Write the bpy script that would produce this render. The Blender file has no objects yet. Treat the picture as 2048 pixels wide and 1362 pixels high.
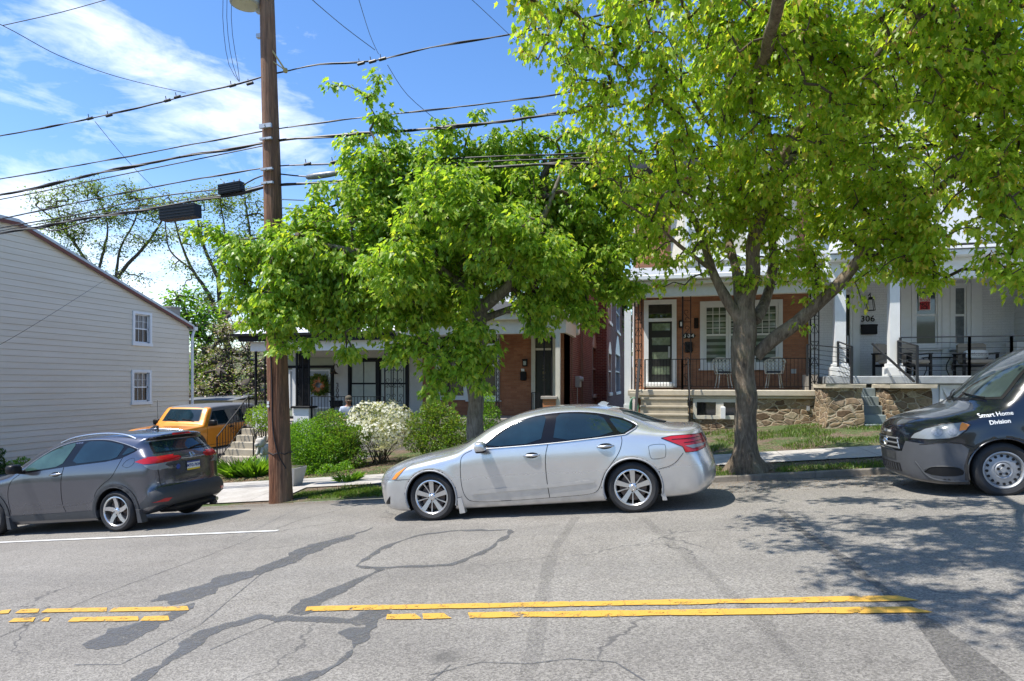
import bpy, bmesh, math, random
import numpy as np
from mathutils import Vector, Matrix, noise as mnoise
from mathutils.bvhtree import BVHTree
from mathutils.geometry import delaunay_2d_cdt
random.seed(7)
rad = math.radians
SC = bpy.context.scene
COL = SC.collection
# ------------------------------------------------------------------ camera
F = 1300.0; CX = 1024.0; HY = 768.0           # focal length and horizon of the photograph (2048 px wide)
SN = .228; CS = math.sqrt(1 - SN * SN)        # camera is turned 13 degrees to the left of the street's normal
cd = bpy.data.cameras.new('camera'); cam = bpy.data.objects.new('camera', cd); COL.objects.link(cam)
cd.sensor_width = 36; cd.lens = 36 * F / 2048; cd.shift_y = (HY - 681) / 2048
cd.clip_start = .05; cd.clip_end = 3000
cam.rotation_euler = (rad(90), 0, math.asin(SN)); SC.camera = cam
# ------------------------------------------------------------------ sun, exposure
LD = Vector((.47, .27, -1)).normalized()      # travel direction of sunlight
SUN_EL = math.asin(-LD.z)
sd = bpy.data.lights.new('sun', 'SUN'); sd.energy = 3.85; sd.angle = rad(.53); sd.color = (1, .955, .88)
sun = bpy.data.objects.new('sun', sd); COL.objects.link(sun)
sun.rotation_euler = LD.to_track_quat('-Z', 'Y').to_euler(); sun.location = (-5, 0, 30)
SC.view_settings.view_transform = 'Standard'; SC.view_settings.look = 'None'
SC.view_settings.exposure = .9; SC.view_settings.gamma = 1.0
SC.cycles.use_denoising = True
SC.cycles.max_bounces = 6; SC.cycles.diffuse_bounces = 3; SC.cycles.transparent_max_bounces = 8
SC.cycles.glossy_bounces = 3; SC.cycles.transmission_bounces = 4
# ------------------------------------------------------------------ node helpers
class NT:
    def __init__(s, tree):
        s.t = tree; s.n = tree.nodes; s.l = tree.links; s.n.clear()
    def node(s, typ, **kw):
        n = s.n.new(typ)
        for k, v in kw.items(): setattr(n, k, v)
        return n
    def put(s, sock, v):
        if isinstance(v, bpy.types.NodeSocket): s.l.new(v, sock)
        else:
            if hasattr(sock, 'default_value'):
                d = sock.default_value
                if hasattr(d, '__len__') and not hasattr(v, '__len__'): v = (v,) * len(d)
                if hasattr(d, '__len__') and len(d) == 4 and len(v) == 3: v = (*v, 1)
                sock.default_value = v
    def m(s, op, a, b=None, c=None, clamp=False):
        n = s.node('ShaderNodeMath', operation=op, use_clamp=clamp)
        s.put(n.inputs[0], a)
        if b is not None: s.put(n.inputs[1], b)
        if c is not None: s.put(n.inputs[2], c)
        return n.outputs[0]
    def vm(s, op, a, b=None):
        n = s.node('ShaderNodeVectorMath', operation=op); s.put(n.inputs[0], a)
        if b is not None: s.put(n.inputs[1], b)
        return n.outputs[0]
    def sep(s, v):
        n = s.node('ShaderNodeSeparateXYZ'); s.put(n.inputs[0], v); return n.outputs
    def comb(s, x, y, z):
        n = s.node('ShaderNodeCombineXYZ')
        for i, a in enumerate((x, y, z)): s.put(n.inputs[i], a)
        return n.outputs[0]
    def noise(s, vec, scale=5, detail=4, rough=.5, dist=0, out=0):
        n = s.node('ShaderNodeTexNoise'); s.put(n.inputs['Vector'], vec); s.put(n.inputs['Scale'], scale)
        s.put(n.inputs['Detail'], detail); s.put(n.inputs['Roughness'], rough); s.put(n.inputs['Distortion'], dist)
        return n.outputs[out]
    def vor(s, vec, scale=5, feature='F1', out='Distance', rnd=1):
        n = s.node('ShaderNodeTexVoronoi', feature=feature); s.put(n.inputs['Vector'], vec); s.put(n.inputs['Scale'], scale)
        s.put(n.inputs['Randomness'], rnd); return n.outputs[out]
    def ramp(s, f, stops, interp='LINEAR'):
        n = s.node('ShaderNodeValToRGB'); s.put(n.inputs[0], f); r = n.color_ramp; r.interpolation = interp
        while len(r.elements) < len(stops): r.elements.new(.5)
        for e, (p, c) in zip(r.elements, stops):
            e.position = p; e.color = (*c, 1) if len(c) == 3 else c
        return n.outputs[0]
    def mr(s, v, a, b, c=0, d=1):
        n = s.node('ShaderNodeMapRange'); s.put(n.inputs[0], v)
        for i, x in enumerate((a, b, c, d)): s.put(n.inputs[i + 1], x)
        return n.outputs[0]
    def mix(s, f, a, b, blend='MIX'):
        n = s.node('ShaderNodeMix', data_type='RGBA', blend_type=blend); s.put(n.inputs[0], f)
        s.put(n.inputs[6], a); s.put(n.inputs[7], b); return n.outputs[2]
    def bump(s, h, strength=.3, dist=.01):
        n = s.node('ShaderNodeBump'); s.put(n.inputs['Strength'], strength); s.put(n.inputs['Distance'], dist)
        s.put(n.inputs['Height'], h); return n.outputs[0]
    def bsdf(s, **kw):
        n = s.node('ShaderNodeBsdfPrincipled')
        for k, v in kw.items(): s.put(n.inputs[k.replace('_', ' ')], v)
        return n
    def out(s, sh, disp=None):
        o = s.node('ShaderNodeOutputMaterial'); s.l.new(sh, o.inputs[0])
# ------------------------------------------------------------------ sky
W = bpy.data.worlds.new('World'); SC.world = W; W.use_nodes = True
t = NT(W.node_tree)
sky = t.node('ShaderNodeTexSky', sky_type='NISHITA', sun_disc=False, sun_elevation=SUN_EL,
             sun_rotation=math.atan2(-LD.x, -LD.y), altitude=100, air_density=1.0, dust_density=.35, ozone_density=1.6)
hs = t.node('ShaderNodeHueSaturation'); hs.inputs['Saturation'].default_value = 1.24; hs.inputs['Hue'].default_value = .506; t.l.new(sky.outputs[0], hs.inputs['Color'])
tc = t.node('ShaderNodeTexCoord').outputs['Generated']
dx, dy, dz = t.sep(tc)
az = t.m('ARCTAN2', dx, dy); el = t.m('ARCSINE', dz)
flow = t.comb(t.m('MULTIPLY', az, 2.2), t.m('MULTIPLY', el, 5.5), t.m('MULTIPLY', dz, 1.5))
n1 = t.noise(flow, 3.4, 9, .62, .8); n2 = t.noise(flow, 7, 6, .6, .3)
nn = t.m('ADD', t.m('MULTIPLY', n1, 1.05), t.m('SUBTRACT', t.m('MULTIPLY', n2, .75), .4))
def azel(px, py):
    a = (px - CX) / F; x = a * CS - SN; y = a * SN + CS; z = (HY - py) / F
    return math.atan2(x, y), math.atan2(z, math.hypot(x, y))
mask = None
for (px, py, sx, sy, tilt, k) in [(250, 95, .2, .035, -.42, .72), (150, 220, .16, .045, -.25, .72), (430, 235, .13, .04, -.1, .8), (420, 150, .14, .05, -.3, .6),
        (600, 110, .07, .05, 0, .45), (20, 420, .09, .07, 0, 1.25), (300, 580, .12, .09, 0, 1.3), (620, 320, .12, .06, 0, .5), (60, 20, .1, .04, 0, .5)]:
    a0, e0 = azel(px, py); ct, st = math.cos(tilt), math.sin(tilt)
    ua = t.m('SUBTRACT', az, a0); ue = t.m('SUBTRACT', el, e0)
    p = t.m('DIVIDE', t.m('ADD', t.m('MULTIPLY', ua, ct), t.m('MULTIPLY', ue, st)), sx)
    q = t.m('DIVIDE', t.m('SUBTRACT', t.m('MULTIPLY', ue, ct), t.m('MULTIPLY', ua, st)), sy)
    g = t.m('MULTIPLY', t.m('EXPONENT', t.m('MULTIPLY', t.m('ADD', t.m('MULTIPLY', p, p), t.m('MULTIPLY', q, q)), -1)), k)
    mask = g if mask is None else t.m('ADD', mask, g)
behind = t.mr(dy, .2, -.3, 0, .32)            # scattered cloud over the part of the sky behind the camera too
mask = t.m('ADD', mask, behind)
cl = t.mr(t.m('ADD', nn, t.m('MULTIPLY', t.m('MINIMUM', mask, 1.35), .5)), .8, 1.32)
low = t.mr(el, 0, .3, .5, 0)
cl = t.m('MAXIMUM', cl, t.m('MULTIPLY', low, .5))
col = t.mix(t.m('MULTIPLY', cl, .7), hs.outputs[0], (6.2, 6.5, 6.9))
bg = t.node('ShaderNodeBackground'); t.l.new(col, bg.inputs[0]); bg.inputs[1].default_value = .135
wo = t.node('ShaderNodeOutputWorld'); t.l.new(bg.outputs[0], wo.inputs[0])
# ------------------------------------------------------------------ geometry helpers
def ray(px, py):
    a = (px - CX) / F; return Vector((a * CS - SN, a * SN + CS, (HY - py) / F))
def PV(px, py, v): r = ray(px, py); return r * (v / r.y)
def PU(px, py, u): r = ray(px, py); return r * (u / r.x)
def PT(px, py, t): return ray(px, py) * t
def ueff(u):
    if u < -13.5: return -13.5 + (u + 13.5) * .05
    if u > 14: return 14 + (u - 14) * .3
    return u
def G(u, v):
    s = .085 * ueff(u)
    if v <= 11.45:
        k = min(abs(v - 4.85) / 6.6, 2.0)
        return -1.62 + s - .11 * k * k
    if v <= 12.7:
        k = min(max((u + 4) / 5, 0), 1); h = -1.70 + .065 * k * k * (3 - 2 * k); return h + (-1.60 - h) * (v - 11.45) / 1.25 + s
    if v <= 14.3: return -1.60 + s + .02 * (v - 12.7) / 1.6
    if v <= 18.6: return -1.58 + s + .2 * (v - 14.3) / 4.3
    hill = min(max(v - 31, 0) * .28, 5.5) * min(max((-13 - u) / 6, 0), 1)
    return -1.38 + s + min(max(v - 30, 0) * .02, 2.5) + hill
def PG(px, py, dz=0.0):
    r = ray(px, py); lo, hi = 2.0, 80.0
    for _ in range(50):
        mid = (lo + hi) / 2; p = r * mid
        if p.z > G(p.x, p.y) + dz: lo = mid
        else: hi = mid
    p = r * lo; return Vector((p.x, p.y, G(p.x, p.y) + dz))
class MB:
    def __init__(s): s.v = []; s.f = []; s.m = []; s.cm = 0
    def face(s, pts, m=None):
        b = len(s.v); s.v += [tuple(p) for p in pts]; s.f.append(tuple(range(b, b + len(pts)))); s.m.append(s.cm if m is None else m); return s
    def add(s, vs, fs, m=None):
        b = len(s.v); s.v += [tuple(p) for p in vs]
        for f in fs: s.f.append(tuple(i + b for i in f)); s.m.append(s.cm if m is None else m)
        return s
    def box(s, a, b, m=None, bev=0):
        x0, x1 = sorted((a[0], b[0])); y0, y1 = sorted((a[1], b[1])); z0, z1 = sorted((a[2], b[2]))
        if bev > 0:
            bev = min(bev, (x1 - x0) * .4, (y1 - y0) * .4, (z1 - z0) * .4)
            vs = []
            for z, i in ((z0, bev), (z0 + bev, 0), (z1 - bev, 0), (z1, bev)):
                vs += [(x0 + i, y0 + i, z), (x1 - i, y0 + i, z), (x1 - i, y1 - i, z), (x0 + i, y1 - i, z)]
            fs = [(3, 2, 1, 0), (12, 13, 14, 15)]
            for k in range(3):
                for j in range(4): fs.append((k * 4 + j, k * 4 + (j + 1) % 4, k * 4 + 4 + (j + 1) % 4, k * 4 + 4 + j))
            return s.add(vs, fs, m)
        vs = [(x0, y0, z0), (x1, y0, z0), (x1, y1, z0), (x0, y1, z0), (x0, y0, z1), (x1, y0, z1), (x1, y1, z1), (x0, y1, z1)]
        return s.add(vs, [(3, 2, 1, 0), (4, 5, 6, 7), (0, 1, 5, 4), (1, 2, 6, 5), (2, 3, 7, 6), (3, 0, 4, 7)], m)
    def bar(s, a, b, w, h=None, m=None, up=(0, 0, 1)):
        a = Vector(a); b = Vector(b); h = h or w; d = (b - a).normalized(); up = Vector(up)
        if abs(d.dot(up)) > .98: up = Vector((0, 1, 0))
        x = d.cross(up).normalized(); y = x.cross(d)
        vs = []
        for p in (a, b):
            for i, j in ((-1, -1), (1, -1), (1, 1), (-1, 1)): vs.append(p + x * (i * w / 2) + y * (j * h / 2))
        return s.add(vs, [(3, 2, 1, 0), (4, 5, 6, 7), (0, 1, 5, 4), (1, 2, 6, 5), (2, 3, 7, 6), (3, 0, 4, 7)], m)
    def tube(s, pts, r, n=8, m=None, cap=True):
        pts = [Vector(p) for p in pts]; k = len(pts)
        rs = r if hasattr(r, '__len__') else [r] * k
        vs = []; fs = []; ref = None
        for i, p in enumerate(pts):
            d = (pts[min(i + 1, k - 1)] - pts[max(i - 1, 0)])
            d = d.normalized() if d.length > 1e-9 else Vector((0, 0, 1))
            if ref is None: ref = Vector((0, 0, 1)) if abs(d.z) < .9 else Vector((1, 0, 0))
            x = d.cross(ref).normalized(); ref = x.cross(d); y = ref
            for j in range(n):
                an = 2 * math.pi * j / n; vs.append(p + x * (math.cos(an) * rs[i]) + y * (math.sin(an) * rs[i]))
        for i in range(k - 1):
            for j in range(n):
                a = i * n + j; b = i * n + (j + 1) % n; fs.append((a, b, b + n, a + n))
        if cap: fs.append(tuple(range(n - 1, -1, -1))); fs.append(tuple(range((k - 1) * n, k * n)))
        return s.add(vs, fs, m)
    def lathe(s, prof, o=(0, 0, 0), axis='z', n=24, m=None, close=False):
        vs = []; fs = []; k = len(prof)
        for (r, h) in prof:
            for j in range(n):
                a = 2 * math.pi * j / n; c_, s_ = math.cos(a) * r, math.sin(a) * r
                p = {'z': (c_, s_, h), 'y': (c_, h, s_), 'x': (h, c_, s_)}[axis]
                vs.append((p[0] + o[0], p[1] + o[1], p[2] + o[2]))
        for i in range(k - 1 + (1 if close else 0)):
            for j in range(n):
                a = i * n + j; b = i * n + (j + 1) % n; i2 = ((i + 1) % k) * n
                fs.append((a, b, i2 + (j + 1) % n, i2 + j))
        return s.add(vs, fs, m)
    def prism(s, pts, a, b, axis='y', m=None):
        # pts: 2D outline, extruded from a to b along axis
        n = len(pts); f = {'y': lambda p, h: (p[0], h, p[1]), 'x': lambda p, h: (h, p[0], p[1]), 'z': lambda p, h: (p[0], p[1], h)}[axis]
        vs = [f(p, a) for p in pts] + [f(p, b) for p in pts]
        fs = [tuple(range(n)), tuple(range(2 * n - 1, n - 1, -1))] + [(i, i + n, (i + 1) % n + n, (i + 1) % n) for i in range(n)]
        return s.add(vs, fs, m)
    def build(s, name, mats, parent=None, smooth=False, origin=None):
        me = bpy.data.meshes.new(name); o = bpy.data.objects.new(name, me)
        off = Vector(origin) if origin else Vector((0, 0, 0))
        if parent is not None and origin is None:
            r = parent
            while r.parent: r = r.parent
            if not r.get('_local'): off = Vector(r.location)
        vs = [(p[0] - off.x, p[1] - off.y, p[2] - off.z) for p in s.v]
        me.from_pydata(vs, [], s.f)
        mats = mats if isinstance(mats, (list, tuple)) else [mats]
        for mm in mats: me.materials.append(mm)
        if len(mats) > 1: me.polygons.foreach_set('material_index', s.m)
        bm = bmesh.new(); bm.from_mesh(me); bmesh.ops.recalc_face_normals(bm, faces=bm.faces); bm.to_mesh(me); bm.free()
        if smooth:
            me.polygons.foreach_set('use_smooth', [True] * len(me.polygons))
            me.set_sharp_from_angle(angle=rad(smooth if smooth > 1 else 40))
        me.update(); COL.objects.link(o)
        if parent is not None: o.parent = parent
        elif origin: o.location = origin
        return o
def tag(o, label=None, cat=None, group=None, kind=None):
    if label: o['label'] = label
    if cat: o['category'] = cat
    if group: o['group'] = group
    if kind: o['kind'] = kind
    return o
def thing(name, label, cat, loc=(0, 0, 0), group=None, local=False):
    o = bpy.data.objects.new(name, None); o.empty_display_size = .2; COL.objects.link(o); o.location = loc
    if local: o['_local'] = True
    return tag(o, label, cat, group)
def struct(name, mb, mat, smooth=False):
    return tag(mb.build(name, mat, None, smooth), kind='structure')
def copy_tree(o, parent=None):
    c = o.copy(); COL.objects.link(c); c.parent = parent
    for ch in list(o.children): copy_tree(ch, c)
    return c
def text_mb(txt, size, ext=.004, spacing=1.0, bold=0):
    cu = bpy.data.curves.new('lettering', 'FONT'); cu.body = txt; cu.size = size; cu.extrude = ext; cu.offset = bold
    cu.align_x = 'CENTER'; cu.align_y = 'CENTER'; cu.space_character = spacing; cu.resolution_u = 3
    o = bpy.data.objects.new('lettering', cu); COL.objects.link(o)
    dg = bpy.context.evaluated_depsgraph_get(); me = bpy.data.meshes.new_from_object(o.evaluated_get(dg))
    vs = [tuple(v.co) for v in me.vertices]; fs = [tuple(p.vertices) for p in me.polygons]
    bpy.data.objects.remove(o); bpy.data.curves.remove(cu); bpy.data.meshes.remove(me)
    return vs, fs
def put_text(mb, txt, size, M, **kw):
    vs, fs = text_mb(txt, size, **kw); mb.add([M @ Vector(v) for v in vs], fs)
def FR(o, right, up):
    # frame whose x is 'right', y is 'up' (lettering stands upright)
    r = Vector(right).normalized(); u = Vector(up).normalized(); n = r.cross(u)
    M = Matrix((r, u, n)).transposed().to_4x4(); M.translation = Vector(o); return M
# ------------------------------------------------------------------ materials
def mat(name, fn):
    m_ = bpy.data.materials.new(name); m_.use_nodes = True; t = NT(m_.node_tree); fn(t); return m_
def objv(t): return t.node('ShaderNodeTexCoord').outputs['Object']
def plain(name, col, rough=.6, metal=0, var=.12, scale=6, bump=0, bscale=60, coat=0, spec=.5):
    def fn(t):
        v = objv(t); n = t.noise(v, scale, 5, .6)
        n2 = t.noise(v, scale * 9, 3, .6)
        k = t.mr(t.m('ADD', t.m('MULTIPLY', n, .7), t.m('MULTIPLY', n2, .3)), .3, .7, 1 - var, 1 + var)
        c = t.vm('MULTIPLY', t.node('ShaderNodeRGB').outputs[0], t.comb(k, k, k))
        t.n[-1]
        rgb = [x for x in t.n if x.type == 'RGB'][0]; rgb.outputs[0].default_value = (*col, 1)
        b = t.bsdf(Base_Color=c, Roughness=rough, Metallic=metal, Coat_Weight=coat, Specular_IOR_Level=spec)
        if bump: t.l.new(t.bump(t.noise(v, bscale, 4, .6), bump, .01), b.inputs['Normal'])
        t.out(b.outputs[0])
    return mat(name, fn)
# ------------------------------------------------------------------ shared materials
def fn(t):
    v = objv(t)
    big = t.noise(v, .35, 5, .6); mid = t.noise(v, 3, 5, .65)
    ag = t.vor(v, 95, out='Color'); agd = t.vor(v, 95)
    g = t.sep(ag)[0]; fine = t.noise(v, 260, 3, .7)
    base = t.ramp(t.m('ADD', t.m('MULTIPLY', big, .6), t.m('MULTIPLY', mid, .4)), [(.3, (.165, .152, .134)), (.5, (.21, .195, .172)), (.72, (.25, .235, .21))])
    k = t.m('ADD', t.mr(g, 0, 1, .62, 1.36), t.mr(fine, .3, .7, -.18, .18))
    k = t.m('MULTIPLY', k, t.mr(t.vor(v, 31), 0, .5, .86, 1.08))
    c = t.mix(1.0, base, t.comb(k, k, k), 'MULTIPLY')
    x, y, z = t.sep(v)
    # sealed hairline cracks
    cr = t.vor(t.vm('ADD', v, t.vm('MULTIPLY', t.noise(v, 1.2, 4, .6, out=1), (1.1, 1.1, 0))), .34, 'DISTANCE_TO_EDGE')
    crm = t.m('MULTIPLY', t.mr(cr, .002, .006, 1, 0), t.mr(t.noise(v, .5, 2), .5, .6, 0, .6), clamp=True)
    c = t.mix(crm, c, (.05, .05, .052))
    # wheel tracks run along the street, a little smoother and darker
    w = t.m('ABSOLUTE', t.m('SINE', t.m('MULTIPLY', t.m('ADD', y, .35), 1.75)))
    c = t.mix(t.mr(w, .75, 1, 0, .14), c, (.1, .098, .095))
    sp_ = t.m('MULTIPLY', t.mr(t.vor(t.vm('ADD', v, t.vm('MULTIPLY', t.noise(v, 4, 3, out=1), (.2, .2, 0))), .75), .05, .12, .5, 0), t.mr(t.noise(v, 3, 4), .4, .6, 0, 1))
    c = t.mix(sp_, c, (.05, .048, .046))
    gut = t.m('MULTIPLY', t.mr(y, 10.7, 11.4, 0, .6), t.mr(t.noise(v, 2.5, 5, .7), .35, .6, .2, 1))
    c = t.mix(gut, c, (.115, .09, .065))
    b = t.bsdf(Base_Color=c, Roughness=.88, Specular_IOR_Level=.3)
    t.l.new(t.bump(t.m('ADD', agd, t.m('MULTIPLY', fine, .4)), .5, .006), b.inputs['Normal']); t.out(b.outputs[0])
M_ASPH = mat('asphalt', fn)
def fn(t):
    v = objv(t); n = t.noise(v, 5, 6, .7); f = t.noise(v, 120, 3, .6)
    c = t.ramp(t.m('ADD', t.m('MULTIPLY', n, .5), t.m('MULTIPLY', f, .5)), [(.3, (.075, .076, .078)), (.55, (.11, .111, .113)), (.75, (.165, .164, .163))])
    b = t.bsdf(Base_Color=c, Roughness=.6); 
    tr = t.node('ShaderNodeBsdfTransparent'); mx = t.node('ShaderNodeMixShader')
    t.put(mx.inputs[0], t.mr(t.m('ADD', t.m('MULTIPLY', n, .45), t.m('MULTIPLY', t.noise(v, 38, 4, .7), .55)), .34, .58, .05, .95)); t.l.new(tr.outputs[0], mx.inputs[1]); t.l.new(b.outputs[0], mx.inputs[2]); t.out(mx.outputs[0])
M_TAR = mat('tar_seal', fn)
def skid(name, k):
    def fn(t):
        v = objv(t); b = t.bsdf(Base_Color=(.04, .04, .042), Roughness=.7)
        tr = t.node('ShaderNodeBsdfTransparent'); mx = t.node('ShaderNodeMixShader')
        t.put(mx.inputs[0], t.mr(t.noise(v, 60, 4, .7), .35, .65, k * .3, k)); t.l.new(tr.outputs[0], mx.inputs[1]); t.l.new(b.outputs[0], mx.inputs[2]); t.out(mx.outputs[0])
    return mat(name, fn)
M_SKID = skid('rubber_trace', .15)
M_SKIDW = skid('damp_seam', .4)
def paint_road(name, col, worn):
    def fn(t):
        v = objv(t); n = t.noise(v, 9, 6, .75); f = t.noise(v, 130, 3, .7)
        x, y, z = t.sep(v)
        wob = t.m('MULTIPLY', t.noise(v, 7, 3), .25)
        crk = t.m('ABSOLUTE', t.m('SUBTRACT', t.m('FRACT', t.m('MULTIPLY', t.m('ADD', x, wob), 2.9)), .5))
        k = t.mr(f, .3, .7, .84, 1.12)
        c = t.mix(1.0, col, t.comb(k, k, k), 'MULTIPLY')
        c = t.mix(t.mr(crk, .0, .02, .6, 0), c, (.07, .06, .045))
        b = t.bsdf(Base_Color=c, Roughness=.6)
        tr = t.node('ShaderNodeBsdfTransparent'); mx = t.node('ShaderNodeMixShader')
        t.put(mx.inputs[0], t.mr(t.m('ADD', t.m('MULTIPLY', n, .7), t.m('MULTIPLY', f, .3)), worn, worn + .05, 0, 1)); t.l.new(tr.outputs[0], mx.inputs[1]); t.l.new(b.outputs[0], mx.inputs[2]); t.out(mx.outputs[0])
    return mat(name, fn)
M_YEL = paint_road('yellow_road_paint', (.60, .34, .055), .40)
M_WHT = paint_road('white_road_paint', (.62, .62, .6), .3)
def fn(t):
    v = objv(t); n = t.noise(v, 2.2, 6, .65); f = t.noise(v, 90, 3, .6); s = t.noise(v, 14, 5, .7)
    c = t.ramp(t.m('ADD', t.m('MULTIPLY', n, .5), t.m('ADD', t.m('MULTIPLY', s, .3), t.m('MULTIPLY', f, .2))), [(.32, (.26, .235, .2)), (.5, (.4, .375, .335)), (.7, (.52, .5, .46))])
    x, y, z = t.sep(v)
    j = t.m('ABSOLUTE', t.m('SUBTRACT', t.m('FRACT', t.m('DIVIDE', x, 1.5)), .5))
    c = t.mix(t.mr(j, 0, .008, .8, 0), c, (.06, .055, .05))
    b = t.bsdf(Base_Color=c, Roughness=.9); t.l.new(t.bump(f, .25, .005), b.inputs['Normal']); t.out(b.outputs[0])
M_CONC = mat('concrete', fn)
def fn(t):
    v = objv(t); n = t.noise(v, 1.1, 6, .7); s = t.noise(v, 16, 6, .75); f = t.vor(v, 55, out='Color')
    c = t.ramp(s, [(.3, (.05, .035, .023)), (.5, (.13, .09, .06)), (.7, (.26, .2, .14))])
    c = t.mix(t.mr(t.sep(f)[1], 0, 1, 0, .45), c, (.25, .19, .13))
    gr = t.ramp(s, [(.3, (.035, .06, .015)), (.7, (.11, .17, .04))])
    c = t.mix(t.mr(n, .44, .54, 0, .9), c, gr)
    b = t.bsdf(Base_Color=c, Roughness=1); t.l.new(t.bump(t.m('ADD', s, t.vor(v, 60)), .7, .03), b.inputs['Normal']); t.out(b.outputs[0])
M_SOIL = mat('soil_and_turf', fn)
def brick(name, c1, c2, mort, w=.215, h=.072, msz=.0055, rough=.85, var=.5):
    def fn(t):
        v = objv(t); x, y, z = t.sep(v)
        p = t.comb(t.m('ADD', x, y), z, 0)
        b_ = t.node('ShaderNodeTexBrick'); t.put(b_.inputs['Vector'], p); t.put(b_.inputs['Scale'], 1)
        for k, val in (('Brick Width', w), ('Row Height', h), ('Mortar Size', msz), ('Mortar Smooth', .1), ('Bias', 0)): t.put(b_.inputs[k], val)
        t.put(b_.inputs['Color1'], c1); t.put(b_.inputs['Color2'], c2); t.put(b_.inputs['Mortar'], mort)
        n = t.noise(v, 1.3, 5, .65); f = t.noise(v, 45, 4, .7)
        k = t.m('MULTIPLY', t.mr(n, .3, .7, 1 - var * .4, 1 + var * .3), t.mr(f, .3, .7, .8, 1.2))
        c = t.mix(1.0, b_.outputs[0], t.comb(k, k, k), 'MULTIPLY')
        bs = t.bsdf(Base_Color=c, Roughness=rough)
        hgt = t.m('ADD', t.m('MULTIPLY', b_.outputs[1], -1), t.m('MULTIPLY', f, .35))
        t.l.new(t.bump(hgt, .6, .008), bs.inputs['Normal']); t.out(bs.outputs[0])
    return mat(name, fn)
M_BR_OR = brick('orange_brick', (.42, .19, .10), (.33, .14, .075), (.27, .17, .11), msz=.004)
M_BR_RED = brick('dark_red_brick', (.2, .062, .045), (.13, .042, .035), (.3, .24, .2), msz=.0065)
M_BR_TAN = brick('tan_brick', (.40, .17, .085), (.31, .12, .06), (.28, .18, .12), h=.068, msz=.003)
M_BR_WHT = brick('white_painted_brick', (.72, .73, .74), (.68, .69, .7), (.6, .61, .62), msz=.006, rough=.6, var=.12)
def fn(t):
    v = objv(t); x, y, z = t.sep(v)
    w = t.vm('ADD', t.comb(t.m('ADD', x, t.m('MULTIPLY', y, .9)), t.m('MULTIPLY', z, 1.9), t.m('MULTIPLY', y, .4)), t.vm('MULTIPLY', t.noise(v, 2.5, 3, out=1), (.35, .35, .1)))
    e = t.m('MULTIPLY', t.vor(w, 3.9, 'DISTANCE_TO_EDGE'), 1.2); cc = t.sep(t.vor(w, 3.9, out='Color')); n = t.noise(v, 16, 6, .75)
    c = t.ramp(cc[0], [(0, (.11, .068, .038)), (.35, (.22, .15, .085)), (.6, (.32, .235, .14)), (.8, (.15, .1, .065)), (1, (.38, .31, .21))])
    k = t.mr(n, .3, .7, .6, 1.4); c = t.mix(1.0, c, t.comb(k, k, k), 'MULTIPLY')
    c = t.mix(t.mr(e, .03, .06, 1, 0), c, (.42, .35, .25))
    b = t.bsdf(Base_Color=c, Roughness=.9)
    t.l.new(t.bump(t.m('ADD', t.m('MINIMUM', e, .15), t.m('MULTIPLY', n, .12)), 1, .12), b.inputs['Normal']); t.out(b.outputs[0])
M_STONE = mat('rubble_stone', fn)
def fn(t):
    v = objv(t); n = t.noise(t.vm('MULTIPLY', v, (9, 9, 1.6)), 1.6, 8, .75, 1.5); n2 = t.noise(v, 3, 5, .7)
    c = t.ramp(n, [(.36, (.1, .07, .045)), (.46, (.3, .23, .15)), (.54, (.6, .52, .42)), (.66, (.8, .74, .64))])
    c = t.mix(t.mr(n2, .45, .6, 0, .55), c, (.26, .18, .11))
    b = t.bsdf(Base_Color=c, Roughness=.9); t.l.new(t.bump(n, 1, .12), b.inputs['Normal']); t.out(b.outputs[0])
M_ROUGHST = mat('rough_pier_stone', fn)
def fn(t):
    v = objv(t); x, y, z = t.sep(v)
    n = t.noise(t.vm('MULTIPLY', v, (1, .12, 1.5)), 2.2, 7, .75); grime = t.noise(t.vm('MULTIPLY', v, (1, .3, 3)), 1.4, 6, .75)
    c = t.ramp(n, [(.3, (.64, .57, .45)), (.7, (.73, .67, .56))])
    lowm = t.mr(z, -2.6, -.2, 1, 0)
    g = t.m('MULTIPLY', t.mr(grime, .5, .7, 0, .6), t.m('ADD', lowm, .12), clamp=True)
    c = t.mix(g, c, (.25, .17, .085))
    b = t.bsdf(Base_Color=c, Roughness=.7); t.out(b.outputs[0])
M_SIDING = mat('aged_cream_siding', fn)
def bark(name, a, b2, c3, sc=1.0, moss=0):
    def fn(t):
        v = objv(t); n = t.noise(t.vm('MULTIPLY', v, (14 * sc, 14 * sc, 2.6 * sc)), 1.3, 8, .7, .8); n2 = t.noise(v, 2.2 * sc, 5, .65); n3 = t.noise(v, 26 * sc, 4, .7)
        c = t.ramp(n, [(.3, a), (.5, b2), (.68, c3)])
        c = t.mix(t.mr(n2, .5, .7, 0, .45), c, tuple(x * 1.35 for x in c3))
        if moss: c = t.mix(t.mr(t.noise(v, 1.7 * sc, 5, .7), .52, .68, 0, moss), c, (.09, .11, .04))
        b = t.bsdf(Base_Color=c, Roughness=.93); t.l.new(t.bump(t.m('ADD', n, t.m('MULTIPLY', n3, .4)), .9, .03), b.inputs['Normal']); t.out(b.outputs[0])
    return mat(name, fn)
M_BARK = bark('maple_bark', (.05, .034, .022), (.15, .112, .076), (.28, .22, .155), 1, .35)
M_BARK2 = bark('grey_bark', (.08, .066, .05), (.19, .165, .13), (.3, .27, .22), 1.2, .3)
M_BARKD = bark('dark_bark', (.025, .02, .015), (.055, .045, .033), (.1, .085, .065), .5)
M_TWIG = plain('twig_bark', (.075, .058, .04), .9, var=.3)
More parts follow.
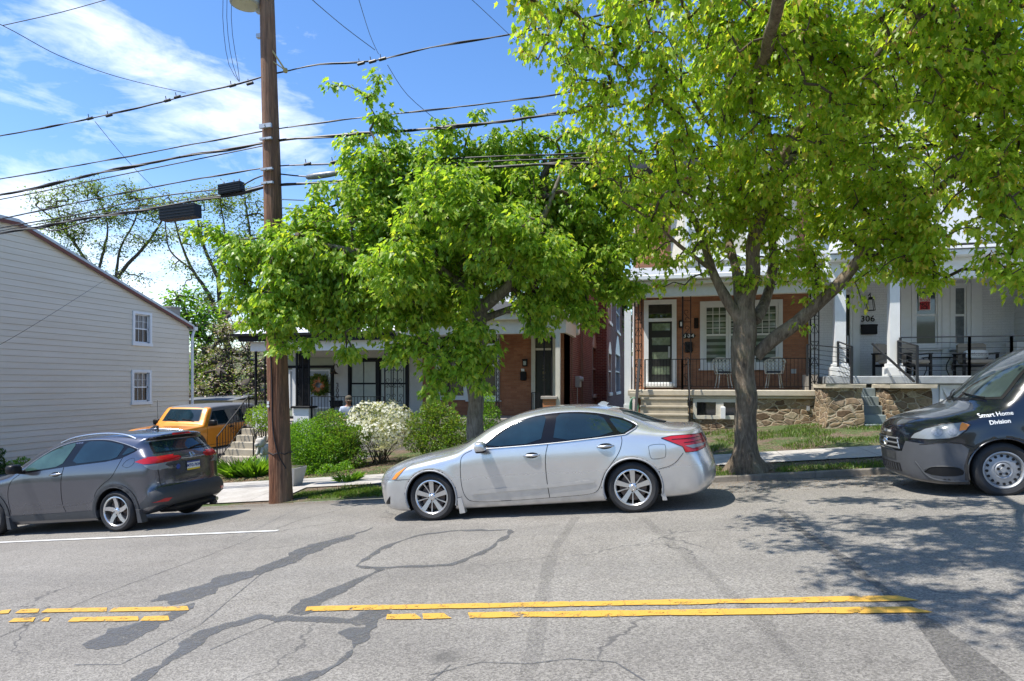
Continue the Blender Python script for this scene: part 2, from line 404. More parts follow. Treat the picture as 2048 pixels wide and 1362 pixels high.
def fn(t):
    v = objv(t); n = t.noise(t.vm('MULTIPLY', v, (26, 26, 1.1)), 1.2, 9, .75, .4); n2 = t.noise(v, .8, 5, .65); n3 = t.noise(t.vm('MULTIPLY', v, (60, 60, 2.5)), 1, 4, .6)
    c = t.ramp(n, [(.3, (.04, .016, .008)), (.46, (.12, .046, .022)), (.56, (.25, .11, .055)), (.7, (.4, .24, .15))])
    x, y, z = t.sep(v)
    ck_ = t.noise(t.vm('MULTIPLY', v, (15, 15, .45)), 1, 5, .6); c = t.mix(t.mr(t.m('ABSOLUTE', t.m('SUBTRACT', ck_, .5)), .0, .02, .75, 0), c, (.02, .01, .006))
    c = t.mix(t.m('MULTIPLY', t.mr(x, .0, .2, 0, .55), t.mr(n2, .3, .6, .4, 1)), c, (.2, .19, .14))
    c = t.mix(t.m('MULTIPLY', t.mr(z, 3.5, 9, 0, .5), t.mr(n2, .35, .6, .3, 1)), c, (.27, .19, .13))
    b = t.bsdf(Base_Color=c, Roughness=.88); t.l.new(t.bump(t.m('ADD', n, n3), .8, .02), b.inputs['Normal']); t.out(b.outputs[0])
M_POLE = mat('weathered_pole_wood', fn)
def leafmat(name, c1, c2, c3, trans=.45, rough=.38, hue=None):
    def fn(t):
        r = t.node('ShaderNodeNewGeometry').outputs['Random Per Island']
        c = t.ramp(r, [(0, c1), (.45, c2), (.85, c3), (1, hue or c3)])
        b = t.bsdf(Base_Color=c, Roughness=rough, Specular_IOR_Level=.45)
        tl = t.node('ShaderNodeBsdfTranslucent'); t.l.new(t.mix(1.0, c, (1.5, 1.45, .55), 'MULTIPLY'), tl.inputs[0])
        mx = t.node('ShaderNodeMixShader'); mx.inputs[0].default_value = trans
        t.l.new(b.outputs[0], mx.inputs[1]); t.l.new(tl.outputs[0], mx.inputs[2]); t.out(mx.outputs[0])
    return mat(name, fn)
M_LEAF1 = leafmat('norway_maple_leaf', (.15, .29, .04), (.24, .40, .055), (.38, .5, .075), hue=(.56, .6, .1), trans=.58)
M_LEAF2 = leafmat('red_maple_leaf', (.21, .35, .04), (.33, .48, .055), (.48, .58, .08), hue=(.6, .46, .12), trans=.64)
M_LEAFD = leafmat('dark_foliage', (.03, .07, .012), (.05, .11, .018), (.08, .16, .025))
M_LEAFB = leafmat('spring_foliage', (.13, .2, .04), (.18, .27, .05), (.26, .34, .08))
M_LEAFS = leafmat('shrub_foliage', (.08, .19, .018), (.14, .3, .03), (.24, .42, .04))
M_LEAFY = leafmat('lime_foliage', (.14, .26, .02), (.22, .36, .03), (.3, .42, .04))
M_LEAFO = leafmat('olive_foliage', (.08, .12, .025), (.14, .2, .035), (.22, .27, .06))
M_GRASS = leafmat('grass_blade', (.07, .14, .02), (.12, .22, .03), (.2, .31, .05), .35)
M_PETAL = leafmat('white_petal', (.62, .6, .5), (.75, .74, .66), (.8, .8, .74), .3, .6)
M_PINK = leafmat('pink_petal', (.5, .38, .36), (.62, .5, .47), (.7, .62, .58), .3, .6)
M_SAMARA = leafmat('samara', (.3, .13, .05), (.42, .2, .08), (.5, .3, .12), .4, .6)
M_LITTER = leafmat('dry_leaf', (.13, .075, .04), (.22, .14, .08), (.34, .24, .15), .1, .8)
M_WHITE = plain('white_trim', (.74, .75, .74), .45, var=.05)
M_CREAM = plain('cream_trim', (.6, .56, .46), .55, var=.1)
M_BLACK = plain('black_metal', (.012, .012, .013), .55, var=.2, spec=.2)
M_GREYM = plain('grey_metal', (.3, .31, .32), .4, .6, var=.1)
M_GALV = plain('galvanised', (.45, .46, .47), .45, .5, var=.15)
M_CONCP = plain('porch_concrete', (.33, .3, .26), .9, var=.22, scale=3, bump=.2)
M_SLAB = plain('painted_grey_slab', (.33, .35, .36), .7, var=.2, scale=4, bump=.3, bscale=20)
M_GSTEP = plain('grey_green_step', (.2, .235, .235), .7, var=.18)
M_TSTEP = plain('tan_step', (.42, .37, .28), .85, var=.2, scale=3, bump=.2)
M_SHING = plain('dark_shingle', (.05, .052, .055), .9, var=.4, scale=14, bump=.5, bscale=25)
M_GSHING = plain('grey_shingle', (.3, .32, .34), .9, var=.2, scale=10, bump=.3)
M_GLASSD = plain('dark_window_glass', (.02, .024, .026), .04, var=.05, spec=.9, coat=.6)
M_CURT = plain('window_blind', (.4, .43, .38), .5, var=.12, coat=.8)
M_TAN = plain('tan_fabric', (.36, .31, .25), .9, var=.1)
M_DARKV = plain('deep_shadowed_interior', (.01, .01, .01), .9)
M_RUBBER = plain('tyre_rubber', (.022, .022, .023), .75, var=.25, scale=20)
M_CABLE = plain('cable_sheath', (.012, .012, .014), .5, var=.1)
# ------------------------------------------------------------------ ground
def sheet(us, vs, dz=0.0, fn=G):
    mb = MB(); nu, nv = len(us), len(vs)
    mb.v = [(u, v, fn(u, v) + dz) for v in vs for u in us]
    mb.f = [(j * nu + i, j * nu + i + 1, (j + 1) * nu + i + 1, (j + 1) * nu + i) for j in range(nv - 1) for i in range(nu - 1)]
    mb.m = [0] * len(mb.f); return mb
US = [-400, -120, -60, -40, -30, -24, -20, -17, -15] + [-13.5 + .5 * i for i in range(56)] + [14.5, 16, 18, 22, 30, 50, 100, 400]
struct('road', sheet(US, [-4 + i * .4414 for i in range(36)]), M_ASPH, 60)
struct('ground', sheet(US, [11.44, 11.5, 12.7, 13.5, 14.3, 15, 16, 17, 18, 18.6, 20, 24, 30, 40, 60, 100, 150, 250, 600], 0,
       lambda u, v: G(u, max(v, 11.451)) - (.02 if v < 14.35 else 0)), M_SOIL, 60)
struct('far_ground_added_rise', sheet([-400, -100, -40, -13.5, 0, 14, 60, 400], [-600, -100, -60, -34, -22, -16, -4], 0, lambda u, v: G(u, -4) + (min(-16 - v, 44) * .2 if v < -16 else 0)), M_SOIL)  # unseen rise behind the camera, added as a dark band for car reflections
kerb = MB()
for i in range(-2, 24):
    u0, u1 = i * 1.2, i * 1.2 + 1.194
    if u1 > 26: break
    z0, z1 = .085 * ueff(u0), .085 * ueff(u1)
    pts = lambda u, z: [(u, 11.42, z - 1.9), (u, 11.44, G(u, 11.46) - .012), (u, 11.455, G(u, 11.46) + .003), (u, 11.52, G(u, 11.53) + .003), (u, 11.52, z - 1.9)]
    a, b = pts(u0, z0), pts(u1, z1)
    kerb.add(a + b, [tuple(range(5)), tuple(range(9, 4, -1))] + [(j, j + 5, (j + 1) % 5 + 5, (j + 1) % 5) for j in range(5)])
struct('kerb', kerb, plain('worn_kerb', (.2, .175, .145), .9, var=.35, scale=5, bump=.4, bscale=30))
struct('sidewalk', sheet([-13.3, -12, -10, -8, -7.5] + [-7 + i for i in range(24)], [12.7, 13.5, 14.3], .004), M_CONC)
struct('apron', sheet([-30, -20, -15, -13.5, -12, -10, -8.6, -7.55], [11.6, 12.1, 12.7], .006), M_CONC)
struct('side_street', sheet([-19.6, -17, -15, -14.1], [12.7, 14.3, 16, 18.6, 24, 30, 40], .01), M_ASPH)
# ------------------------------------------------------------------ road markings, seams and patches
def rag(poly, step=.06, amp=.02, seed=0):
    out = []; n = len(poly)
    for i in range(n):
        a, b = poly[i], poly[(i + 1) % n]; d = (b - a); k = max(1, int(d.length / step))
        nrm = Vector((-d.y, d.x, 0)).normalized() if d.length else Vector((0, 0, 0))
        for j in range(k):
            p = a + d * (j / k); o = mnoise.noise(Vector((p.x * 3.1, p.y * 3.1, seed))) * amp * 2 + mnoise.noise(Vector((p.x * 14, p.y * 14, seed))) * amp
            q = p + nrm * o; out.append(q)
    return out
def flat_poly(mb, pts, dz, step=.5):
    n = len(pts); xy = [Vector((p.x, p.y)) for p in pts]
    # interior points so the sheet follows the crown of the road
    x0, x1 = min(p.x for p in xy), max(p.x for p in xy); y0, y1 = min(p.y for p in xy), max(p.y for p in xy)
    extra = [Vector((x0 + i * step, y0 + j * step)) for i in range(1, int((x1 - x0) / step) + 1) for j in range(1, int((y1 - y0) / step) + 1)]
    vs, es, fs, *_ = delaunay_2d_cdt(xy + extra, [(i, (i + 1) % n) for i in range(n)], [], 1, 1e-5)
    mb.add([(p.x, p.y, G(p.x, p.y) + dz) for p in vs], fs)
def road_poly(px, dz, amp=.02, seed=0, mb=None, step=.06):
    mb = mb or MB(); flat_poly(mb, rag([PG(*p) for p in px], step, amp, seed), dz); return mb
def ribbon(px, w, dz, mb, amp=.012, seed=0):
    P = [PG(*p) for p in px]; L, R = [], []
    fine = []
    for a, b in zip(P, P[1:]):
        k = max(1, int((b - a).length / .12)); fine += [a + (b - a) * (j / k) for j in range(k)]
    fine.append(P[-1]); n = len(fine)
    for i, p in enumerate(fine):
        d = (fine[min(i + 1, n - 1)] - fine[max(i - 1, 0)]).normalized(); nr = Vector((-d.y, d.x, 0))
        ww = (w[0] + (w[1] - w[0]) * i / n) if hasattr(w, '__len__') else w
        e1 = mnoise.noise(Vector((p.x * 5, p.y * 5, seed))) * amp; e2 = mnoise.noise(Vector((p.x * 5, p.y * 5, seed + 9))) * amp
        L.append(p + nr * (ww / 2 + e1)); R.append(p - nr * (ww / 2 + e2))
    for i in range(n - 1):
        mb.face([(q.x, q.y, G(q.x, q.y) + dz) for q in (L[i], R[i], R[i + 1], L[i + 1])])
yl = MB()
def stripe(u0, u1, v0, v1, mb, dz=.008, sl=.0):
    pts = rag([Vector((u0 - sl, v0, 0)), Vector((u1 - sl, v0, 0)), Vector((u1, v1, 0)), Vector((u0, v1, 0))], .05, .006, 3); flat_poly(mb, pts, dz)
def mark_px(a, b, w, mb, jag=.03):
    A, B = PG(*a), PG(*b); pts = [Vector((A.x, A.y - w / 2, 0)), Vector((B.x, B.y - w / 2, 0)), Vector((B.x - .1, B.y + w / 2, 0)), Vector((A.x - .05, A.y + w / 2, 0))]
    flat_poly(mb, rag(pts, .05, .007, A.x), .008)
mark_px((-60, 1226), (-5, 1224.5), .1, yl)
for a, b in [((0, 1226), (28, 1224)), ((40, 1224), (86, 1222.5)), ((92, 1222.5), (222, 1220.5)), ((228, 1220.5), (384, 1218))]: mark_px(a, b, .105, yl)
for a, b in [((26, 1242), (78, 1240.5)), ((88, 1241), (110, 1239.5)), ((146, 1240.5), (286, 1238.5)), ((290, 1238.5), (346, 1238))]: mark_px(a, b, .1, yl)
mark_px((618, 1219), (1832, 1197.5), .11, yl)
for a, b in [((778, 1235.5), (848, 1234)), ((852, 1234), (908, 1233)), ((944, 1232), (1860, 1220.5))]: mark_px(a, b, .115, yl)
struct('road_marking', yl, M_YEL)
wl = MB(); a, b = PG(-60, 1088), PG(556, 1062)
flat_poly(wl, rag([Vector((a.x, a.y - .05, 0)), Vector((b.x, b.y - .05, 0)), Vector((b.x, b.y + .05, 0)), Vector((a.x, a.y + .05, 0))], .05, .005), .008)
struct('parking_line', wl, M_WHT)
tar = MB()
road_poly([(300, 1202), (395, 1172), (445, 1150), (505, 1142), (560, 1118), (600, 1098), (640, 1085), (700, 1070), (745, 1055), (730, 1064), (670, 1090), (610, 1112), (545, 1142), (500, 1155), (450, 1172), (380, 1205), (340, 1212)], .004, .06, 1, tar)
road_poly([(160, 1290), (215, 1258), (290, 1242), (345, 1222), (380, 1208), (392, 1212), (330, 1248), (250, 1285), (200, 1298)], .004, .06, 2, tar)
road_poly([(262, 1365), (300, 1340), (340, 1305), (350, 1288), (400, 1262), (450, 1246), (520, 1228), (590, 1231), (650, 1236), (700, 1238), (740, 1220), (768, 1218), (778, 1232), (730, 1250), (640, 1246), (560, 1242), (520, 1238), (465, 1255), (410, 1280), (370, 1308), (320, 1345), (290, 1366)], .004, .05, 3, tar)
road_poly([(555, 1366), (600, 1345), (660, 1330), (668, 1312), (700, 1290), (680, 1280), (676, 1262), (720, 1255), (745, 1235), (772, 1240), (744, 1268), (720, 1298), (700, 1320), (650, 1350), (610, 1368)], .004, .06, 4, tar)
road_poly([(575, 1225), (600, 1200), (640, 1188), (700, 1162), (750, 1142), (768, 1140), (730, 1162), (680, 1186), (650, 1205), (625, 1225), (600, 1232)], .004, .03, 5, tar)
for px, w in [([(768, 1140), (708, 1133), (760, 1100), (830, 1072), (900, 1062), (1018, 1060), (1018, 1070), (960, 1108), (900, 1130), (800, 1134), (730, 1136)], .07)]: ribbon(px, w, .0045, tar, .09)
struct('tar_patch', tar, M_TAR)
sk = MB()
for px, w in [([(1150, 1035), (1100, 1115), (1088, 1180), (1075, 1250), (1068, 1300), (1050, 1370)], .11), ([(1285, 1035), (1340, 1085), (1420, 1150), (1480, 1205), (1540, 1262), (1640, 1370)], .1),
              ]: ribbon(px, w, .0035, sk, .04)
struct('tyre_trace', sk, M_SKID)
sk = MB()
for px, w in [([(1560, 1020), (1600, 1060), (1680, 1110), (1740, 1160), (1815, 1215)], .08), ([(1815, 1215), (1870, 1262), (1910, 1300), (1980, 1370)], (.08, .3)), ([(-10, 1278), (80, 1240), (200, 1190), (420, 1110), (600, 1040), (720, 1010)], .03)]: ribbon(px, w, .0035, sk, .03)
struct('road_seam', sk, M_SKIDW)
ck = MB()
for px in [[(860, 1350), (960, 1325), (1060, 1328), (1140, 1318), (1230, 1325), (1290, 1362)], [(420, 1300), (500, 1265), (600, 1225)], [(150, 1330), (240, 1330), (400, 1250), (520, 1150), (640, 1090)], [(850, 1372), (900, 1330)]]: ribbon(px, .012, .0035, ck, .008)
struct('road_crack', ck, M_TAR)
# ------------------------------------------------------------------ foliage
RNG = np.random.default_rng(11)
HALF = [(0, 0), (.23, -.08), (.42, .02), (.31, .2), (.53, .5), (.27, .5), (.19, .7), (0, 1.0)]
def leaf_template(kind):
    if kind == 'maple':
        v = []; 
        for sgn in (1, -1):
            for x, y in HALF: v.append((sgn * x, y, .28 * abs(x) - .22 * y * y))
        return np.array(v), [tuple(range(8)), tuple(range(15, 7, -1))]
    if kind == 'oval':
        v = [(0, 0, 0), (.26, .3, .06), (.24, .65, .03), (0, 1, -.12), (-.24, .65, .03), (-.26, .3, .06)]
        return np.array(v), [(0, 1, 2, 3), (0, 3, 4, 5)]
    if kind == 'blade':
        return np.array([(-.05, 0, 0), (.05, 0, 0), (.035, .55, -.05), (0, 1, -.28), (-.035, .55, -.05)]), [(0, 1, 2, 3, 4)]
    if kind == 'flower':
        v = [(0, 0, -.05)]
        for k in range(5):
            a = 2 * math.pi * k / 5
            for da, r, z in ((-.5, .35, .05), (-.25, .95, .16), (.25, .95, .16), (.5, .35, .05)): v.append((math.cos(a + da) * r * .5, math.sin(a + da) * r * .5, z * .5))
        return np.array(v), [(0, 1 + 4 * k, 2 + 4 * k, 3 + 4 * k, 4 + 4 * k) for k in range(5)]
def scatter_mesh(name, mats, P, T, N, S, kind, parent=None, origin=None):
    """one mesh of many leaves: P base points, T tip directions, N face normals, S lengths"""
    tv, tf = leaf_template(kind); n = len(P)
    T = T / np.linalg.norm(T, axis=1, keepdims=True)
    X = np.cross(T, N); X /= np.maximum(np.linalg.norm(X, axis=1, keepdims=True), 1e-6); Z = np.cross(X, T)
    off = np.zeros(3)
    if parent is not None:
        r = parent
        while r.parent: r = r.parent
        off = np.array(r.location)
    V = P[:, None, :] - off + S[:, None, None] * (tv[None, :, 0:1] * X[:, None, :] + tv[None, :, 1:2] * T[:, None, :] + tv[None, :, 2:3] * Z[:, None, :])
    V = V.reshape(-1, 3); k = len(tv)
    sizes = np.array([len(f) for f in tf]); flat = np.concatenate([np.array(f) for f in tf])
    loops = (flat[None, :] + (np.arange(n) * k)[:, None]).reshape(-1)
    ls = np.tile(sizes, n); st = np.concatenate([[0], np.cumsum(ls)[:-1]])
    me = bpy.data.meshes.new(name); me.vertices.add(len(V)); me.vertices.foreach_set('co', V.astype(np.float32).ravel())
    me.loops.add(len(loops)); me.loops.foreach_set('vertex_index', loops.astype(np.int32))
    me.polygons.add(len(ls)); me.polygons.foreach_set('loop_start', st.astype(np.int32)); me.polygons.foreach_set('loop_total', ls.astype(np.int32))
    mats = mats if isinstance(mats, list) else [mats]
    for m_ in mats: me.materials.append(m_)
    if len(mats) > 1:
        mi = RNG.integers(0, len(mats), n); me.polygons.foreach_set('material_index', np.repeat(mi, len(tf)).astype(np.int32))
    me.update(calc_edges=True); me.validate()
    o = bpy.data.objects.new(name, me); COL.objects.link(o)
    if parent is not None: o.parent = parent
    return o
def unit(n):
    v = RNG.normal(size=(n, 3)); return v / np.linalg.norm(v, axis=1, keepdims=True)
def hang(centres, per, spread, size, droop=.7, outward=None, up=.55, csz=None):
    """leaves round twig tips, tips hanging outwards and down"""
    n = len(centres) * per; base = np.repeat(centres, per, axis=0)
    d = unit(n); off = d * (RNG.random((n, 1)) ** .5) * spread; off[:, 2] *= .7
    P = base + off
    T = d * 1.0; T[:, 2] = T[:, 2] * .4 - droop
    if outward is not None: T += np.repeat(outward, per, axis=0) * .5
    N = unit(n) * (1 - up); N[:, 2] += up; N += d * .35
    S = size * RNG.uniform(.55, 1.2, n)
    return P, T, N, S
class Skeleton:
    def __init__(s): s.p = []; s.par = []; s.r = []; s.limb = []
    def limb_path(s, pts, rs, start=None):
        """pts dense path of fixed radius nodes"""
        pts = [Vector(p) for p in pts]; prev = start
        # smooth resample (Catmull-Rom)
        out = []; k = len(pts)
        for i in range(k - 1):
            p0, p1, p2, p3 = pts[max(i - 1, 0)], pts[i], pts[i + 1], pts[min(i + 2, k - 1)]
            m_ = max(2, int((p2 - p1).length / .13))
            for j in range(m_):
                a = j / m_; q = .5 * ((2 * p1) + (p2 - p0) * a + (2 * p0 - 5 * p1 + 4 * p2 - p3) * a * a + (3 * p1 - p0 - 3 * p2 + p3) * a ** 3)
                rr = rs[i] + (rs[i + 1] - rs[i]) * a; 
                w = Vector((mnoise.noise(q * 1.7), mnoise.noise(q * 1.7 + Vector((9, 2, 1))), 0)) * rr * .5
                out.append((q + w, rr))
        out.append((pts[-1], rs[-1]))
        s.limb.append(out)
        for q, rr in out: s.p.append(tuple(q)); s.r.append(rr)
def tree(label, cat, loc, limbs, blobs, dens, per, leaf, lmat, bmat, kind='maple', spread=.2, group=None, seeds=0, name='maple_tree', flare=0, droop=.7, twig_r=.006, seed=1, gap=.0, holes=0, curve=.25):
    global RNG
    RNG = np.random.default_rng(seed)
    root = thing(name, label, cat, loc, group)
    sk = Skeleton()
    for pts, rs in limbs: sk.limb_path(pts, rs)
    tb = MB()
    for i, L in enumerate(sk.limb):
        big = max(r for _, r in L); n = 20 if big > .15 else (12 if big > .06 else 8)
        q = len(tb.v); tb.tube([p for p, r in L], [r for p, r in L], n)
        for k in range(q, len(tb.v)):
            v = Vector(tb.v[k]); axis = L[min((k - q) // n, len(L) - 1)]; d = v - axis[0]
            f = 1 + .16 * mnoise.noise(v * 2.6) + .07 * mnoise.noise(v * 8)
            if flare and i == 0 and (v.z - L[0][0].z) < .55:
                a = math.atan2(d.y, d.x); h = 1 - (v.z - L[0][0].z) / .55; f += max(0, h) ** 2 * flare * (1 + .6 * math.sin(a * 5 + 1))
            tb.v[k] = tuple(axis[0] + d * f)
    trunk = tb.build('trunk', bmat, root, 60)
    # twig tips sampled through the blobs
    C = []
    for b in blobs:
        c_, r_ = np.array(b[0]), b[1]; n = max(3, int(dens * (b[2] if len(b) > 2 else 1) * (4.19 * r_ ** 3) ** .8))
        d = unit(n) * (RNG.random((n, 1)) ** .45) * r_; d[:, 2] *= .8; C.append(c_ + d)
    C = np.concatenate(C)
    if holes:
        keep = [mnoise.noise(Vector(((p[0] + .47 * p[2]) * 1.5, (p[1] + .27 * p[2]) * 1.5, seed))) < holes or RNG.random() < .06 for p in C]; C = C[np.array(keep)]
    if gap:
        keep = [mnoise.noise(Vector(p) * 1.15) > -gap or RNG.random() < .3 for p in C]; C = C[np.array(keep)]
    nodes = np.array(sk.p); n0 = len(nodes)
    dist = np.array([np.min(np.sum((nodes - c) ** 2, axis=1)) for c in C]); C = C[np.argsort(dist)]
    cap_ = n0 + len(C) * 14; NP = np.zeros((cap_, 3)); NP[:n0] = nodes; nn_ = n0; parent = -np.ones(cap_, int); load = np.zeros(cap_)
    rad_ = np.zeros(cap_); rad_[:n0] = sk.r
    outw = []
    for c in C:
        d2 = np.sum((NP[:nn_] - c) ** 2, axis=1) * np.where(np.arange(nn_) < n0, 1.0, 1.15); j = int(np.argmin(d2)); a = NP[j]
        L = np.linalg.norm(c - a); m_ = min(12, max(2, int(L / .22) + 1)); bend = np.array([0, 0, 1.0]) * L * curve + RNG.normal(size=3) * L * .08
        prev = j
        for q in range(1, m_ + 1):
            f = q / m_; p = a + (c - a) * f + bend * math.sin(f * math.pi) * .5
            NP[nn_] = p; parent[nn_] = prev; prev = nn_; nn_ += 1
        k = prev
        while k >= n0: load[k] += 1; k = parent[k]
        v = c - a; outw.append(v / max(L, 1e-3))
    outw = np.array(outw)
    # twigs as chains of thin three-sided tubes
    tw = MB(); T0 = NP; 
    idx = np.arange(n0, nn_); A = NP[parent[idx]]; B = NP[idx]; rb = twig_r * np.sqrt(load[idx]) ** .95 + twig_r * .25; ra = np.array([twig_r * math.sqrt(load[p]) ** .95 + twig_r * .25 if p >= n0 else rb[i] * 1.15 for i, p in enumerate(parent[idx])])
    D = B - A; D /= np.maximum(np.linalg.norm(D, axis=1, keepdims=True), 1e-6); ref = np.where(np.abs(D[:, 2:3]) < .9, [[0, 0, 1.0]], [[1.0, 0, 0]])
    X = np.cross(D, ref); X /= np.linalg.norm(X, axis=1, keepdims=True); Y = np.cross(X, D)
    vs = []; off = np.array(root.location)
    for (P_, R_) in ((A, ra), (B, rb)):
        for k in range(4):
            an = 2 * math.pi * k / 4; vs.append(P_ - off + (X * math.cos(an) + Y * math.sin(an)) * R_[:, None])
    V = np.stack(vs, axis=1).reshape(-1, 3); m_ = len(idx)
    faces = np.array([(0, 1, 5, 4), (1, 2, 6, 5), (2, 3, 7, 6), (3, 0, 4, 7)]); loops = (faces.ravel()[None] + (np.arange(m_) * 8)[:, None]).ravel()
    me = bpy.data.meshes.new('twigs'); me.vertices.add(len(V)); me.vertices.foreach_set('co', V.astype(np.float32).ravel()); me.loops.add(len(loops)); me.loops.foreach_set('vertex_index', loops.astype(np.int32))
    me.polygons.add(m_ * 4); me.polygons.foreach_set('loop_start', (np.arange(m_ * 4) * 4).astype(np.int32)); me.polygons.foreach_set('loop_total', np.full(m_ * 4, 4, np.int32)); me.materials.append(M_TWIG if bmat != M_BARKD else M_BARKD); me.update(calc_edges=True)
    o = bpy.data.objects.new('twigs', me); COL.objects.link(o); o.parent = root
    P, T, N, S = hang(C, per, spread, leaf, droop, outw)
    # some leaves along the twigs as well
    k2 = RNG.integers(n0, nn_, int(len(C) * per * .35)); P2, T2, N2, S2 = hang(NP[k2], 1, spread * .4, leaf * .9, droop)
    scatter_mesh('crown', lmat, np.concatenate([P, P2]), np.concatenate([T, T2]), np.concatenate([N, N2]), np.concatenate([S, S2]), kind, root)
    if seeds:
        pick = C[RNG.integers(0, len(C), seeds)]; P, T, N, S = hang(pick, 7, .07, .04, 1.6)
        scatter_mesh('seed_cluster', M_SAMARA, P, T, N, S, 'oval', root)
    return root
def pt(px, py, t): return tuple(PT(px, py, t))
def limb(lst, t_default, sc_=.76):
    pts = [PT(l[0], l[1], l[3] if len(l) > 3 else t_default) for l in lst]
    return pts, [l[2] * sc_ * (l[3] if len(l) > 3 else t_default) / F for l in lst]
# ---- the big maple in front of the brick house with the stone porch base
t2 = 11.25
SC2 = .53
limbs2 = [limb([(1502, 948, 50), (1498, 915, 43), (1497, 850, 40), (1490, 790, 39), (1488, 730, 41), (1488, 680, 44), (1490, 630, 40), (1494, 590, 32)], t2, SC2),
  limb([(1490, 640, 34), (1498, 570, 28), (1508, 490, 25, 11.2), (1528, 410, 24, 11), (1560, 320, 21, 10.7), (1620, 240, 20, 10.4), (1680, 185, 17, 10), (1760, 110, 15, 9.5), (1860, 55, 14, 9), (1970, 28, 13, 8.6), (2080, 0, 11, 8.2)], t2, SC2),
  limb([(1512, 712, 26), (1560, 668, 25, 11.1), (1620, 622, 24, 10.9), (1680, 565, 22, 10.6), (1728, 505, 19, 10.4), (1790, 440, 16, 10.1), (1860, 385, 12, 9.7), (1950, 330, 8, 9.3), (2080, 280, 5, 9)], t2, SC2),
  limb([(1480, 640, 24), (1452, 590, 20), (1425, 540, 16, 11.4), (1408, 480, 14, 11.5), (1370, 410, 10, 11.6), (1310, 330, 7, 11.6), (1230, 270, 4, 11.4)], t2, SC2),
  limb([(1485, 610, 24), (1470, 540, 17, 11.5), (1458, 470, 15, 11.8), (1446, 380, 13, 12), (1440, 280, 11, 12), (1455, 160, 8, 11.8), (1500, 20, 5, 11.4)], t2, SC2),
  limb([(1510, 640, 24), (1536, 590, 19, 11.6), (1548, 520, 17, 11.8), (1545, 470, 15, 12), (1580, 380, 10, 12.4), (1640, 300, 6, 12.8)], t2, SC2),
  limb([(1425, 540, 10, 11.4), (1370, 500, 7, 11), (1300, 440, 5, 10.6), (1240, 400, 3, 10.3)], t2, SC2),
  limb([(1700, 535, 12, 10.5), (1745, 470, 12, 10.8), (1760, 400, 9, 11), (1800, 330, 5, 11.2)], t2, SC2),
  limb([(1528, 410, 12, 11), (1600, 300, 11, 11.2), (1700, 272, 10, 11.3), (1800, 275, 7, 11.4), (1900, 290, 4, 11.4)], t2, SC2),
  limb([(1440, 280, 7, 12), (1370, 180, 6, 11), (1300, 90, 6, 10), (1245, 20, 4, 9.3), (1190, -30, 3, 9)], t2, SC2),
  limb([(1560, 320, 12, 10.7), (1500, 200, 9, 10), (1440, 80, 7, 9.4), (1380, -40, 5, 9)], t2, SC2),
  limb([(1680, 185, 10, 10), (1660, 90, 8, 9.5), (1620, 10, 6, 9), (1600, -80, 5, 8.8)], t2, SC2)]
bl = [(1120, 60, 9, .75, .6), (1075, 130, 9.3, .3, .8), (1130, 190, 9.8, .45, .7), (1240, 20, 9, 1.1), (1230, 130, 9.6, 1.0), (1230, 250, 10.4, .7), (1350, 80, 9, 1.3), (1330, 240, 10, 1.2), (1300, 360, 10.6, .9), (1380, 480, 11, .65), (1330, 560, 11, .4), (1480, 60, 9, 1.4), (1440, 230, 9.7, 1.2), (1440, 370, 10.2, .95), (1530, 420, 11, .7), (1590, 520, 11, .55), (1640, 570, 10.8, .35),
  (1620, 70, 8.6, 1.4), (1620, 230, 9.5, 1.2), (1640, 370, 10.3, 1.0), (1690, 480, 10.6, .7), (1780, 60, 8.5, 1.5), (1780, 220, 9, 1.3), (1800, 360, 9.4, 1.05), (1820, 480, 9.6, .75), (1760, 560, 9.6, .45), (1870, 545, 9.5, .5),
  (1930, 70, 8, 1.4), (1950, 220, 8.5, 1.25), (1950, 370, 8.6, 1.0), (1960, 480, 8.9, .75), (1990, 560, 9, .45), (2060, 100, 8, 1.3), (2050, 270, 8, 1.1), (2050, 420, 8, .9), (2075, 540, 8, .6), (1900, 330, 10.5, 1.0), (1700, 300, 11.5, 1.1), (1560, 200, 11.5, 1.3), (1400, 150, 11.5, 1.1), (1500, 330, 12, 1.0),
  (1400, -160, 9, 1.5, .3), (1600, -200, 8.6, 1.7, .3), (1800, -200, 8, 1.7, .3), (2000, -170, 7.6, 1.7, .3), (2230, 60, 8, 1.6), (2230, 300, 8.2, 1.4), (2400, 150, 8.2, 1.6), (1240, -120, 9.2, .9, .3), (1700, 60, 12.5, 1.5), (1900, 150, 12.5, 1.5),
  (1850, -330, 7, 1.5, .3), (2100, -350, 6.6, 1.6, .3), (2330, -150, 6.8, 1.5, .3), (2100, -80, 6.4, 1.3, .3), (2450, -60, 6.6, 1.3, .3), (2260, -500, 6.8, 1.5, .3), (2330, 120, 6.6, .9)]
limbs2.append(([PT(1500, 200, 10), Vector((1.2, 7.2, 4.3)), Vector((.6, 5.8, 4.7)), Vector((-.2, 4.4, 4.9))], [.08, .07, .05, .03]))
limbs2.append(([PT(1760, 110, 9.5), Vector((3.4, 6.2, 4.6)), Vector((2.6, 4.6, 4.9)), Vector((2, 3, 5))], [.09, .08, .06, .03]))
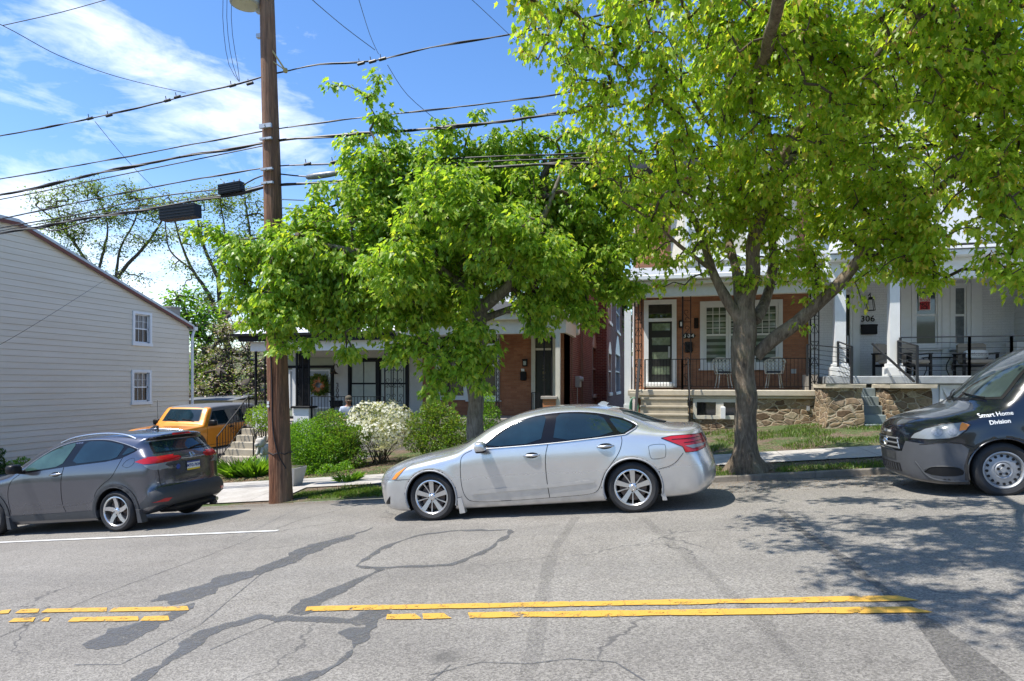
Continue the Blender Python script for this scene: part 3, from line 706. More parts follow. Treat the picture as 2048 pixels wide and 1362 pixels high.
bl += [(1200, 330, 10.8, .5, 1.8), (1180, 250, 10.4, .4, 1.8), (1150, 330, 11, .3, 1.8), (1250, 480, 11.2, .35, 1.8), (1300, 450, 11, .6, 1.8), (1400, 420, 11, .8, 1.8), (1480, 480, 11.8, .6, 1.8), (1590, 450, 11.8, .7, 1.8), (1680, 420, 11, .8, 1.8), (1650, 520, 11, .5, 1.8), (1780, 430, 10, .8, 1.8), (1850, 490, 9.8, .6, 1.8), (1570, 530, 11.9, .4, 1.8), (1330, 520, 11, .4, 1.8), (1270, 380, 11, .6, 1.8), (1400, 555, 11.3, .25, 1.8), (1740, 540, 10.4, .4, 1.8), (1930, 540, 9.2, .4, 1.8), (2010, 430, 8.6, .6, 1.8), (1900, 430, 9, .6, 1.8), (1360, 330, 11.4, .7, 1.8), (1600, 330, 11, .8, 1.8), (1480, 400, 11, .7, 1.8)]
# boughs reaching out over the road above the picture (their shade falls on the asphalt)
shade = []
for (px, py, h, r) in [(1545, 1040, 5.6, .4), (1610, 1035, 6, .5), (1650, 1095, 6, .6), (1740, 1050, 6, .75), (1770, 1140, 6.4, .6), (1725, 1185, 6.4, .3), (1850, 1090, 6.5, .85), (1880, 1185, 6.5, .55), (1960, 1050, 6.4, .95), (1990, 1150, 6.6, .8), (2070, 1110, 6.6, 1), (2070, 1215, 6.8, .6), (1855, 1235, 6.5, .22), (1900, 1010, 6, .8), (1560, 1000, 6, .45), (1680, 1000, 6, .6)]:
    p = PG(px, py); shade.append((p - LD * (h / -LD.z), r * 1.12, .8))
# keep the porch fronts readable: hanging fringes
bl += [(1300, 575, 11, .3), (1345, 610, 11, .16), (1400, 600, 11, .22), (1610, 600, 10.8, .22), (1740, 600, 9.8, .2), (1830, 590, 9.5, .16), (1985, 610, 8.8, .16), (1405, 690, 11, .1), (1600, 640, 10.8, .2), (1500, 555, 11, .35), (2035, 590, 8.5, .25)]
tree('large forking maple with yellow-green leaves and a big low limb, right of the silver sedan', 'tree', tuple(PT(1500, 945, t2)), limbs2,
     [(PT(b[0], b[1], b[2]), b[3], b[4] if len(b) > 4 else 1) for b in bl] + shade, 27, 16, .088, M_LEAF2, M_BARK, spread=.23, seeds=1300, flare=.9, seed=5, gap=.3, holes=.07, group='street maples on the verge', droop=.9)
# ---- the denser maple behind the nose of the silver sedan
t1 = 12.6
limbs1 = [limb([(953, 950, 28), (951, 890, 23), (950, 830, 21), (948, 760, 20), (952, 700, 19), (958, 650, 18), (958, 600, 17)], t1),
  limb([(955, 640, 18), (932, 575, 16), (926, 510, 14), (918, 470, 12, 12.8), (925, 380, 8, 13), (950, 280, 4, 13)], t1),
  limb([(955, 620, 15), (985, 600, 16, 12.4), (1015, 572, 15, 12.2), (1050, 510, 11, 12), (1090, 430, 8, 12), (1120, 350, 4, 12)], t1),
  limb([(945, 590, 16), (900, 555, 16, 12.4), (865, 530, 13, 12.2), (800, 520, 10, 12), (720, 505, 9, 11.9), (650, 490, 7, 11.8), (580, 474, 4, 11.8), (470, 480, 2, 11.8)], t1),
  limb([(918, 470, 9, 12.8), (880, 410, 8, 12.6), (840, 370, 6, 12.4), (780, 330, 4, 12.2), (740, 260, 2.5, 12.2)], t1),
  limb([(900, 555, 9, 12.4), (820, 460, 7, 13), (740, 410, 5, 13.2), (660, 390, 3, 13.2)], t1),
  limb([(960, 640, 10), (1040, 610, 8, 12.8), (1130, 570, 6, 12.9), (1210, 560, 3, 13)], t1)]
bl = [(935, 600, 11.6, .3), (950, 660, 11.6, .3), (925, 720, 11.6, .28), (975, 700, 11.6, .22), (905, 790, 11.5, .14), (955, 775, 11.6, .14), (940, 640, 11.5, .2), (1230, 400, 12.3, .6), (1265, 500, 12.2, .45), (1190, 300, 12.4, .45), (1270, 570, 12.2, .3), (1120, 270, 12.4, .35), (1240, 640, 12, .15), (590, 500, 11.4, .4), (570, 560, 11.4, .4), (545, 610, 11.4, .35), (575, 640, 11.4, .35), (560, 690, 11.4, .2), (480, 520, 11.5, .35), (510, 640, 11.5, .22), (470, 600, 11.6, .2), (600, 590, 11.5, .4), (620, 700, 11.6, .22), (395, 466, 11.8, .12), (430, 470, 11.8, .22), (480, 490, 11.8, .38), (480, 560, 11.9, .3), (530, 600, 11.9, .45), (545, 520, 11.9, .55), (560, 670, 11.8, .3), (545, 460, 11.8, .25), (620, 610, 12, .65), (640, 530, 12, .8), (640, 440, 12.2, .5), (690, 650, 12, .45), (700, 700, 11.8, .28), (730, 560, 12.2, 1.0), (720, 440, 12.4, 1.0), (770, 350, 12.4, .7), (700, 330, 12.4, .35), (650, 375, 12.4, .28),
  (700, 285, 12.3, .28), (680, 235, 12.3, .16), (662, 175, 12.3, .1), (765, 240, 12.3, .3), (755, 160, 12.3, .14), (745, 200, 12.3, .16), (800, 290, 12.3, .3), (790, 640, 12, .6), (790, 700, 11.8, .3), (840, 600, 12.2, .8), (840, 470, 12.5, 1.1), (850, 350, 12.6, .8), (880, 255, 12.5, .25), (900, 290, 12.5, .35), (850, 690, 11.7, .4), (880, 735, 11.6, .35), (870, 780, 11.6, .2), (935, 760, 11.7, .25), (920, 690, 11.8, .35), (960, 725, 12, .3),
  (930, 400, 12.8, 1.0), (960, 230, 12.5, .16), (985, 280, 12.5, .3), (960, 330, 12.7, .55), (1000, 520, 12.6, .9), (1040, 400, 12.6, .9), (1050, 290, 12.5, .4), (1050, 225, 12.5, .14), (1080, 480, 12.4, 1.0), (1090, 600, 12, .6), (1080, 660, 11.9, .25), (1150, 420, 12.5, .9), (1170, 530, 12.3, .85), (1160, 620, 12, .35), (1230, 580, 12.3, .45), (1230, 470, 12.6, .6), (1190, 340, 12.6, .6), (1140, 310, 12.5, .4), (1180, 650, 12, .18), (1005, 660, 12, .2),
  (900, 480, 14, 1.2), (760, 480, 14, 1.0), (1050, 420, 14, 1.1), (640, 560, 13.4, .7), (1170, 500, 14, 1.0), (900, 600, 13.8, .9), (1000, 350, 14, .8), (700, 600, 13.6, .8), (1100, 600, 13.6, .6), (900, 420, 11, .9), (1000, 480, 11, .8), (1100, 520, 11.2, .6), (800, 540, 11, .7)]
tree('bushy mid-green maple behind the nose of the silver sedan', 'tree', tuple(PT(953, 945, t1)), limbs1,
     [(PT(b[0], b[1], b[2]), b[3]) for b in bl], 66, 16, .104, M_LEAF1, M_BARK2, spread=.22, flare=.35, seed=9, gap=.75, holes=.3, group='street maples on the verge', droop=.8)
# ---- far trees behind the cream sided house
def far(label, base, t, limbs_px, blobs_px, dens, lm, leaf=.3, per=7, name='tall_tree', seed=3, spread=.7, bm=M_BARKD, cat='tree', group='trees on the slope behind the houses', tw=.02, gap=.2, kind='oval'):
    L = [limb(l, t, .5) for l in limbs_px]; p = PT(base[0], base[1], t)
    return tree(label, cat, tuple(p), L, [(PT(b[0], b[1], b[3] if len(b) > 3 else t), b[2] * t / F) for b in blobs_px], dens, per, leaf, lm, bm, kind=kind, spread=spread, seed=seed, name=name, twig_r=tw, gap=gap, droop=.2, group=group, curve=.1)
_ra = random.Random(4)
def cloud_px(cx, cy, rx, ry, n, r0, r1): return [(cx + rx * math.cos(a_) * q_, cy + ry * math.sin(a_) * q_, _ra.uniform(r0, r1)) for a_, q_ in [(_ra.uniform(0, 6.283), _ra.random() ** .5) for _ in range(n)]]
far('open-crowned tall tree rising just right of the cream house roof', (215, 760), 46,
    [[(225, 790, 16), (222, 640, 13), (205, 590, 12)], [(208, 620, 11), (190, 560, 9), (165, 510, 6), (120, 450, 4), (70, 410, 2)], [(208, 610, 11), (232, 560, 9), (255, 530, 7), (300, 480, 5), (330, 430, 3)], [(190, 560, 6), (208, 500, 5), (215, 450, 3), (200, 400, 2)], [(232, 560, 6), (240, 500, 4), (270, 440, 3), (280, 400, 2)], [(205, 590, 6), (160, 560, 4), (130, 500, 3)]],
    cloud_px(200, 460, 150, 95, 34, 12, 26) + [(80, 400, 28), (130, 390, 36), (190, 385, 34), (250, 390, 30), (300, 420, 34), (230, 430, 32), (160, 440, 34), (110, 450, 20), (290, 480, 26), (140, 500, 22), (330, 470, 26), (250, 480, 20), (240, 590, 26), (270, 620, 26), (290, 560, 18), (200, 440, 20)], 11, M_LEAFB, .16, 10, seed=21, gap=0, tw=.012, spread=.8)
far('tall tree with leaning dark limbs between the cream house and the pole', (440, 800), 42,
    [[(470, 820, 16), (455, 700, 14), (442, 640, 12)], [(442, 650, 9), (418, 590, 8), (385, 540, 6), (360, 480, 4), (340, 400, 2)], [(442, 640, 9), (436, 560, 8), (410, 500, 6), (395, 440, 3)], [(450, 650, 9), (470, 570, 7), (500, 500, 5), (490, 400, 3)], [(385, 540, 4), (340, 500, 3), (330, 440, 2)], [(436, 560, 6), (450, 480, 4), (440, 400, 2)]],
    cloud_px(420, 490, 100, 110, 34, 12, 24) + [(340, 400, 26), (390, 400, 30), (440, 395, 32), (490, 400, 34), (530, 430, 30), (360, 460, 26), (420, 460, 26), (480, 470, 28), (350, 530, 22), (390, 540, 20), (500, 530, 30), (450, 530, 22), (400, 600, 20), (360, 590, 16)], 11, M_LEAFB, .16, 10, seed=22, gap=0, tw=.012, spread=.8)
far('dark green leafy tree standing right behind the cream house eave', (400, 800), 38,
    [[(395, 800, 8), (390, 720, 7), (380, 650, 5)], [(385, 690, 5), (370, 620, 4), (345, 580, 2)], [(388, 680, 4), (410, 640, 3)]],
    [(350, 600, 26), (380, 590, 26), (370, 640, 34), (405, 640, 30), (400, 690, 32), (390, 740, 30), (420, 720, 26), (395, 770, 24), (430, 660, 20)], 11, M_LEAFS, .3, 9, seed=23, name='leafy_tree')
far('pale pink blossoming tree on the slope left of the pole', (470, 830), 36,
    [[(480, 830, 6), (470, 760, 5), (455, 700, 4)], [(470, 770, 3), (500, 700, 3), (510, 640, 2)], [(455, 720, 3), (430, 700, 2), (410, 690, 1)]],
    [(450, 660, 26), (480, 650, 30), (440, 700, 24), (490, 700, 30), (470, 740, 26), (510, 750, 22), (430, 740, 18)], 26, [M_PINK, M_LEAFB, M_PINK, M_LEAFO], .12, 12, seed=24, name='blossoming_tree', spread=.5)
_tb = [(395 + (i % 8) * 27 + (i // 8 % 2) * 12, 620 + (i // 8) * 27, 19, 32 + (7 - i // 8) * 1.3) for i in range(56)]
far('scrubby brown and green thicket low on the slope behind the parked cars', (450, 830), 33,
    [[(450, 830, 3), (440, 790, 2), (430, 770, 1)], [(510, 830, 3), (500, 790, 2), (500, 750, 1)]],
    _tb + [(410, 780, 20), (450, 780, 22), (490, 790, 20), (530, 790, 20), (560, 780, 24), (430, 760, 20), (520, 740, 30), (580, 740, 30), (590, 690, 30)], 26, [M_LEAFO, M_LITTER, M_LEAFB, M_LEAFB, M_LEAFO, M_PINK], .13, 12, seed=25, name='thicket', cat='bush', spread=.45, group='trees on the slope behind the houses')
far('green tree seen through the gap right of the dark brick side wall', (1262, 800), 40, [[(1262, 800, 5), (1262, 700, 4), (1264, 640, 2)]],
    [(1262, 640, 30), (1275, 690, 24), (1250, 600, 30), (1280, 600, 26)], 8, M_LEAFS, .3, 9, seed=26, name='leafy_tree')
for i, (px, py, r, t, lb) in enumerate([(620, 560, 60, 52, 'tree behind the row, hidden mostly by the nearer bushy maple'), (90, 640, 50, 60, 'tree far behind the cream house roof, hardly seen')]):
    pass
# ---- shrubs and flowers in the front garden
def shrub(name, label, loc, blobs, n, leaf, lm, kind='oval', flowers=0, fmat=None, group=None, stem=True, fs=.05, seed=1, up=.4, stemc=M_TWIG, cat='shrub', droop=.0):
    global RNG
    RNG = np.random.default_rng(seed); root = thing(name, label, cat, tuple(loc), group)
    tot = sum(b[1] ** 2 for b in blobs); P = []; D = []
    for c_, r_ in blobs:
        k = max(5, int(n * r_ ** 2 / tot)); d = unit(k); rr = r_ * (RNG.random((k, 1)) ** .28); 
        bump = 1 + .22 * np.array([mnoise.noise(Vector(x) * 2.7 + Vector(c_)) for x in d])[:, None]
        p = np.array(c_) + d * rr * bump * np.array([[1, 1, .85]]); P.append(p); D.append(d)
    P = np.concatenate(P); D = np.concatenate(D)
    gz = np.array([G(p[0], p[1]) for p in P]); ok = P[:, 2] > gz + .03; P = P[ok]; D = D[ok]
    T = D + unit(len(P)) * .8; T[:, 2] += .25 - droop; N = unit(len(P)) * .6 + D * .5; N[:, 2] += up
    scatter_mesh('foliage', lm, P, T, N, leaf * RNG.uniform(.6, 1.25, len(P)), kind, root)
    if stem:
        mb = MB(); b0 = Vector(loc)
        for c_, r_ in blobs:
            for k in range(5):
                e = Vector(c_) + Vector(unit(1)[0]) * r_ * .8; s_ = b0 + Vector((RNG.normal() * .1, RNG.normal() * .1, -.03)); mid = (s_ + e) / 2 + Vector((0, 0, .08))
                mb.tube([s_, mid, e], [.014, .009, .004], 5)
        mb.build('stem', stemc, root)
    if flowers:
        P = []; D = []
        for c_, r_ in blobs:
            k = max(5, int(flowers * r_ ** 2 / tot)); d = unit(k); bump = 1 + .22 * np.array([mnoise.noise(Vector(x) * 2.7 + Vector(c_)) for x in d])[:, None]
            P.append(np.array(c_) + d * r_ * (.9 + .15 * RNG.random((k, 1))) * bump * np.array([[1, 1, .85]])); D.append(d)
        P = np.concatenate(P); D = np.concatenate(D)
        keep = np.array([mnoise.noise(Vector(p) * 3.3) > -.32 and p[2] > G(p[0], p[1]) + .15 for p in P]); P = P[keep]; D = D[keep]
        Tn = np.cross(D, unit(len(P))); scatter_mesh('blossom', fmat, P, Tn, D + unit(len(P)) * .4, fs * RNG.uniform(.7, 1.2, len(P)), 'flower', root)
    return root
def SB(px, py, r, v): p = PV(px, py, v); t = p.y / ray(px, py).y; return (tuple(p), r * t / F)
def foot(px, v): p = PV(px, 900, v); return Vector((p.x, p.y, G(p.x, p.y)))
shrub('round_shrub', 'bright green rounded shrub just right of the wooden pole', foot(625, 15.6), [SB(622, 880, 52, 15.6), SB(600, 900, 40, 15.2), SB(650, 905, 44, 15.4), SB(630, 925, 40, 15.3), SB(592, 870, 26, 15.6)], 15000, .055, M_LEAFS, seed=31, group='garden shrubs')
shrub('round_shrub', 'taller olive-green shrub left of the white azalea', foot(690, 15.8), [SB(662, 850, 36, 15.9), SB(690, 880, 40, 15.8), SB(670, 900, 42, 15.6), SB(705, 915, 30, 15.6), SB(715, 870, 24, 15.8)], 12000, .055, [M_LEAFS, M_LEAFO], seed=32, group='garden shrubs')
shrub('azalea', 'wide azalea covered in white blossoms beside the person in the cap', foot(760, 16.2), [SB(735, 835, 38, 16.4), SB(770, 838, 42, 16.2), SB(800, 840, 32, 16.3), SB(720, 855, 30, 16.1), SB(755, 868, 38, 15.9), SB(790, 870, 34, 16)], 4200, .04, M_LEAFO, flowers=3400, fmat=M_PETAL, fs=.072, seed=33, group='garden shrubs')
shrub('leafy_shrub', 'loose yellow-green shrub right of the white azalea under the maple', foot(860, 16.3), [SB(845, 850, 34, 16.3), SB(885, 840, 36, 16.4), SB(870, 880, 38, 16.1), SB(915, 860, 32, 16.2), SB(905, 890, 28, 16), SB(830, 885, 22, 16), SB(865, 820, 24, 16.4)], 12000, .055, [M_LEAFS, M_LEAFO, M_LEAFO], seed=34, group='garden shrubs')
shrub('leafy_shrub', 'small green shrub right of the bushy maple trunk', foot(978, 16.4), [SB(975, 830, 26, 16.6), SB(985, 870, 26, 16.4), SB(972, 800, 18, 16.6)], 3000, .05, M_LEAFS, seed=35, group='garden shrubs')
shrub('small_tree', 'little lime-leaved sapling at the stair left of the pole', foot(525, 16.6), [SB(512, 832, 22, 16.6), SB(535, 828, 26, 16.6), SB(522, 848, 18, 16.6), SB(545, 850, 20, 16.6), SB(500, 840, 10, 16.6)], 1700, .06, M_LEAFY, seed=36, cat='sapling')
shrub('conifer_shrub', 'dark narrow shrub at the left edge against the cream siding', foot(0, 15.6) , [SB(0, 905, 9, 15.4), SB(-4, 925, 13, 15.4), SB(0, 940, 14, 15.4)], 1500, .05, M_LEAFD, seed=37, group='garden shrubs')
shrub('round_shrub', 'low light green shrub under the cream siding, above the grey car hood', foot(45, 15.6), [SB(45, 925, 13, 15.6), SB(25, 930, 10, 15.6), SB(62, 930, 9, 15.6)], 900, .05, M_LEAFS, seed=38, group='garden shrubs')
def blades(name, label, centre, n, L, spread, seed, mat_=None, group=None, cat='plant'):
    global RNG
    RNG = np.random.default_rng(seed); root = thing(name, label, cat, tuple(centre), group)
    a = RNG.random(n) * 6.283; r = RNG.random(n) ** .6 * spread; P = np.stack([centre.x + np.cos(a) * r, centre.y + np.sin(a) * r, np.zeros(n)], 1)
    P[:, 2] = [G(p[0], p[1]) for p in P]; T = np.stack([np.cos(a) * .6, np.sin(a) * .6, np.ones(n)], 1) + RNG.normal(size=(n, 3)) * .2
    N = np.stack([-np.cos(a), -np.sin(a), np.ones(n) * .5], 1)
    scatter_mesh('leaves', mat_ or M_LEAFS, P, T, N, L * RNG.uniform(.6, 1.15, n), 'blade', root); return root
for i, (px, v, lb) in enumerate([(478, 15.4, 'clump of arching daylily leaves nearest the bottom stair'), (512, 15.3, 'clump of arching daylily leaves between the stair and the planter')]):
    f = foot(px, v); blades('daylily', lb, f, 260, .55, .34, 50 + i, group='daylily clumps')
    blades
f = PG(698, 962); blades('weed_tuft', 'leafy weed growing on the verge ahead of the silver sedan', f, 130, .26, .2, 60)
shrub('groundcover_patch', 'low green groundcover spilling in front of the round shrub', foot(645, 14.75), [SB(620, 945, 16, 14.9), SB(655, 945, 20, 14.8), SB(690, 938, 18, 14.9), SB(640, 955, 16, 14.7)], 2200, .05, M_LEAFS, seed=61, stem=False, cat='ground cover')
# ---- turf and litter
def stuff(name, polys, n, size, kind, m_, lay=0, seed=1, thr=-9, nz=1.2):
    global RNG
    RNG = np.random.default_rng(seed); P = []
    area = [abs((b - a) * (d - c)) for a, b, c, d in polys]; tot = sum(area)
    for (a, b, c, d), ar in zip(polys, area):
        k = int(n * ar / tot); P.append(np.stack([RNG.uniform(a, b, k), RNG.uniform(c, d, k)], 1))
    P = np.concatenate(P); keep = np.array([mnoise.noise(Vector((p[0] * nz, p[1] * nz, 3))) > thr for p in P]); P = P[keep]
    Z = np.array([G(p[0], p[1]) for p in P]) - (0 if lay else .02); P = np.column_stack([P, Z]); k = len(P)
    if lay: P[:, 2] += .004; T = unit(k); T[:, 2] *= .25; N = unit(k) * .35; N[:, 2] += 1
    else: T = unit(k) * .5; T[:, 2] = 1; N = unit(k); N[:, 2] = .3
    o = scatter_mesh(name, m_, P, T, N, size * RNG.uniform(.5, 1.3, k), kind); o['kind'] = 'stuff'; return o
stuff('grass', [(-7.4, 10, 11.53, 12.68)], 20000, .07, 'blade', M_GRASS, seed=71, thr=.06, nz=.9)
stuff('grass', [(-1, 10, 14.35, 18.4)], 24000, .09, 'blade', M_GRASS, seed=72, thr=-.02, nz=.8)
stuff('grass', [(-7.4, -4.6, 11.62, 12.3)], 5000, .06, 'blade', M_GRASS, seed=75, thr=-.2)
stuff('leaf_litter', [(-13, -2, 14.35, 17.5), (-13, -9, 14.35, 16)], 11000, .045, 'oval', M_LITTER, 1, seed=73)
stuff('leaf_litter', [(-7.4, 10, 11.53, 12.68), (0, 10, 14.4, 18)], 9000, .035, 'oval', M_LITTER, 1, seed=74)
stuff('road_grit', [(-2, 8, 11.0, 11.4), (-9, -2, 11.15, 11.45), (-2, 8, 10, 11.0)], 3200, .024, 'oval', M_LITTER, 1, seed=76)
# ------------------------------------------------------------------ house helpers
VW = 21.0; VP_ = 18.8
def U(px, v): return PV(px, 768, v).x
def Zt(px, py, v): return PV(px, py, v).z
def rect(px0, py0, px1, py1, v):
    m_ = (px0 + px1) / 2; return U(px0, v), U(px1, v), Zt(m_, py1, v), Zt(m_, py0, v)
def frame(mb, r, v, w, d=.05, dep=None, m=None):
    """rectangular casing standing proud of the wall at v: r=(u0,u1,z0,z1) outer"""
    u0, u1, z0, z1 = r; f, b = v - d, v + (dep or .02)
    mb.box((u0, f, z0), (u0 + w, b, z1), m); mb.box((u1 - w, f, z0), (u1, b, z1), m)
    mb.box((u0 + w, f, z1 - w), (u1 - w, b, z1), m); mb.box((u0 + w, f, z0), (u1 - w, b, z0 + w), m)
def window(parent, r, v, casing=.1, fm=None, gm=None, grid_top=(2, 2), grid_bot=(0, 0), sill=True, blind=None, sash=.045, name='window', proud=.05):
    """double-hung sash window: frame > pane, sill"""
    fm = fm or M_WHITE; u0, u1, z0, z1 = r; mb = MB(); frame(mb, r, v, casing, proud)
    iu0, iu1, iz0, iz1 = u0 + casing, u1 - casing, z0 + casing, z1 - casing; zm = (iz0 + iz1) / 2
    frame(mb, (iu0 + .002, iu1 - .002, zm, iz1 - .002), v - .01, sash, .012); frame(mb, (iu0 + .002, iu1 - .002, iz0 + .002, zm + .03), v - .002, sash, .004)
    for (nx, nz), (a, b) in ((grid_top, (zm + sash, iz1 - sash)), (grid_bot, (iz0 + sash, zm))):
        for k in range(1, nx): x = iu0 + (iu1 - iu0) * k / nx; mb.box((x - .009, v - .018, a), (x + .009, v + .001, b))
        for k in range(1, nz): z = a + (b - a) * k / nz; mb.box((iu0 + sash, v - .0175, z - .009), (iu1 - sash, v + .0015, z + .009))
    w = mb.build(name, fm, parent)
    g = MB(); g.box((iu0, v + .004, iz0), (iu1, v + .012, iz1)); g.build('pane', gm or M_GLASSD, w)
    if sill: s = MB(); s.box((u0 - .05, v - proud - .05, z0 - .05), (u1 + .05, v - .003, z0 - .002), bev=.008); s.build('sill', fm, w)
    if blind:
        b_ = MB(); k = int((iz1 - iz0) / .045)
        for i in range(k): z = iz0 + i * .045; b_.face([(iu0 + .03, v + .002, z + .004), (iu1 - .03, v + .002, z + .004), (iu1 - .03, v + .0035, z + .038), (iu0 + .03, v + .0035, z + .038)])
        b_.build('blind', blind, w)
    return w
def hole_wall(mb, u0, u1, z0, z1, v, thick, holes, m=None):
    us = sorted({u0, u1, *[h[0] for h in holes], *[h[1] for h in holes]}); zs = sorted({z0, z1, *[h[2] for h in holes], *[h[3] for h in holes]})
    for a, b in zip(us, us[1:]):
        for c, d in zip(zs, zs[1:]):
            cu, cz = (a + b) / 2, (c + d) / 2
            if not any(h[0] < cu < h[1] and h[2] < cz < h[3] for h in holes): mb.box((a, v, c), (b, v + thick, d), m)
def scroll(mb, c, r, v, n=14, sgn=1, th=.008):
    pts = []
    for i in range(n + 1):
        a = i / n * 4.6; rr = r * (1 - i / n * .75); pts.append((c[0] + sgn * math.cos(a) * rr, v, c[1] + math.sin(a) * rr))
    mb.tube(pts, th, 5)
def trellis(parent, u0, u1, z0, z1, v, n=3, th=.028, name='iron_column', rungs=3):
    mb = MB()
    for k in range(n):
        u = u0 + (u1 - u0) * k / (n - 1); w = th * (1.5 if k == 0 else 1); mb.box((u - w / 2, v - w / 2, z0), (u + w / 2, v + w / 2, z1))
    for k in range(rungs + 2):
        z = z0 + .12 + (z1 - z0 - .24) * k / (rungs + 1); mb.bar((u0, v, z), (u1, v, z), .014)
    g = (u1 - u0) / (n - 1)
    for k in range(n - 1):
        cu = u0 + g * (k + .5); kk = int((z1 - z0) / .5)
        for i in range(kk):
            z = z0 + .3 + i * (z1 - z0 - .4) / kk; s_ = 1 if (i + k) % 2 else -1; r = min(g * .38, .075)
            scroll(mb, (cu, z + .1), r, v, sgn=s_); scroll(mb, (cu, z - .1), r, v, sgn=-s_); mb.tube([(cu + s_ * r, v, z + .1), (cu, v, z), (cu - s_ * r, v, z - .1)], .008, 5)
    return mb.build(name, M_BLACK, parent)
def railing(mb, a, b, h, n, bars=.012, top=.03, bot=.1, vertical=True, posts=True):
    a = Vector(a); b = Vector(b); up = Vector((0, 0, 1))
    mb.bar(a + up * h, b + up * h, top, top * .7)
    if vertical:
        mb.bar(a + up * bot, b + up * bot, top * .7, top * .5)
        for k in range(1, n):
            p = a + (b - a) * (k / n); mb.bar(p + up * bot, p + up * (h - top * .3), bars)
    else:
        for k in range(1, n): z = h * k / n; mb.bar(a + up * z, b + up * z, bars)
    if posts:
        for p in (a, b): mb.bar(p, p + up * h, top * 1.3)
def sashdoor(): pass
# ================================================================== cream sided house across the side street
UH = -20.0
hs_ = thing('sided_house', 'tall cream clapboard house with a sloping brown roof edge on the left', 'house', (UH - 3, 16, -2.6))
eave = PU(378, 655, UH); ridge = PU(32, 449, UH); v0w = 6.0; zb = -3.4
def wall_top(v): return ridge.z + (eave.z - ridge.z) * (v - ridge.y) / (eave.y - ridge.y) if v > ridge.y else ridge.z + (v - ridge.y) * .02
wb = MB(); pitch = .2
wins = []
for (a, b, c, d) in [(264, 624, 302, 691), (262, 740, 301, 808)]:
    p0 = PU(a, (b + d) / 2, UH); p1 = PU(c, (b + d) / 2, UH); top = PU((a + c) / 2, b, UH); bt = PU((a + c) / 2, d, UH); wins.append((p0.y, p1.y, bt.z, top.z))
z = zb + .9
while z < ridge.z:
    z1 = z + pitch
    # each board reaches back to where the roof cuts it
    ve = lambda q: min(eave.y, ridge.y + (ridge.z - q) / (ridge.z - eave.z) * (eave.y - ridge.y))
    vend = ve(z); vtop = max(ve(z1), v0w + .2); segs = [(v0w, vend)]
    for w_ in wins:
        if z1 > w_[2] + .02 and z < w_[3] - .02: segs = [s2 for (a, b) in segs for s2 in ((a, min(b, w_[0])), (max(a, w_[1]), b)) if s2[1] - s2[0] > .01]
    for a, b in segs: wb.add([(UH + .02, a, z), (UH + .02, b, z), (UH, vtop if b == vend else b, z1), (UH, a, z1), (UH, a, z), (UH, b, z)], [(0, 1, 2, 3), (0, 4, 5, 1)]); wb.box((UH + .0, a, z - .008), (UH + .013, b, z + .0), 1)  # thin darker strip below each board paints in the lap shadow
    z = z1
# the body behind the boards
for w_ in wins:
    for q_ in (w_[3], w_[2] - .21): wb.box((UH + .006, w_[0] - .03, q_), (UH - .1, w_[1] + .03, q_ + .21))
prof = [(v0w, zb + .7), (eave.y, zb + .7), (eave.y, eave.z), (ridge.y, ridge.z), (v0w, ridge.z - .2)]
wb.prism(prof, UH - .16, UH - 9, 'x'); wb.build('wall', [M_SIDING, plain('lap_shade_strip', (.42, .385, .32), .9)], hs_)
fb = MB(); fb.box((UH + .01, v0w, zb - 1), (UH - 8.9, eave.y - .05, zb + .89)); fb.build('foundation', M_CONCP, hs_)
rf = MB()
def roofstrip(mb, off0, off1, u0, u1):
    a = [(ridge.y, ridge.z + off0), (eave.y + .15, eave.z - .04 + off0), (eave.y + .15, eave.z - .04 + off1), (ridge.y, ridge.z + off1)]; mb.prism(a, u0, u1, 'x')
    a = [(v0w - .3, ridge.z - .25 + off0), (ridge.y, ridge.z + off0), (ridge.y, ridge.z + off1), (v0w - .3, ridge.z - .25 + off1)]; mb.prism(a, u0, u1, 'x')
roofstrip(rf, .015, .17, UH + .12, UH - 9.2); R_ = rf.build('roof', M_GSHING, hs_)
vb = MB(); roofstrip(vb, -.05, .06, UH + .135, UH + .122); vb.build('verge_board', plain('rust_red_board', (.16, .055, .04), .7), R_)
vb = MB(); roofstrip(vb, .061, .15, UH + .15, UH + .137); vb.build('verge_trim', M_GALV, R_)
gt = MB(); gt.box((UH + .2, eave.y + .1, eave.z - .12), (UH - 9.2, eave.y + .3, eave.z + .04)); gt.build('gutter', M_WHITE, hs_)
dp = MB(); dp.tube([(UH + .1, eave.y + .2, eave.z - .1), (UH + .1, eave.y + .08, eave.z - .4), (UH + .1, eave.y + .08, -2.7)], .055, 8); dp.build('downspout', M_WHITE, hs_)
M_BRN = plain('brown_curtain', (.16, .13, .11), .9, var=.3, scale=20); M_LACE = plain('lace_curtain', (.42, .42, .44), .9, var=.25, scale=25)
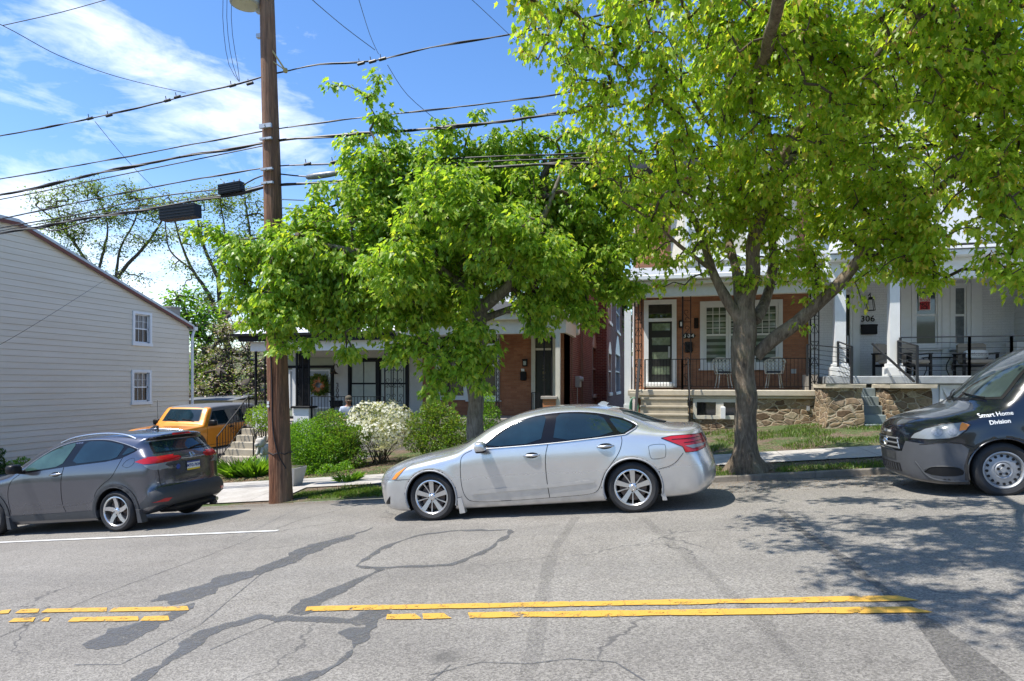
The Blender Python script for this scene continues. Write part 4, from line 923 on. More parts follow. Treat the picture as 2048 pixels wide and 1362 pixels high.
for (a, b, c, d) in wins:
    w = MB(); X0, X1 = UH + .06, UH - .02
    w.box((X0, a, c), (X1, a + .1, d)); w.box((X0, b - .1, c), (X1, b, d)); w.box((X0, a + .1, d - .1), (X1, b - .1, d)); w.box((X0 + .02, a - .02, c - .02), (X1, b + .02, c + .1))
    a2, b2, c2, d2 = a + .1, b - .1, c + .1, d - .1; zm = (c2 + d2) / 2
    for (y0, y1, q0, q1) in [(a2, a2 + .05, c2, d2), (b2 - .05, b2, c2, d2), (a2, b2, zm - .03, zm + .02), (a2, b2, d2 - .04, d2), (a2, b2, c2, c2 + .05)]: w.box((UH - .03, y0, q0), (UH - .068, y1, q1))
    for k in (1, 2): y = a2 + .05 + (b2 - a2 - .1) * k / 3; w.box((UH - .035, y - .009, zm), (UH - .06, y + .009, d2)); w.box((UH - .035, y - .006, c2), (UH - .06, y + .006, zm))
    w.box((UH - .036, a2, (zm + d2) / 2 - .009), (UH - .061, b2, (zm + d2) / 2 + .009))
    W_ = w.build('window', M_WHITE, hs_)
    g = MB(); g.face([(UH - .055, a2, c2), (UH - .055, b2, c2), (UH - .055, b2, d2), (UH - .055, a2, d2)])
    def fn(t):
        gl = t.node('ShaderNodeBsdfGlossy'); gl.inputs['Roughness'].default_value = .03; tr = t.node('ShaderNodeBsdfTransparent'); fr = t.node('ShaderNodeFresnel'); fr.inputs[0].default_value = 1.5
        mx = t.node('ShaderNodeMixShader'); t.l.new(fr.outputs[0], mx.inputs[0]); t.l.new(tr.outputs[0], mx.inputs[1]); t.l.new(gl.outputs[0], mx.inputs[2]); t.out(mx.outputs[0])
    if 'clear_pane' not in bpy.data.materials: mat('clear_pane', fn)
    M_CLEAR = bpy.data.materials['clear_pane']; g.build('pane', M_CLEAR, W_)
    cu = MB(); n = 26
    for (q0, q1, xo) in ((zm, d2, 0), (c2, zm, 1)):
        pts = [(UH - .11 + .015 * math.sin(k * 1.9), a2 + (b2 - a2) * k / n) for k in range(n + 1)]
        for p, q in zip(pts, pts[1:]): cu.face([(p[0], p[1], q0), (q[0], q[1], q0), (q[0], q[1], q1), (p[0], p[1], q1)], xo)
    cu.build('curtain', [M_LACE, M_BRN], W_)
# satellite/vent box seen above the eave, and roofs behind
ch = thing('roof_box', 'small weathered chimney box poking above the cream house roof slope', 'chimney', tuple(PT(335, 640, 31)))
m_ = MB(); p = PT(335, 640, 31); m_.box((p.x - .5, p.y - .3, p.z - 1.2), (p.x + .45, p.y + .3, p.z + .55)); m_.box((p.x - .56, p.y - .36, p.z + .55), (p.x + .51, p.y + .36, p.z + .62)); m_.build('flue', M_CONCP, ch)
def gable_shed(name, label, px0, px1, pyr, pye, t, wall, roof, depth=5, cat='shed', zb_=-3.2):
    a, b = PT(px0, pye, t), PT(px1, pye, t); zr = PT(px0, pyr, t).z; r_ = thing(name, label, cat, (a.x, a.y, zb_)); w = MB(); w.box((a.x, a.y, zb_), (b.x, a.y + depth, a.z)); w.build('wall', wall, r_)
    f = MB(); f.prism([(a.y - .3, a.z), (a.y + depth / 2, zr), (a.y + depth + .3, a.z), (a.y + depth / 2, zr - .01 - .12)], a.x - .2, b.x + .2, 'x'); f.build('roof', roof, r_); return r_
gable_shed('garage', 'low garage with a pale grey roof behind the orange car', 380, 480, 785, 800, 32, M_CREAM, plain('slate_roof', (.14, .15, .16), .9, var=.2))
gable_shed('shed', 'dark brown shed roof beside the cream house corner', 372, 402, 772, 784, 36, M_BR_RED, plain('brown_roof', (.05, .04, .035), .8), 4)
gable_shed('far_house', 'pale house with grey roof far off in the gap beside the dark brick wall', 1258, 1275, 700, 735, 45, M_WHITE, M_GSHING, 8, 'house')
# ================================================================== pale stucco house, number 300, and brick house 302
M_STUC = plain('pale_stucco', (.55, .525, .48), .85, var=.08, scale=3, bump=.15, bscale=80)
M_SAGE = plain('sage_door_paint', (.34, .37, .27), .5, var=.06)
M_MINT = plain('mint_siding', (.42, .53, .45), .6, var=.05)
M_GWHT = plain('grey_white_siding', (.55, .57, .58), .6, var=.05)
M_MEMB = plain('pale_roof_membrane', (.62, .64, .66), .6, var=.08)
h300 = thing('row_house', 'pale stucco house numbered 300 with black trimmed porch behind the pole', 'house', (-10.5, VW, -2.5), 'attached houses up the hill')
u0, u1 = -13.0, -8.07; ZF = -1.25
wm = MB(); door = rect(566, 731, 668, 838, VW); win = rect(697, 716, 818, 820, VW)
hole_wall(wm, u0, u1, -3.3, 2.3, VW, .25, [(door[0] + .05, door[1] - .05, ZF, door[3] - .03), (win[0] + .05, win[1] - .05, win[2] + .05, win[3] - .05)])
wm.box((u0 - .003, VW + .25, -3.3), (u0 + .25, VW + 12, 2.3)); wm.build('wall', M_STUC, h300)
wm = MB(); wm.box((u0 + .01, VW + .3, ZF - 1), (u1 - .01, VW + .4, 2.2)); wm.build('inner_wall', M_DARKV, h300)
wm = MB()
for k in range(16):
    z = 2.3 + k * .15; wm.add([(u0, VW - .025, z), (u1, VW - .025, z), (u1, VW, z + .15), (u0, VW, z + .15), (u1, VW, z), (u0, VW, z)], [(0, 1, 2, 3), (0, 5, 4, 1)])
wm.box((u0, VW + .002, 2.3), (u1, VW + 12, 4.7)); wm.build('upper_wall', M_GWHT, h300)
for (a, b, c, d) in [(-12.2, -11.2, 2.9, 4.45), (-10.2, -9.2, 2.9, 4.45)]: window(h300, (a, b, c, d), VW - .02, .09, M_WHITE, M_GLASSD, (2, 2))
rf = MB(); rf.box((u0 - .2, VW - .35, 4.703), (u1, VW + 12, 4.85)); rf.build('roof', M_GSHING, h300)
cb = MB(); cb.box((u0 - .03, VW - .03, ZF), (U(597, VW) - .01, VW - .003, 1.55)); cb.build('corner_board', M_WHITE, h300)
cb = MB(); a, b, *_ = rect(599, 700, 617, 800, VW); cb.box((a, VW - .06, ZF), (b + .02, VW - .003, 1.5)); cb.build('door_side_board', M_BLACK, h300)
# door
d = MB(); u_0, u_1, z_0, z_1 = door
frame(d, (u_0, u_1, ZF, z_1), VW, .09, .06); D = d.build('door_frame', M_BLACK, h300)
d = MB(); gl = rect(573, 742, 660, 814, VW)
gx0, gx1, gz0, gz1 = u_0 + .28, u_1 - .2, gl[2], gl[3]
hole_wall(d, u_0 + .09, u_1 - .09, ZF + .02, z_1 - .09, VW + .02, .04, [(gx0, gx1, gz0, gz1)]); D = d.build('door', M_SAGE, h300)
f = MB(); frame(f, (gx0 - .05, gx1 + .05, gz0 - .05, gz1 + .05), VW + .01, .06, .012, .03); f.box(((gx0 + gx1) / 2 - .012, VW + .012, gz0), ((gx0 + gx1) / 2 + .012, VW + .03, gz1)); f.build('glass_frame', M_WHITE, D)
f = MB(); f.box((gx0, VW + .035, gz0), (gx1, VW + .04, gz1)); f.build('pane', plain('frosted_pane', (.38, .42, .46), .25, var=.1, coat=.6), D)
f = MB(); f.tube([(u_1 - .12, VW - .0, ZF + .95), (u_1 - .12, VW - .05, ZF + .95), (u_1 - .2, VW - .05, ZF + .95)], .012, 6); f.build('handle', M_BLACK, D)
tb = MB(); tb.box((u_0 - .02, VW - .04, z_1), (u_1 + .02, VW - .003, z_1 + .28)); tb.build('transom_board', M_SAGE, h300)
# window with black frame
a, b, c, d_ = win; mid = (a + b) / 2
for (x0, x1) in ((a, mid + .03), (mid - .03, b)): window(h300, (x0 + (.0 if x0 == a else .004), x1, c, d_), VW - (0 if x0 == a else .004), .085, M_BLACK, M_CURT, (2, 1), (2, 1), blind=None, sill=(x0 == a))
nm = MB()
for k, ch_ in enumerate('300'): put_text(nm, ch_, .24, FR((U(675, VW), VW - .012, Zt(675, 771 + k * 10.5, VW)), (1, 0, 0), (0, 0, 1)), bold=.004)
nm.build('house_number', plain('bronze_numeral', (.09, .07, .06), .5), h300)
mb = MB(); a, b, c, d_ = rect(663, 802, 685, 813, VW); mb.box((a, VW - .12, c), (b, VW - .002, d_), bev=.02); mb.box((a - .01, VW - .14, d_ - .03), (b + .01, VW - .002, d_ + .02)); mb.build('mailbox', M_BLACK, h300)
mb = MB(); p = PV(668, 747, VW - .3); mb.lathe([(0, .16), (.035, .15), (.04, .09), (.06, .07), (.15, -.01), (.155, -.02), (.14, -.015), (0, .05)], (p.x, VW - .3, p.z), 'z', 20); mb.tube([(p.x, VW - .3, p.z + .15), (p.x, VW - .28, p.z + .3), (p.x, VW - .14, p.z + .34), (p.x, VW - .01, p.z + .22)], .012, 6); mb.build('wall_lamp', plain('dark_bronze', (.06, .04, .03), .4, .5), h300)
# porch of 300
P0, P1 = -13.35, -8.07
pf = MB(); pf.box((P0, VP_, ZF - .16), (P1, VW - .003, ZF), bev=.015); pf.box((P0 + .1, VP_ + .08, -3.3), (P1, VP_ + .3, ZF - .163)); pf.build('porch_floor', M_CONCP, h300)
zb_ = Zt(560, 702, VP_); zt_ = Zt(560, 683, VP_); zr_ = Zt(560, 669, VP_)
pb = MB(); pb.box((P0 + .15, VP_ - .02, zb_), (P1, VP_ + .16, zt_)); pb.box((P0 + .15, VP_ + .16, zb_ + .002), (P0 + .31, VW - .002, zt_)); pb.box((P0 + .31, VP_ + .161, zt_ - .04), (P1, VW - .002, zt_ - .001)); pb.build('porch_beam', M_WHITE, h300)
pb = MB(); pb.box((P0 - .12, VP_ - .28, zt_ + .002), (P1, VP_ - .1, zr_ - .06)); pb.box((P0 - .3, VP_ - .38, zr_ - .06), (P1, VP_ - .12, zr_ + .02)); pb.box((P0 - .3, VP_ - .12, zr_ - .059), (P0 - .1, VW, zr_ + .019)); pb.build('porch_fascia', M_BLACK, h300)
pb = MB(); pb.add([(P0 - .28, VP_ - .3, zr_ + .022), (P1, VP_ - .3, zr_ + .022), (P1, VW - .03, zr_ + .75), (P0 - .28, VW - .03, zr_ + .75), (P0 - .28, VP_ - .3, zr_ - .03), (P1, VP_ - .3, zr_ - .03), (P1, VW - .03, zr_ - .03), (P0 - .28, VW - .03, zr_ - .03)], [(0, 1, 2, 3), (7, 6, 5, 4), (0, 4, 5, 1), (1, 5, 6, 2), (2, 6, 7, 3), (3, 7, 4, 0)]); pb.build('porch_roof', M_MEMB, h300)
for (px0, px1) in ((508, 548), (590, 618)):
    a, b = U(px0, VP_), U(px1, VP_); zc_ = Zt(px0, 812, VP_)
    trellis(h300, a + .03, b - .03, zc_, zb_, VP_ + .06, 3, .04)
    q = MB(); q.box((a - .02, VP_ - .06, ZF - .9), (b + .02, VP_ + .3, zc_ - .07)); q.build('pier', M_WHITE, h300)
    q = MB(); q.box((a - .09, VP_ - .13, zc_ - .068), (b + .09, VP_ + .37, zc_), bev=.01); q.build('pier_cap', M_BLACK, h300)
a, b = U(768, VP_), U(806, VP_); trellis(h300, a, b, ZF, zb_, VP_ + .06, 4, .022)
rl = MB(); railing(rl, (U(618, VP_) + .05, VP_ + .08, ZF), (U(700, VP_), VP_ + .08, ZF), .85, 12); railing(rl, (U(700, VP_), VP_ + .08, ZF), (U(766, VP_), VP_ + .08, ZF), .85, 10); rl.build('porch_railing', M_BLACK, h300)
# front stairs of 300
st = thing('front_steps', 'concrete steps with thin iron rails climbing to the porch of 300', 'steps', (-12.9, 17.4, -2.6))
sm = MB(); n = 6; s0, s1 = -13.3, -11.8; gz = -2.6; rise = (ZF - gz) / (n + 1)
for k in range(n): sm.box((s0, 17.1 + k * .27, gz - .3), (s1, 18.79, gz + rise * (k + 1)), bev=.012); s0 += .002; s1 -= .002
sm.build('treads', M_TSTEP, st)
for uu in (-13.2, -11.95):
    m_ = MB(); a = Vector((uu, 17.15, gz + .15)); b = Vector((uu, 18.7, ZF + .02)); up = Vector((0, 0, .85))
    m_.bar(a + up, b + up, .035, .025); m_.bar(a + up * .12, b + up * .12, .02)
    for k in range(13): p = a + (b - a) * (k / 12); m_.bar(p + up * (.12 if k % 12 else 0), p + up, .014 if k % 12 else .032)
    c_ = (a + b) / 2 + up * .55
    for s_ in (-1, 1): m_.tube([(uu, c_.y + .12 * math.cos(q * .5) * (1 - q * .05) , c_.z + s_ * .1 + .12 * math.sin(q * .5) * (1 - q * .05)) for q in range(13)], .008, 5)
    m_.build('handrail', M_BLACK, st)
# ---- 302
h302 = thing('row_house', 'orange brick house numbered 302 with a dark door and a long dark red side wall', 'house', (-5.5, VW, -2.2), 'attached houses up the hill')
a0, a1 = -8.07, -2.98; ZF2 = -1.05
door = rect(1063, 667, 1113, 830, VW); door = (door[0], door[1], ZF2, door[3]); win = rect(872, 664, 1000, 800, VW)
wm = MB(); hole_wall(wm, a0 + .003, a1 - .004, -3, 2.35, VW, .2, [(door[0] + .08, door[1] - .05, ZF2, door[3] - .03), (win[0] + .05, win[1] - .05, win[2] + .05, win[3] - .05)]); wm.build('front_wall', M_BR_TAN, h302)
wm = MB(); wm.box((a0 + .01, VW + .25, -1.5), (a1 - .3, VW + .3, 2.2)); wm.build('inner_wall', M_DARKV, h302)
sw = MB(); arch = []
# side wall with recessed windows (openings cut through), jog half way back
def side_wall(mb, u, v0, v1, z0, z1, holes, th=.2):
    vs_ = sorted({v0, v1, *[h[0] for h in holes], *[h[1] for h in holes]}); zs = sorted({z0, z1, *[h[2] for h in holes], *[h[3] for h in holes]})
    for a, b in zip(vs_, vs_[1:]):
        for c, d in zip(zs, zs[1:]):
            cv, cz = (a + b) / 2, (c + d) / 2
            if not any(h[0] < cv < h[1] and h[2] < cz < h[3] for h in holes): mb.box((u, a, c), (u - th, b, d))
def su(px, u): return PU(px, 768, u).y
def szv(px, py, u): return PU(px, py, u).z
w1 = (su(1184, -2.98), su(1192.5, -2.98), szv(1188, 788, -2.98), szv(1188, 688, -2.98))
uj = -2.5
w2 = (su(1216.5, uj), su(1222.5, uj), szv(1219, 785, uj), szv(1219, 700, uj)); w3 = (su(1230.5, uj), su(1239.5, uj), szv(1235, 783, uj), szv(1235, 704, uj))
w4 = (su(1216.5, uj), su(1222.5, uj), szv(1219, 643, uj), szv(1219, 565, uj)); w5 = (su(1232, uj), su(1239, uj), szv(1235, 662, uj), szv(1235, 590, uj))
side_wall(sw, a1, VW, 29.2, -3, 4.9, [w1]); side_wall(sw, uj, 29.2, 43, -3, 4.9, [w2, w3, w4, w5]); sw.box((uj - .2, 29.2, -3), (a1 - .2, 29.4, 4.9)); sw.build('side_wall', M_BR_RED, h302)
sw = MB(); sw.box((a0, VW + 8, 2.3), (a1 - .21, 43, 4.85)); sw.build('rear_core', M_BR_RED, h302)
M_PGREY = plain('pinkish_grey_trim', (.36, .33, .33), .6, var=.15)
for w_, uu, fm, gm in ((w1, a1, M_PGREY, M_GREYM), (w2, uj, M_WHITE, M_GLASSD), (w3, uj, M_WHITE, M_GLASSD), (w4, uj, M_WHITE, M_GLASSD), (w5, uj, M_WHITE, M_GLASSD)):
    a, b, c, d_ = w_; f = MB(); X0, X1 = uu + .015, uu - .12; k = .09
    f.box((X0, a, c), (X1, a + k, d_)); f.box((X0, b - k, c), (X1, b, d_)); f.box((X0 - .02, a, (c + d_) / 2 - .03), (X1, b, (c + d_) / 2 + .03))
    pts = [(a + (b - a) * i / 8, d_ - k + (b - a) * .28 * math.sin(math.pi * i / 8)) for i in range(9)]; f.prism([(a, d_ - k)] + pts + [(b, d_ - k)][0:0] + [(b, d_ - k - .08), (a, d_ - k - .08)], X0 + .004, X1, 'x')
    F_ = f.build('window', fm, h302)
    g = MB(); g.box((uu - .1, a + .02, c), (uu - .11, b - .02, d_)); g.build('pane', gm, F_); s_ = MB(); s_.box((uu + .07, a - .08, c - .16), (uu - .1, b + .08, c - .003), bev=.01); s_.build('sill', fm, F_)
up = MB()
for k in range(17):
    z = 2.35 + k * .15; up.add([(a0, VW - .025, z), (a1, VW - .025, z), (a1, VW, z + .15), (a0, VW, z + .15), (a1, VW, z), (a0, VW, z)], [(0, 1, 2, 3), (0, 5, 4, 1)])
up.box((a0, VW + .002, 2.35), (a1 - .203, VW + 8, 4.9)); up.build('upper_wall', M_MINT, h302)
for (a, b) in ((-7.4, -6.4), (-5.9, -4.9)): window(h302, (a, b, 2.75, 4.5), VW - .02, .1, M_WHITE, M_GLASSD)
rf = MB(); rf.box((a0, VW - .4, 4.9), (a1 + .25, VW + 8.5, 5.1)); rf.box((a0, VW + 8.5, 4.9), (uj + .2, 43.2, 5.1)); rf.build('roof', M_SHING, h302)
d = MB(); frame(d, door, VW, .13, .05); d.box((door[0] + .13, VW - .02, door[3] - .55), (door[1] - .13, VW + .02, door[3] - .48)); D = d.build('door_frame', M_CREAM, h302)
d = MB(); x0, x1, z0, z1 = door[0] + .13, door[1] - .13, ZF2 + .02, door[3] - .56; d.box((x0, VW + .03, z0), (x1, VW + .07, z1)); pw = (x1 - x0 - .26) / 2
for r_ in ((.72, .93), (.4, .68), (.08, .35)):
    for s_ in (0, 1): xx = x0 + .09 + s_ * (pw + .08); d.box((xx, VW + .02, z0 + (z1 - z0) * r_[0]), (xx + pw, VW + .029, z0 + (z1 - z0) * r_[1]), bev=.004)
M_DDOOR = plain('near_black_door', (.018, .018, .017), .4, var=.2); D = d.build('door', M_DDOOR, h302)
n_ = MB()
for k, ch_ in enumerate('302'): put_text(n_, ch_, .17, FR(((x0 + x1) / 2, VW + .012, z0 + (z1 - z0) * (.74 - k * .085)), (1, 0, 0), (0, 0, 1)), bold=.004)
n_.build('house_number', plain('brass_numeral', (.36, .28, .12), .35, .7), D)
g = MB(); g.box((x0, VW + .04, door[3] - .48), (x1, VW + .05, door[3] - .13)); g.build('transom_pane', plain('dusty_pane', (.09, .085, .07), .2, var=.4, coat=.5), h302)
window(h302, (win[0], (win[0] + win[1]) / 2, win[2], win[3]), VW, .1, M_WHITE, M_GLASSD, (1, 1), sill=False); window(h302, ((win[0] + win[1]) / 2 + .003, win[1], win[2], win[3]), VW - .003, .1, M_WHITE, M_GLASSD, (1, 1))
lm = MB(); a, b, c, d_ = rect(1046, 720, 1055, 733, VW); lm.box((a, VW - .1, c), (b, VW - .002, d_), bev=.01); lm.box((a - .01, VW - .12, d_), (b + .01, VW - .002, d_ + .03)); L_ = lm.build('wall_lamp', M_BLACK, h302); lm = MB(); lm.box((a + .03, VW - .104, c + .04), (b - .03, VW - .101, d_ - .04)); lm.build('lamp_glass', M_CURT, L_)
mb = MB(); a, b, c, d_ = rect(1042, 743, 1053, 761, VW); mb.box((a, VW - .11, c), (b, VW - .002, d_), bev=.02); mb.build('mailbox', M_BLACK, h302); mb = MB(); mb.box((a + .02, VW - .07, d_), (b - .06, VW - .06, d_ + .09)); tag(mb.build('folded_letter', M_WHITE, None, origin=(a, VW, d_)), 'white folded letter sticking out of the black mailbox of 302', 'letter')
# porch of 302
pf = MB(); pf.box((a0 + .003, VP_, ZF2 - .16), (a1 + .1, VW - .003, ZF2)); pf.box((a0 + .003, VP_ + .06, -3.1), (a1 + .05, VP_ + .3, ZF2 - .163)); pf.build('porch_floor', M_CONCP, h302)
zb_ = Zt(1050, 667, VP_); zt_ = Zt(1050, 640, VP_)
pb = MB(); pb.box((a0 + .003, VP_ - .03, zb_), (U(1132, VP_), VP_ + .17, zt_)); pb.box((a0 + .003, VP_ - .2, zt_ + .002), (U(1138, VP_), VP_ + .17, zt_ + .2), bev=.02); pb.box((U(1126, VP_), VP_ + .171, zb_ + .01), (U(1132, VP_), VW, zt_)); pb.box((a0 + .003, VP_ + .171, zt_ - .04), (U(1126, VP_), VW - .002, zt_ - .001)); pb.build('porch_beam', M_CREAM, h302)
pb = MB(); zr_ = zt_ + .2; pb.prism([(VP_ - .3, zr_ + .003), (VW - .03, zr_ + .65), (VW - .03, zr_ + .003)], a0 + .003, U(1140, VP_), 'x'); pb.build('porch_roof', M_SHING, h302)
br = MB(); p = PU(1146, 648, -2.9); br.box((-2.97, p.y - .0, p.z - .35), (-2.72, p.y + .35, p.z + .25), bev=.05); br.build('cornice_return', M_WHITE, h302)
mb = MB(); a, b = U(1111, VP_), U(1120, VP_); mb.box((a, VP_ - .02, ZF2), (b, VP_ + .12, zb_)); mb.build('porch_post', M_CREAM, h302)
q = MB(); a, b = U(1086, VP_), U(1112, VP_); zc_ = Zt(1100, 797, VP_); q.box((a, VP_ - .05, ZF2 - .4), (b, VP_ + .28, zc_ - .02)); Q = q.build('brick_pier', brick('pier_brick', (.5, .2, .08), (.42, .15, .06), (.3, .2, .12)), h302); q = MB(); q.box((a - .05, VP_ - .1, zc_ - .018), (b + .05, VP_ + .33, zc_ + .07), bev=.01); q.build('pier_cap', M_CONCP, Q)
tr = MB()
for px in (1087.5, 1103): u_ = U(px, VP_); tr.box((u_ - .02, VP_ + .05, zc_ + .07), (u_ + .02, VP_ + .09, zb_))
for px in (992, 997): u_ = U(px, VP_); tr.box((u_ - .012, VP_ + .05, ZF2), (u_ + .012, VP_ + .075, zb_))
a, b = U(992, VP_), U(997, VP_)
for k in range(14): z = ZF2 + .1 + k * (zb_ - ZF2 - .2) / 14; tr.bar((a, VP_ + .06, z), (b, VP_ + .06, z + .16), .012); tr.bar((a, VP_ + .06, z + .16), (b, VP_ + .06, z), .011)
tr.build('iron_column', M_BLACK, h302)
ut = MB(); v_ = su(1151, -2.98); ut.box((-2.975, v_ - .1, szv(1151, 775, -2.98)), (-2.82, v_ + .35, szv(1151, 752, -2.98)), bev=.02); ut.lathe([(0, .1), (.08, .1), (.09, 0), (0, 0)], (-2.82, v_ + .1, szv(1151, 758, -2.98)), 'x', 14); ut.tube([(-2.93, v_ + .1, szv(1151, 775, -2.98)), (-2.93, v_ + .1, -2.4)], .02, 6); ut.build('electric_meter', M_GALV, h302)
ut = MB()
for px in (1159.5, 1162.5): v_ = su(px, -2.98); ut.tube([(-2.93, v_, -2.4), (-2.93, v_, 2.2)], .022, 6)
v_ = su(1142, -2.98); ut.tube([(-2.95, v_ + .05, 2.1), (-2.95, v_, -.2), (-2.95, v_ + .4, -.6)], .015, 5)
ut.build('conduit', plain('rusty_pipe', (.2, .14, .1), .7), h302)
rl = MB(); railing(rl, (U(1063, VP_) , VP_ + .05, ZF2), (U(1076, VP_), VP_ + .05, ZF2), .8, 4, .014); rl.build('porch_railing', M_BLACK, h302)
lg = MB(); lg.box((-6.9, 18.2, -2.4), (-4.0, 18.5, -1.35), bev=.02); tag(lg.build('garden_wall', M_CONCP, None, origin=(-5.5, 18.3, -2.2)), 'low concrete garden wall half hidden behind the shrubs', 'wall')
# ================================================================== 304
h304 = thing('row_house', 'orange brick house numbered 304 above a rubble stone porch base', 'house', (1.8, VW, -1.4), 'attached houses up the hill')
b0, b1 = U(1270, VW), U(1618, VW); ZF3 = -.1
door = rect(1288, 600, 1353, 768, VW); door = (door[0], door[1], ZF3 + .02, door[3]); win = rect(1400, 601, 1565, 737, VW)
wm = MB(); hole_wall(wm, b0, b1, -2, 3.2, VW, .25, [(door[0] + .06, door[1] - .06, ZF3, door[3] - .04), (win[0] + .05, win[1] - .05, win[2] + .05, win[3] - .05)]); wm.box((b0, VW + .25, -2), (b0 + .25, VW + 10, 3.2)); wm.build('front_wall', M_BR_OR, h304)
wm = MB(); wm.box((b0, VW + .002, 3.2), (b1, VW + 10, 6.6)); wm.build('upper_wall', M_BR_OR, h304)
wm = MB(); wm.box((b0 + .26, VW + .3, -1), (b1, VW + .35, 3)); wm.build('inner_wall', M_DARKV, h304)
d = MB(); frame(d, door, VW, .14, .06); zt_ = Zt(1320, 640, VW); d.box((door[0] + .14, VW - .05, zt_ - .05), (door[1] - .14, VW + .02, zt_ + .05)); d.build('door_frame', M_WHITE, h304)
d = MB(); x0, x1, z0, z1 = door[0] + .145, door[1] - .145, door[2] + .16, zt_ - .055
hol = []
for (py0, py1) in ((646, 661), (675, 690), (704, 718), (733, 749)): hol.append((U(1304, VW), U(1340, VW), Zt(1320, py1, VW), Zt(1320, py0, VW)))
hole_wall(d, x0, x1, z0, z1, VW + .02, .04, hol); D = d.build('door', M_DDOOR, h304)
g = MB(); g.box((x0 + .05, VW + .035, z0 + .1), (x1 - .05, VW + .045, z1 - .05)); g.build('pane', plain('greenish_door_glass', (.16, .2, .13), .12, var=.5, scale=5, coat=1), D)
g = MB(); g.box((x1 - .11, VW - .0, z0 + .75), (x1 - .05, VW + .019, z0 + 1.1)); g.box((x1 - .1, VW - .05, z0 + .8), (x1 - .06, VW, z0 + .84)); g.build('handle', M_GALV, D)
g = MB(); g.box((x0, VW + .03, zt_ + .05), (x1, VW + .04, door[3] - .14)); g.build('transom_pane', M_GLASSD, h304)
g = MB(); g.box((door[0] + .0, VW - .3, ZF3 - .001), (door[1], VW - .003, ZF3 + .13), bev=.01); g.build('door_sill', M_WHITE, h304)
# triple window
u0, u1, z0, z1 = win; f = MB(); frame(f, win, VW, .12, .05); f.box((u0 - .04, VW - .09, z0 - .05), (u1 + .04, VW - .002, z0 - .002)); F_ = f.build('window', M_WHITE, h304)
M_STRIPE = None
def fn(t):
    v = objv(t); x, y, z = t.sep(v); w = t.m('FRACT', t.m('MULTIPLY', z, 5.2)); n = t.noise(v, 1.5, 4)
    c = t.mix(t.mr(w, .5, .56, 0, 1), (.035, .045, .04), (.26, .3, .27)); c = t.mix(t.mr(n, .45, .6, 0, .5), c, (.05, .12, .03))
    b = t.bsdf(Base_Color=c, Roughness=.4, Coat_Weight=1, Coat_Roughness=.03); t.out(b.outputs[0])
M_STRIPE = mat('zebra_blind_behind_glass', fn)
n = 3; wdt = (u1 - u0 - .24) / n
for k in range(n):
    a = u0 + .12 + wdt * k; q = MB(); frame(q, (a + .003, a + wdt - .003, z0 + .12, z1 - .12), VW - .004, .07, .02); zm = (z0 + z1) / 2; q.box((a + .07, VW - .02, zm - .03), (a + wdt - .07, VW + .01, zm + .03))
    for i in (1, 2): x = a + .07 + (wdt - .14) * i / 3; q.box((x - .01, VW - .016, zm), (x + .01, VW, z1 - .19))
    for i in (1, 2, 3): z = zm + (z1 - .19 - zm) * i / 4; q.box((a + .07, VW - .0155, z - .01), (a + wdt - .07, VW - .0005, z + .01))
    Q = q.build('sash', M_WHITE, F_)
g = MB(); g.box((u0 + .12, VW + .01, z0 + .12), (u1 - .12, VW + .02, z1 - .12)); g.build('pane', M_STRIPE, F_)
# wall fittings
q = MB(); a, b, c, d_ = rect(1358, 641, 1367, 656, VW); q.box((a, VW - .09, c), (b, VW - .002, d_), bev=.015); L_ = q.build('wall_lamp', M_BLACK, h304); q = MB(); q.box((a + .035, VW - .094, c + .05), (b - .035, VW - .091, d_ - .05)); q.build('lamp_glass', M_WHITE, L_)
q = MB(); a, b, c, d_ = rect(1363, 667, 1392, 677, VW); q.prism([(a, (c + d_) / 2), (a + .05, d_ - .03), (a + .07, d_), (b - .07, d_), (b - .05, d_ - .03), (b, (c + d_) / 2), (b - .05, c + .03), (b - .07, c), (a + .07, c), (a + .05, c + .03)], VW - .03, VW - .003, 'y'); Q = q.build('number_plaque', M_BLACK, h304)
q = MB(); put_text(q, '304', .16, FR(((a + b) / 2, VW - .034, (c + d_) / 2), (1, 0, 0), (0, 0, 1)), spacing=1.5, bold=.004); q.build('house_number', M_WHITE, Q)
q = MB(); a, b, c, d_ = rect(1370, 684, 1385, 705, VW); q.box((a, VW - .1, c), (b, VW - .002, d_), bev=.02); q.lathe([(0, -.012), (.08, -.012), (.08, 0)], ((a + b) / 2, VW - .1, d_ - .1), 'y', 14, 0); q.build('mailbox', M_BLACK, h304)
q = MB(); a, b, c, d_ = rect(1388, 636, 1397, 657, VW)
for k in range(4): x = a + (b - a) * (k + .5) / 4; q.box((x - .014, VW - .02, c), (x + .014, VW - .002, d_))
q.build('wall_ornament', M_BLACK, h304)
q = MB(); a, b, c, d_ = rect(1582, 738, 1592, 747, VW); q.box((a, VW - .04, c), (b, VW - .002, d_)); q.build('socket_box', M_GALV, h304)
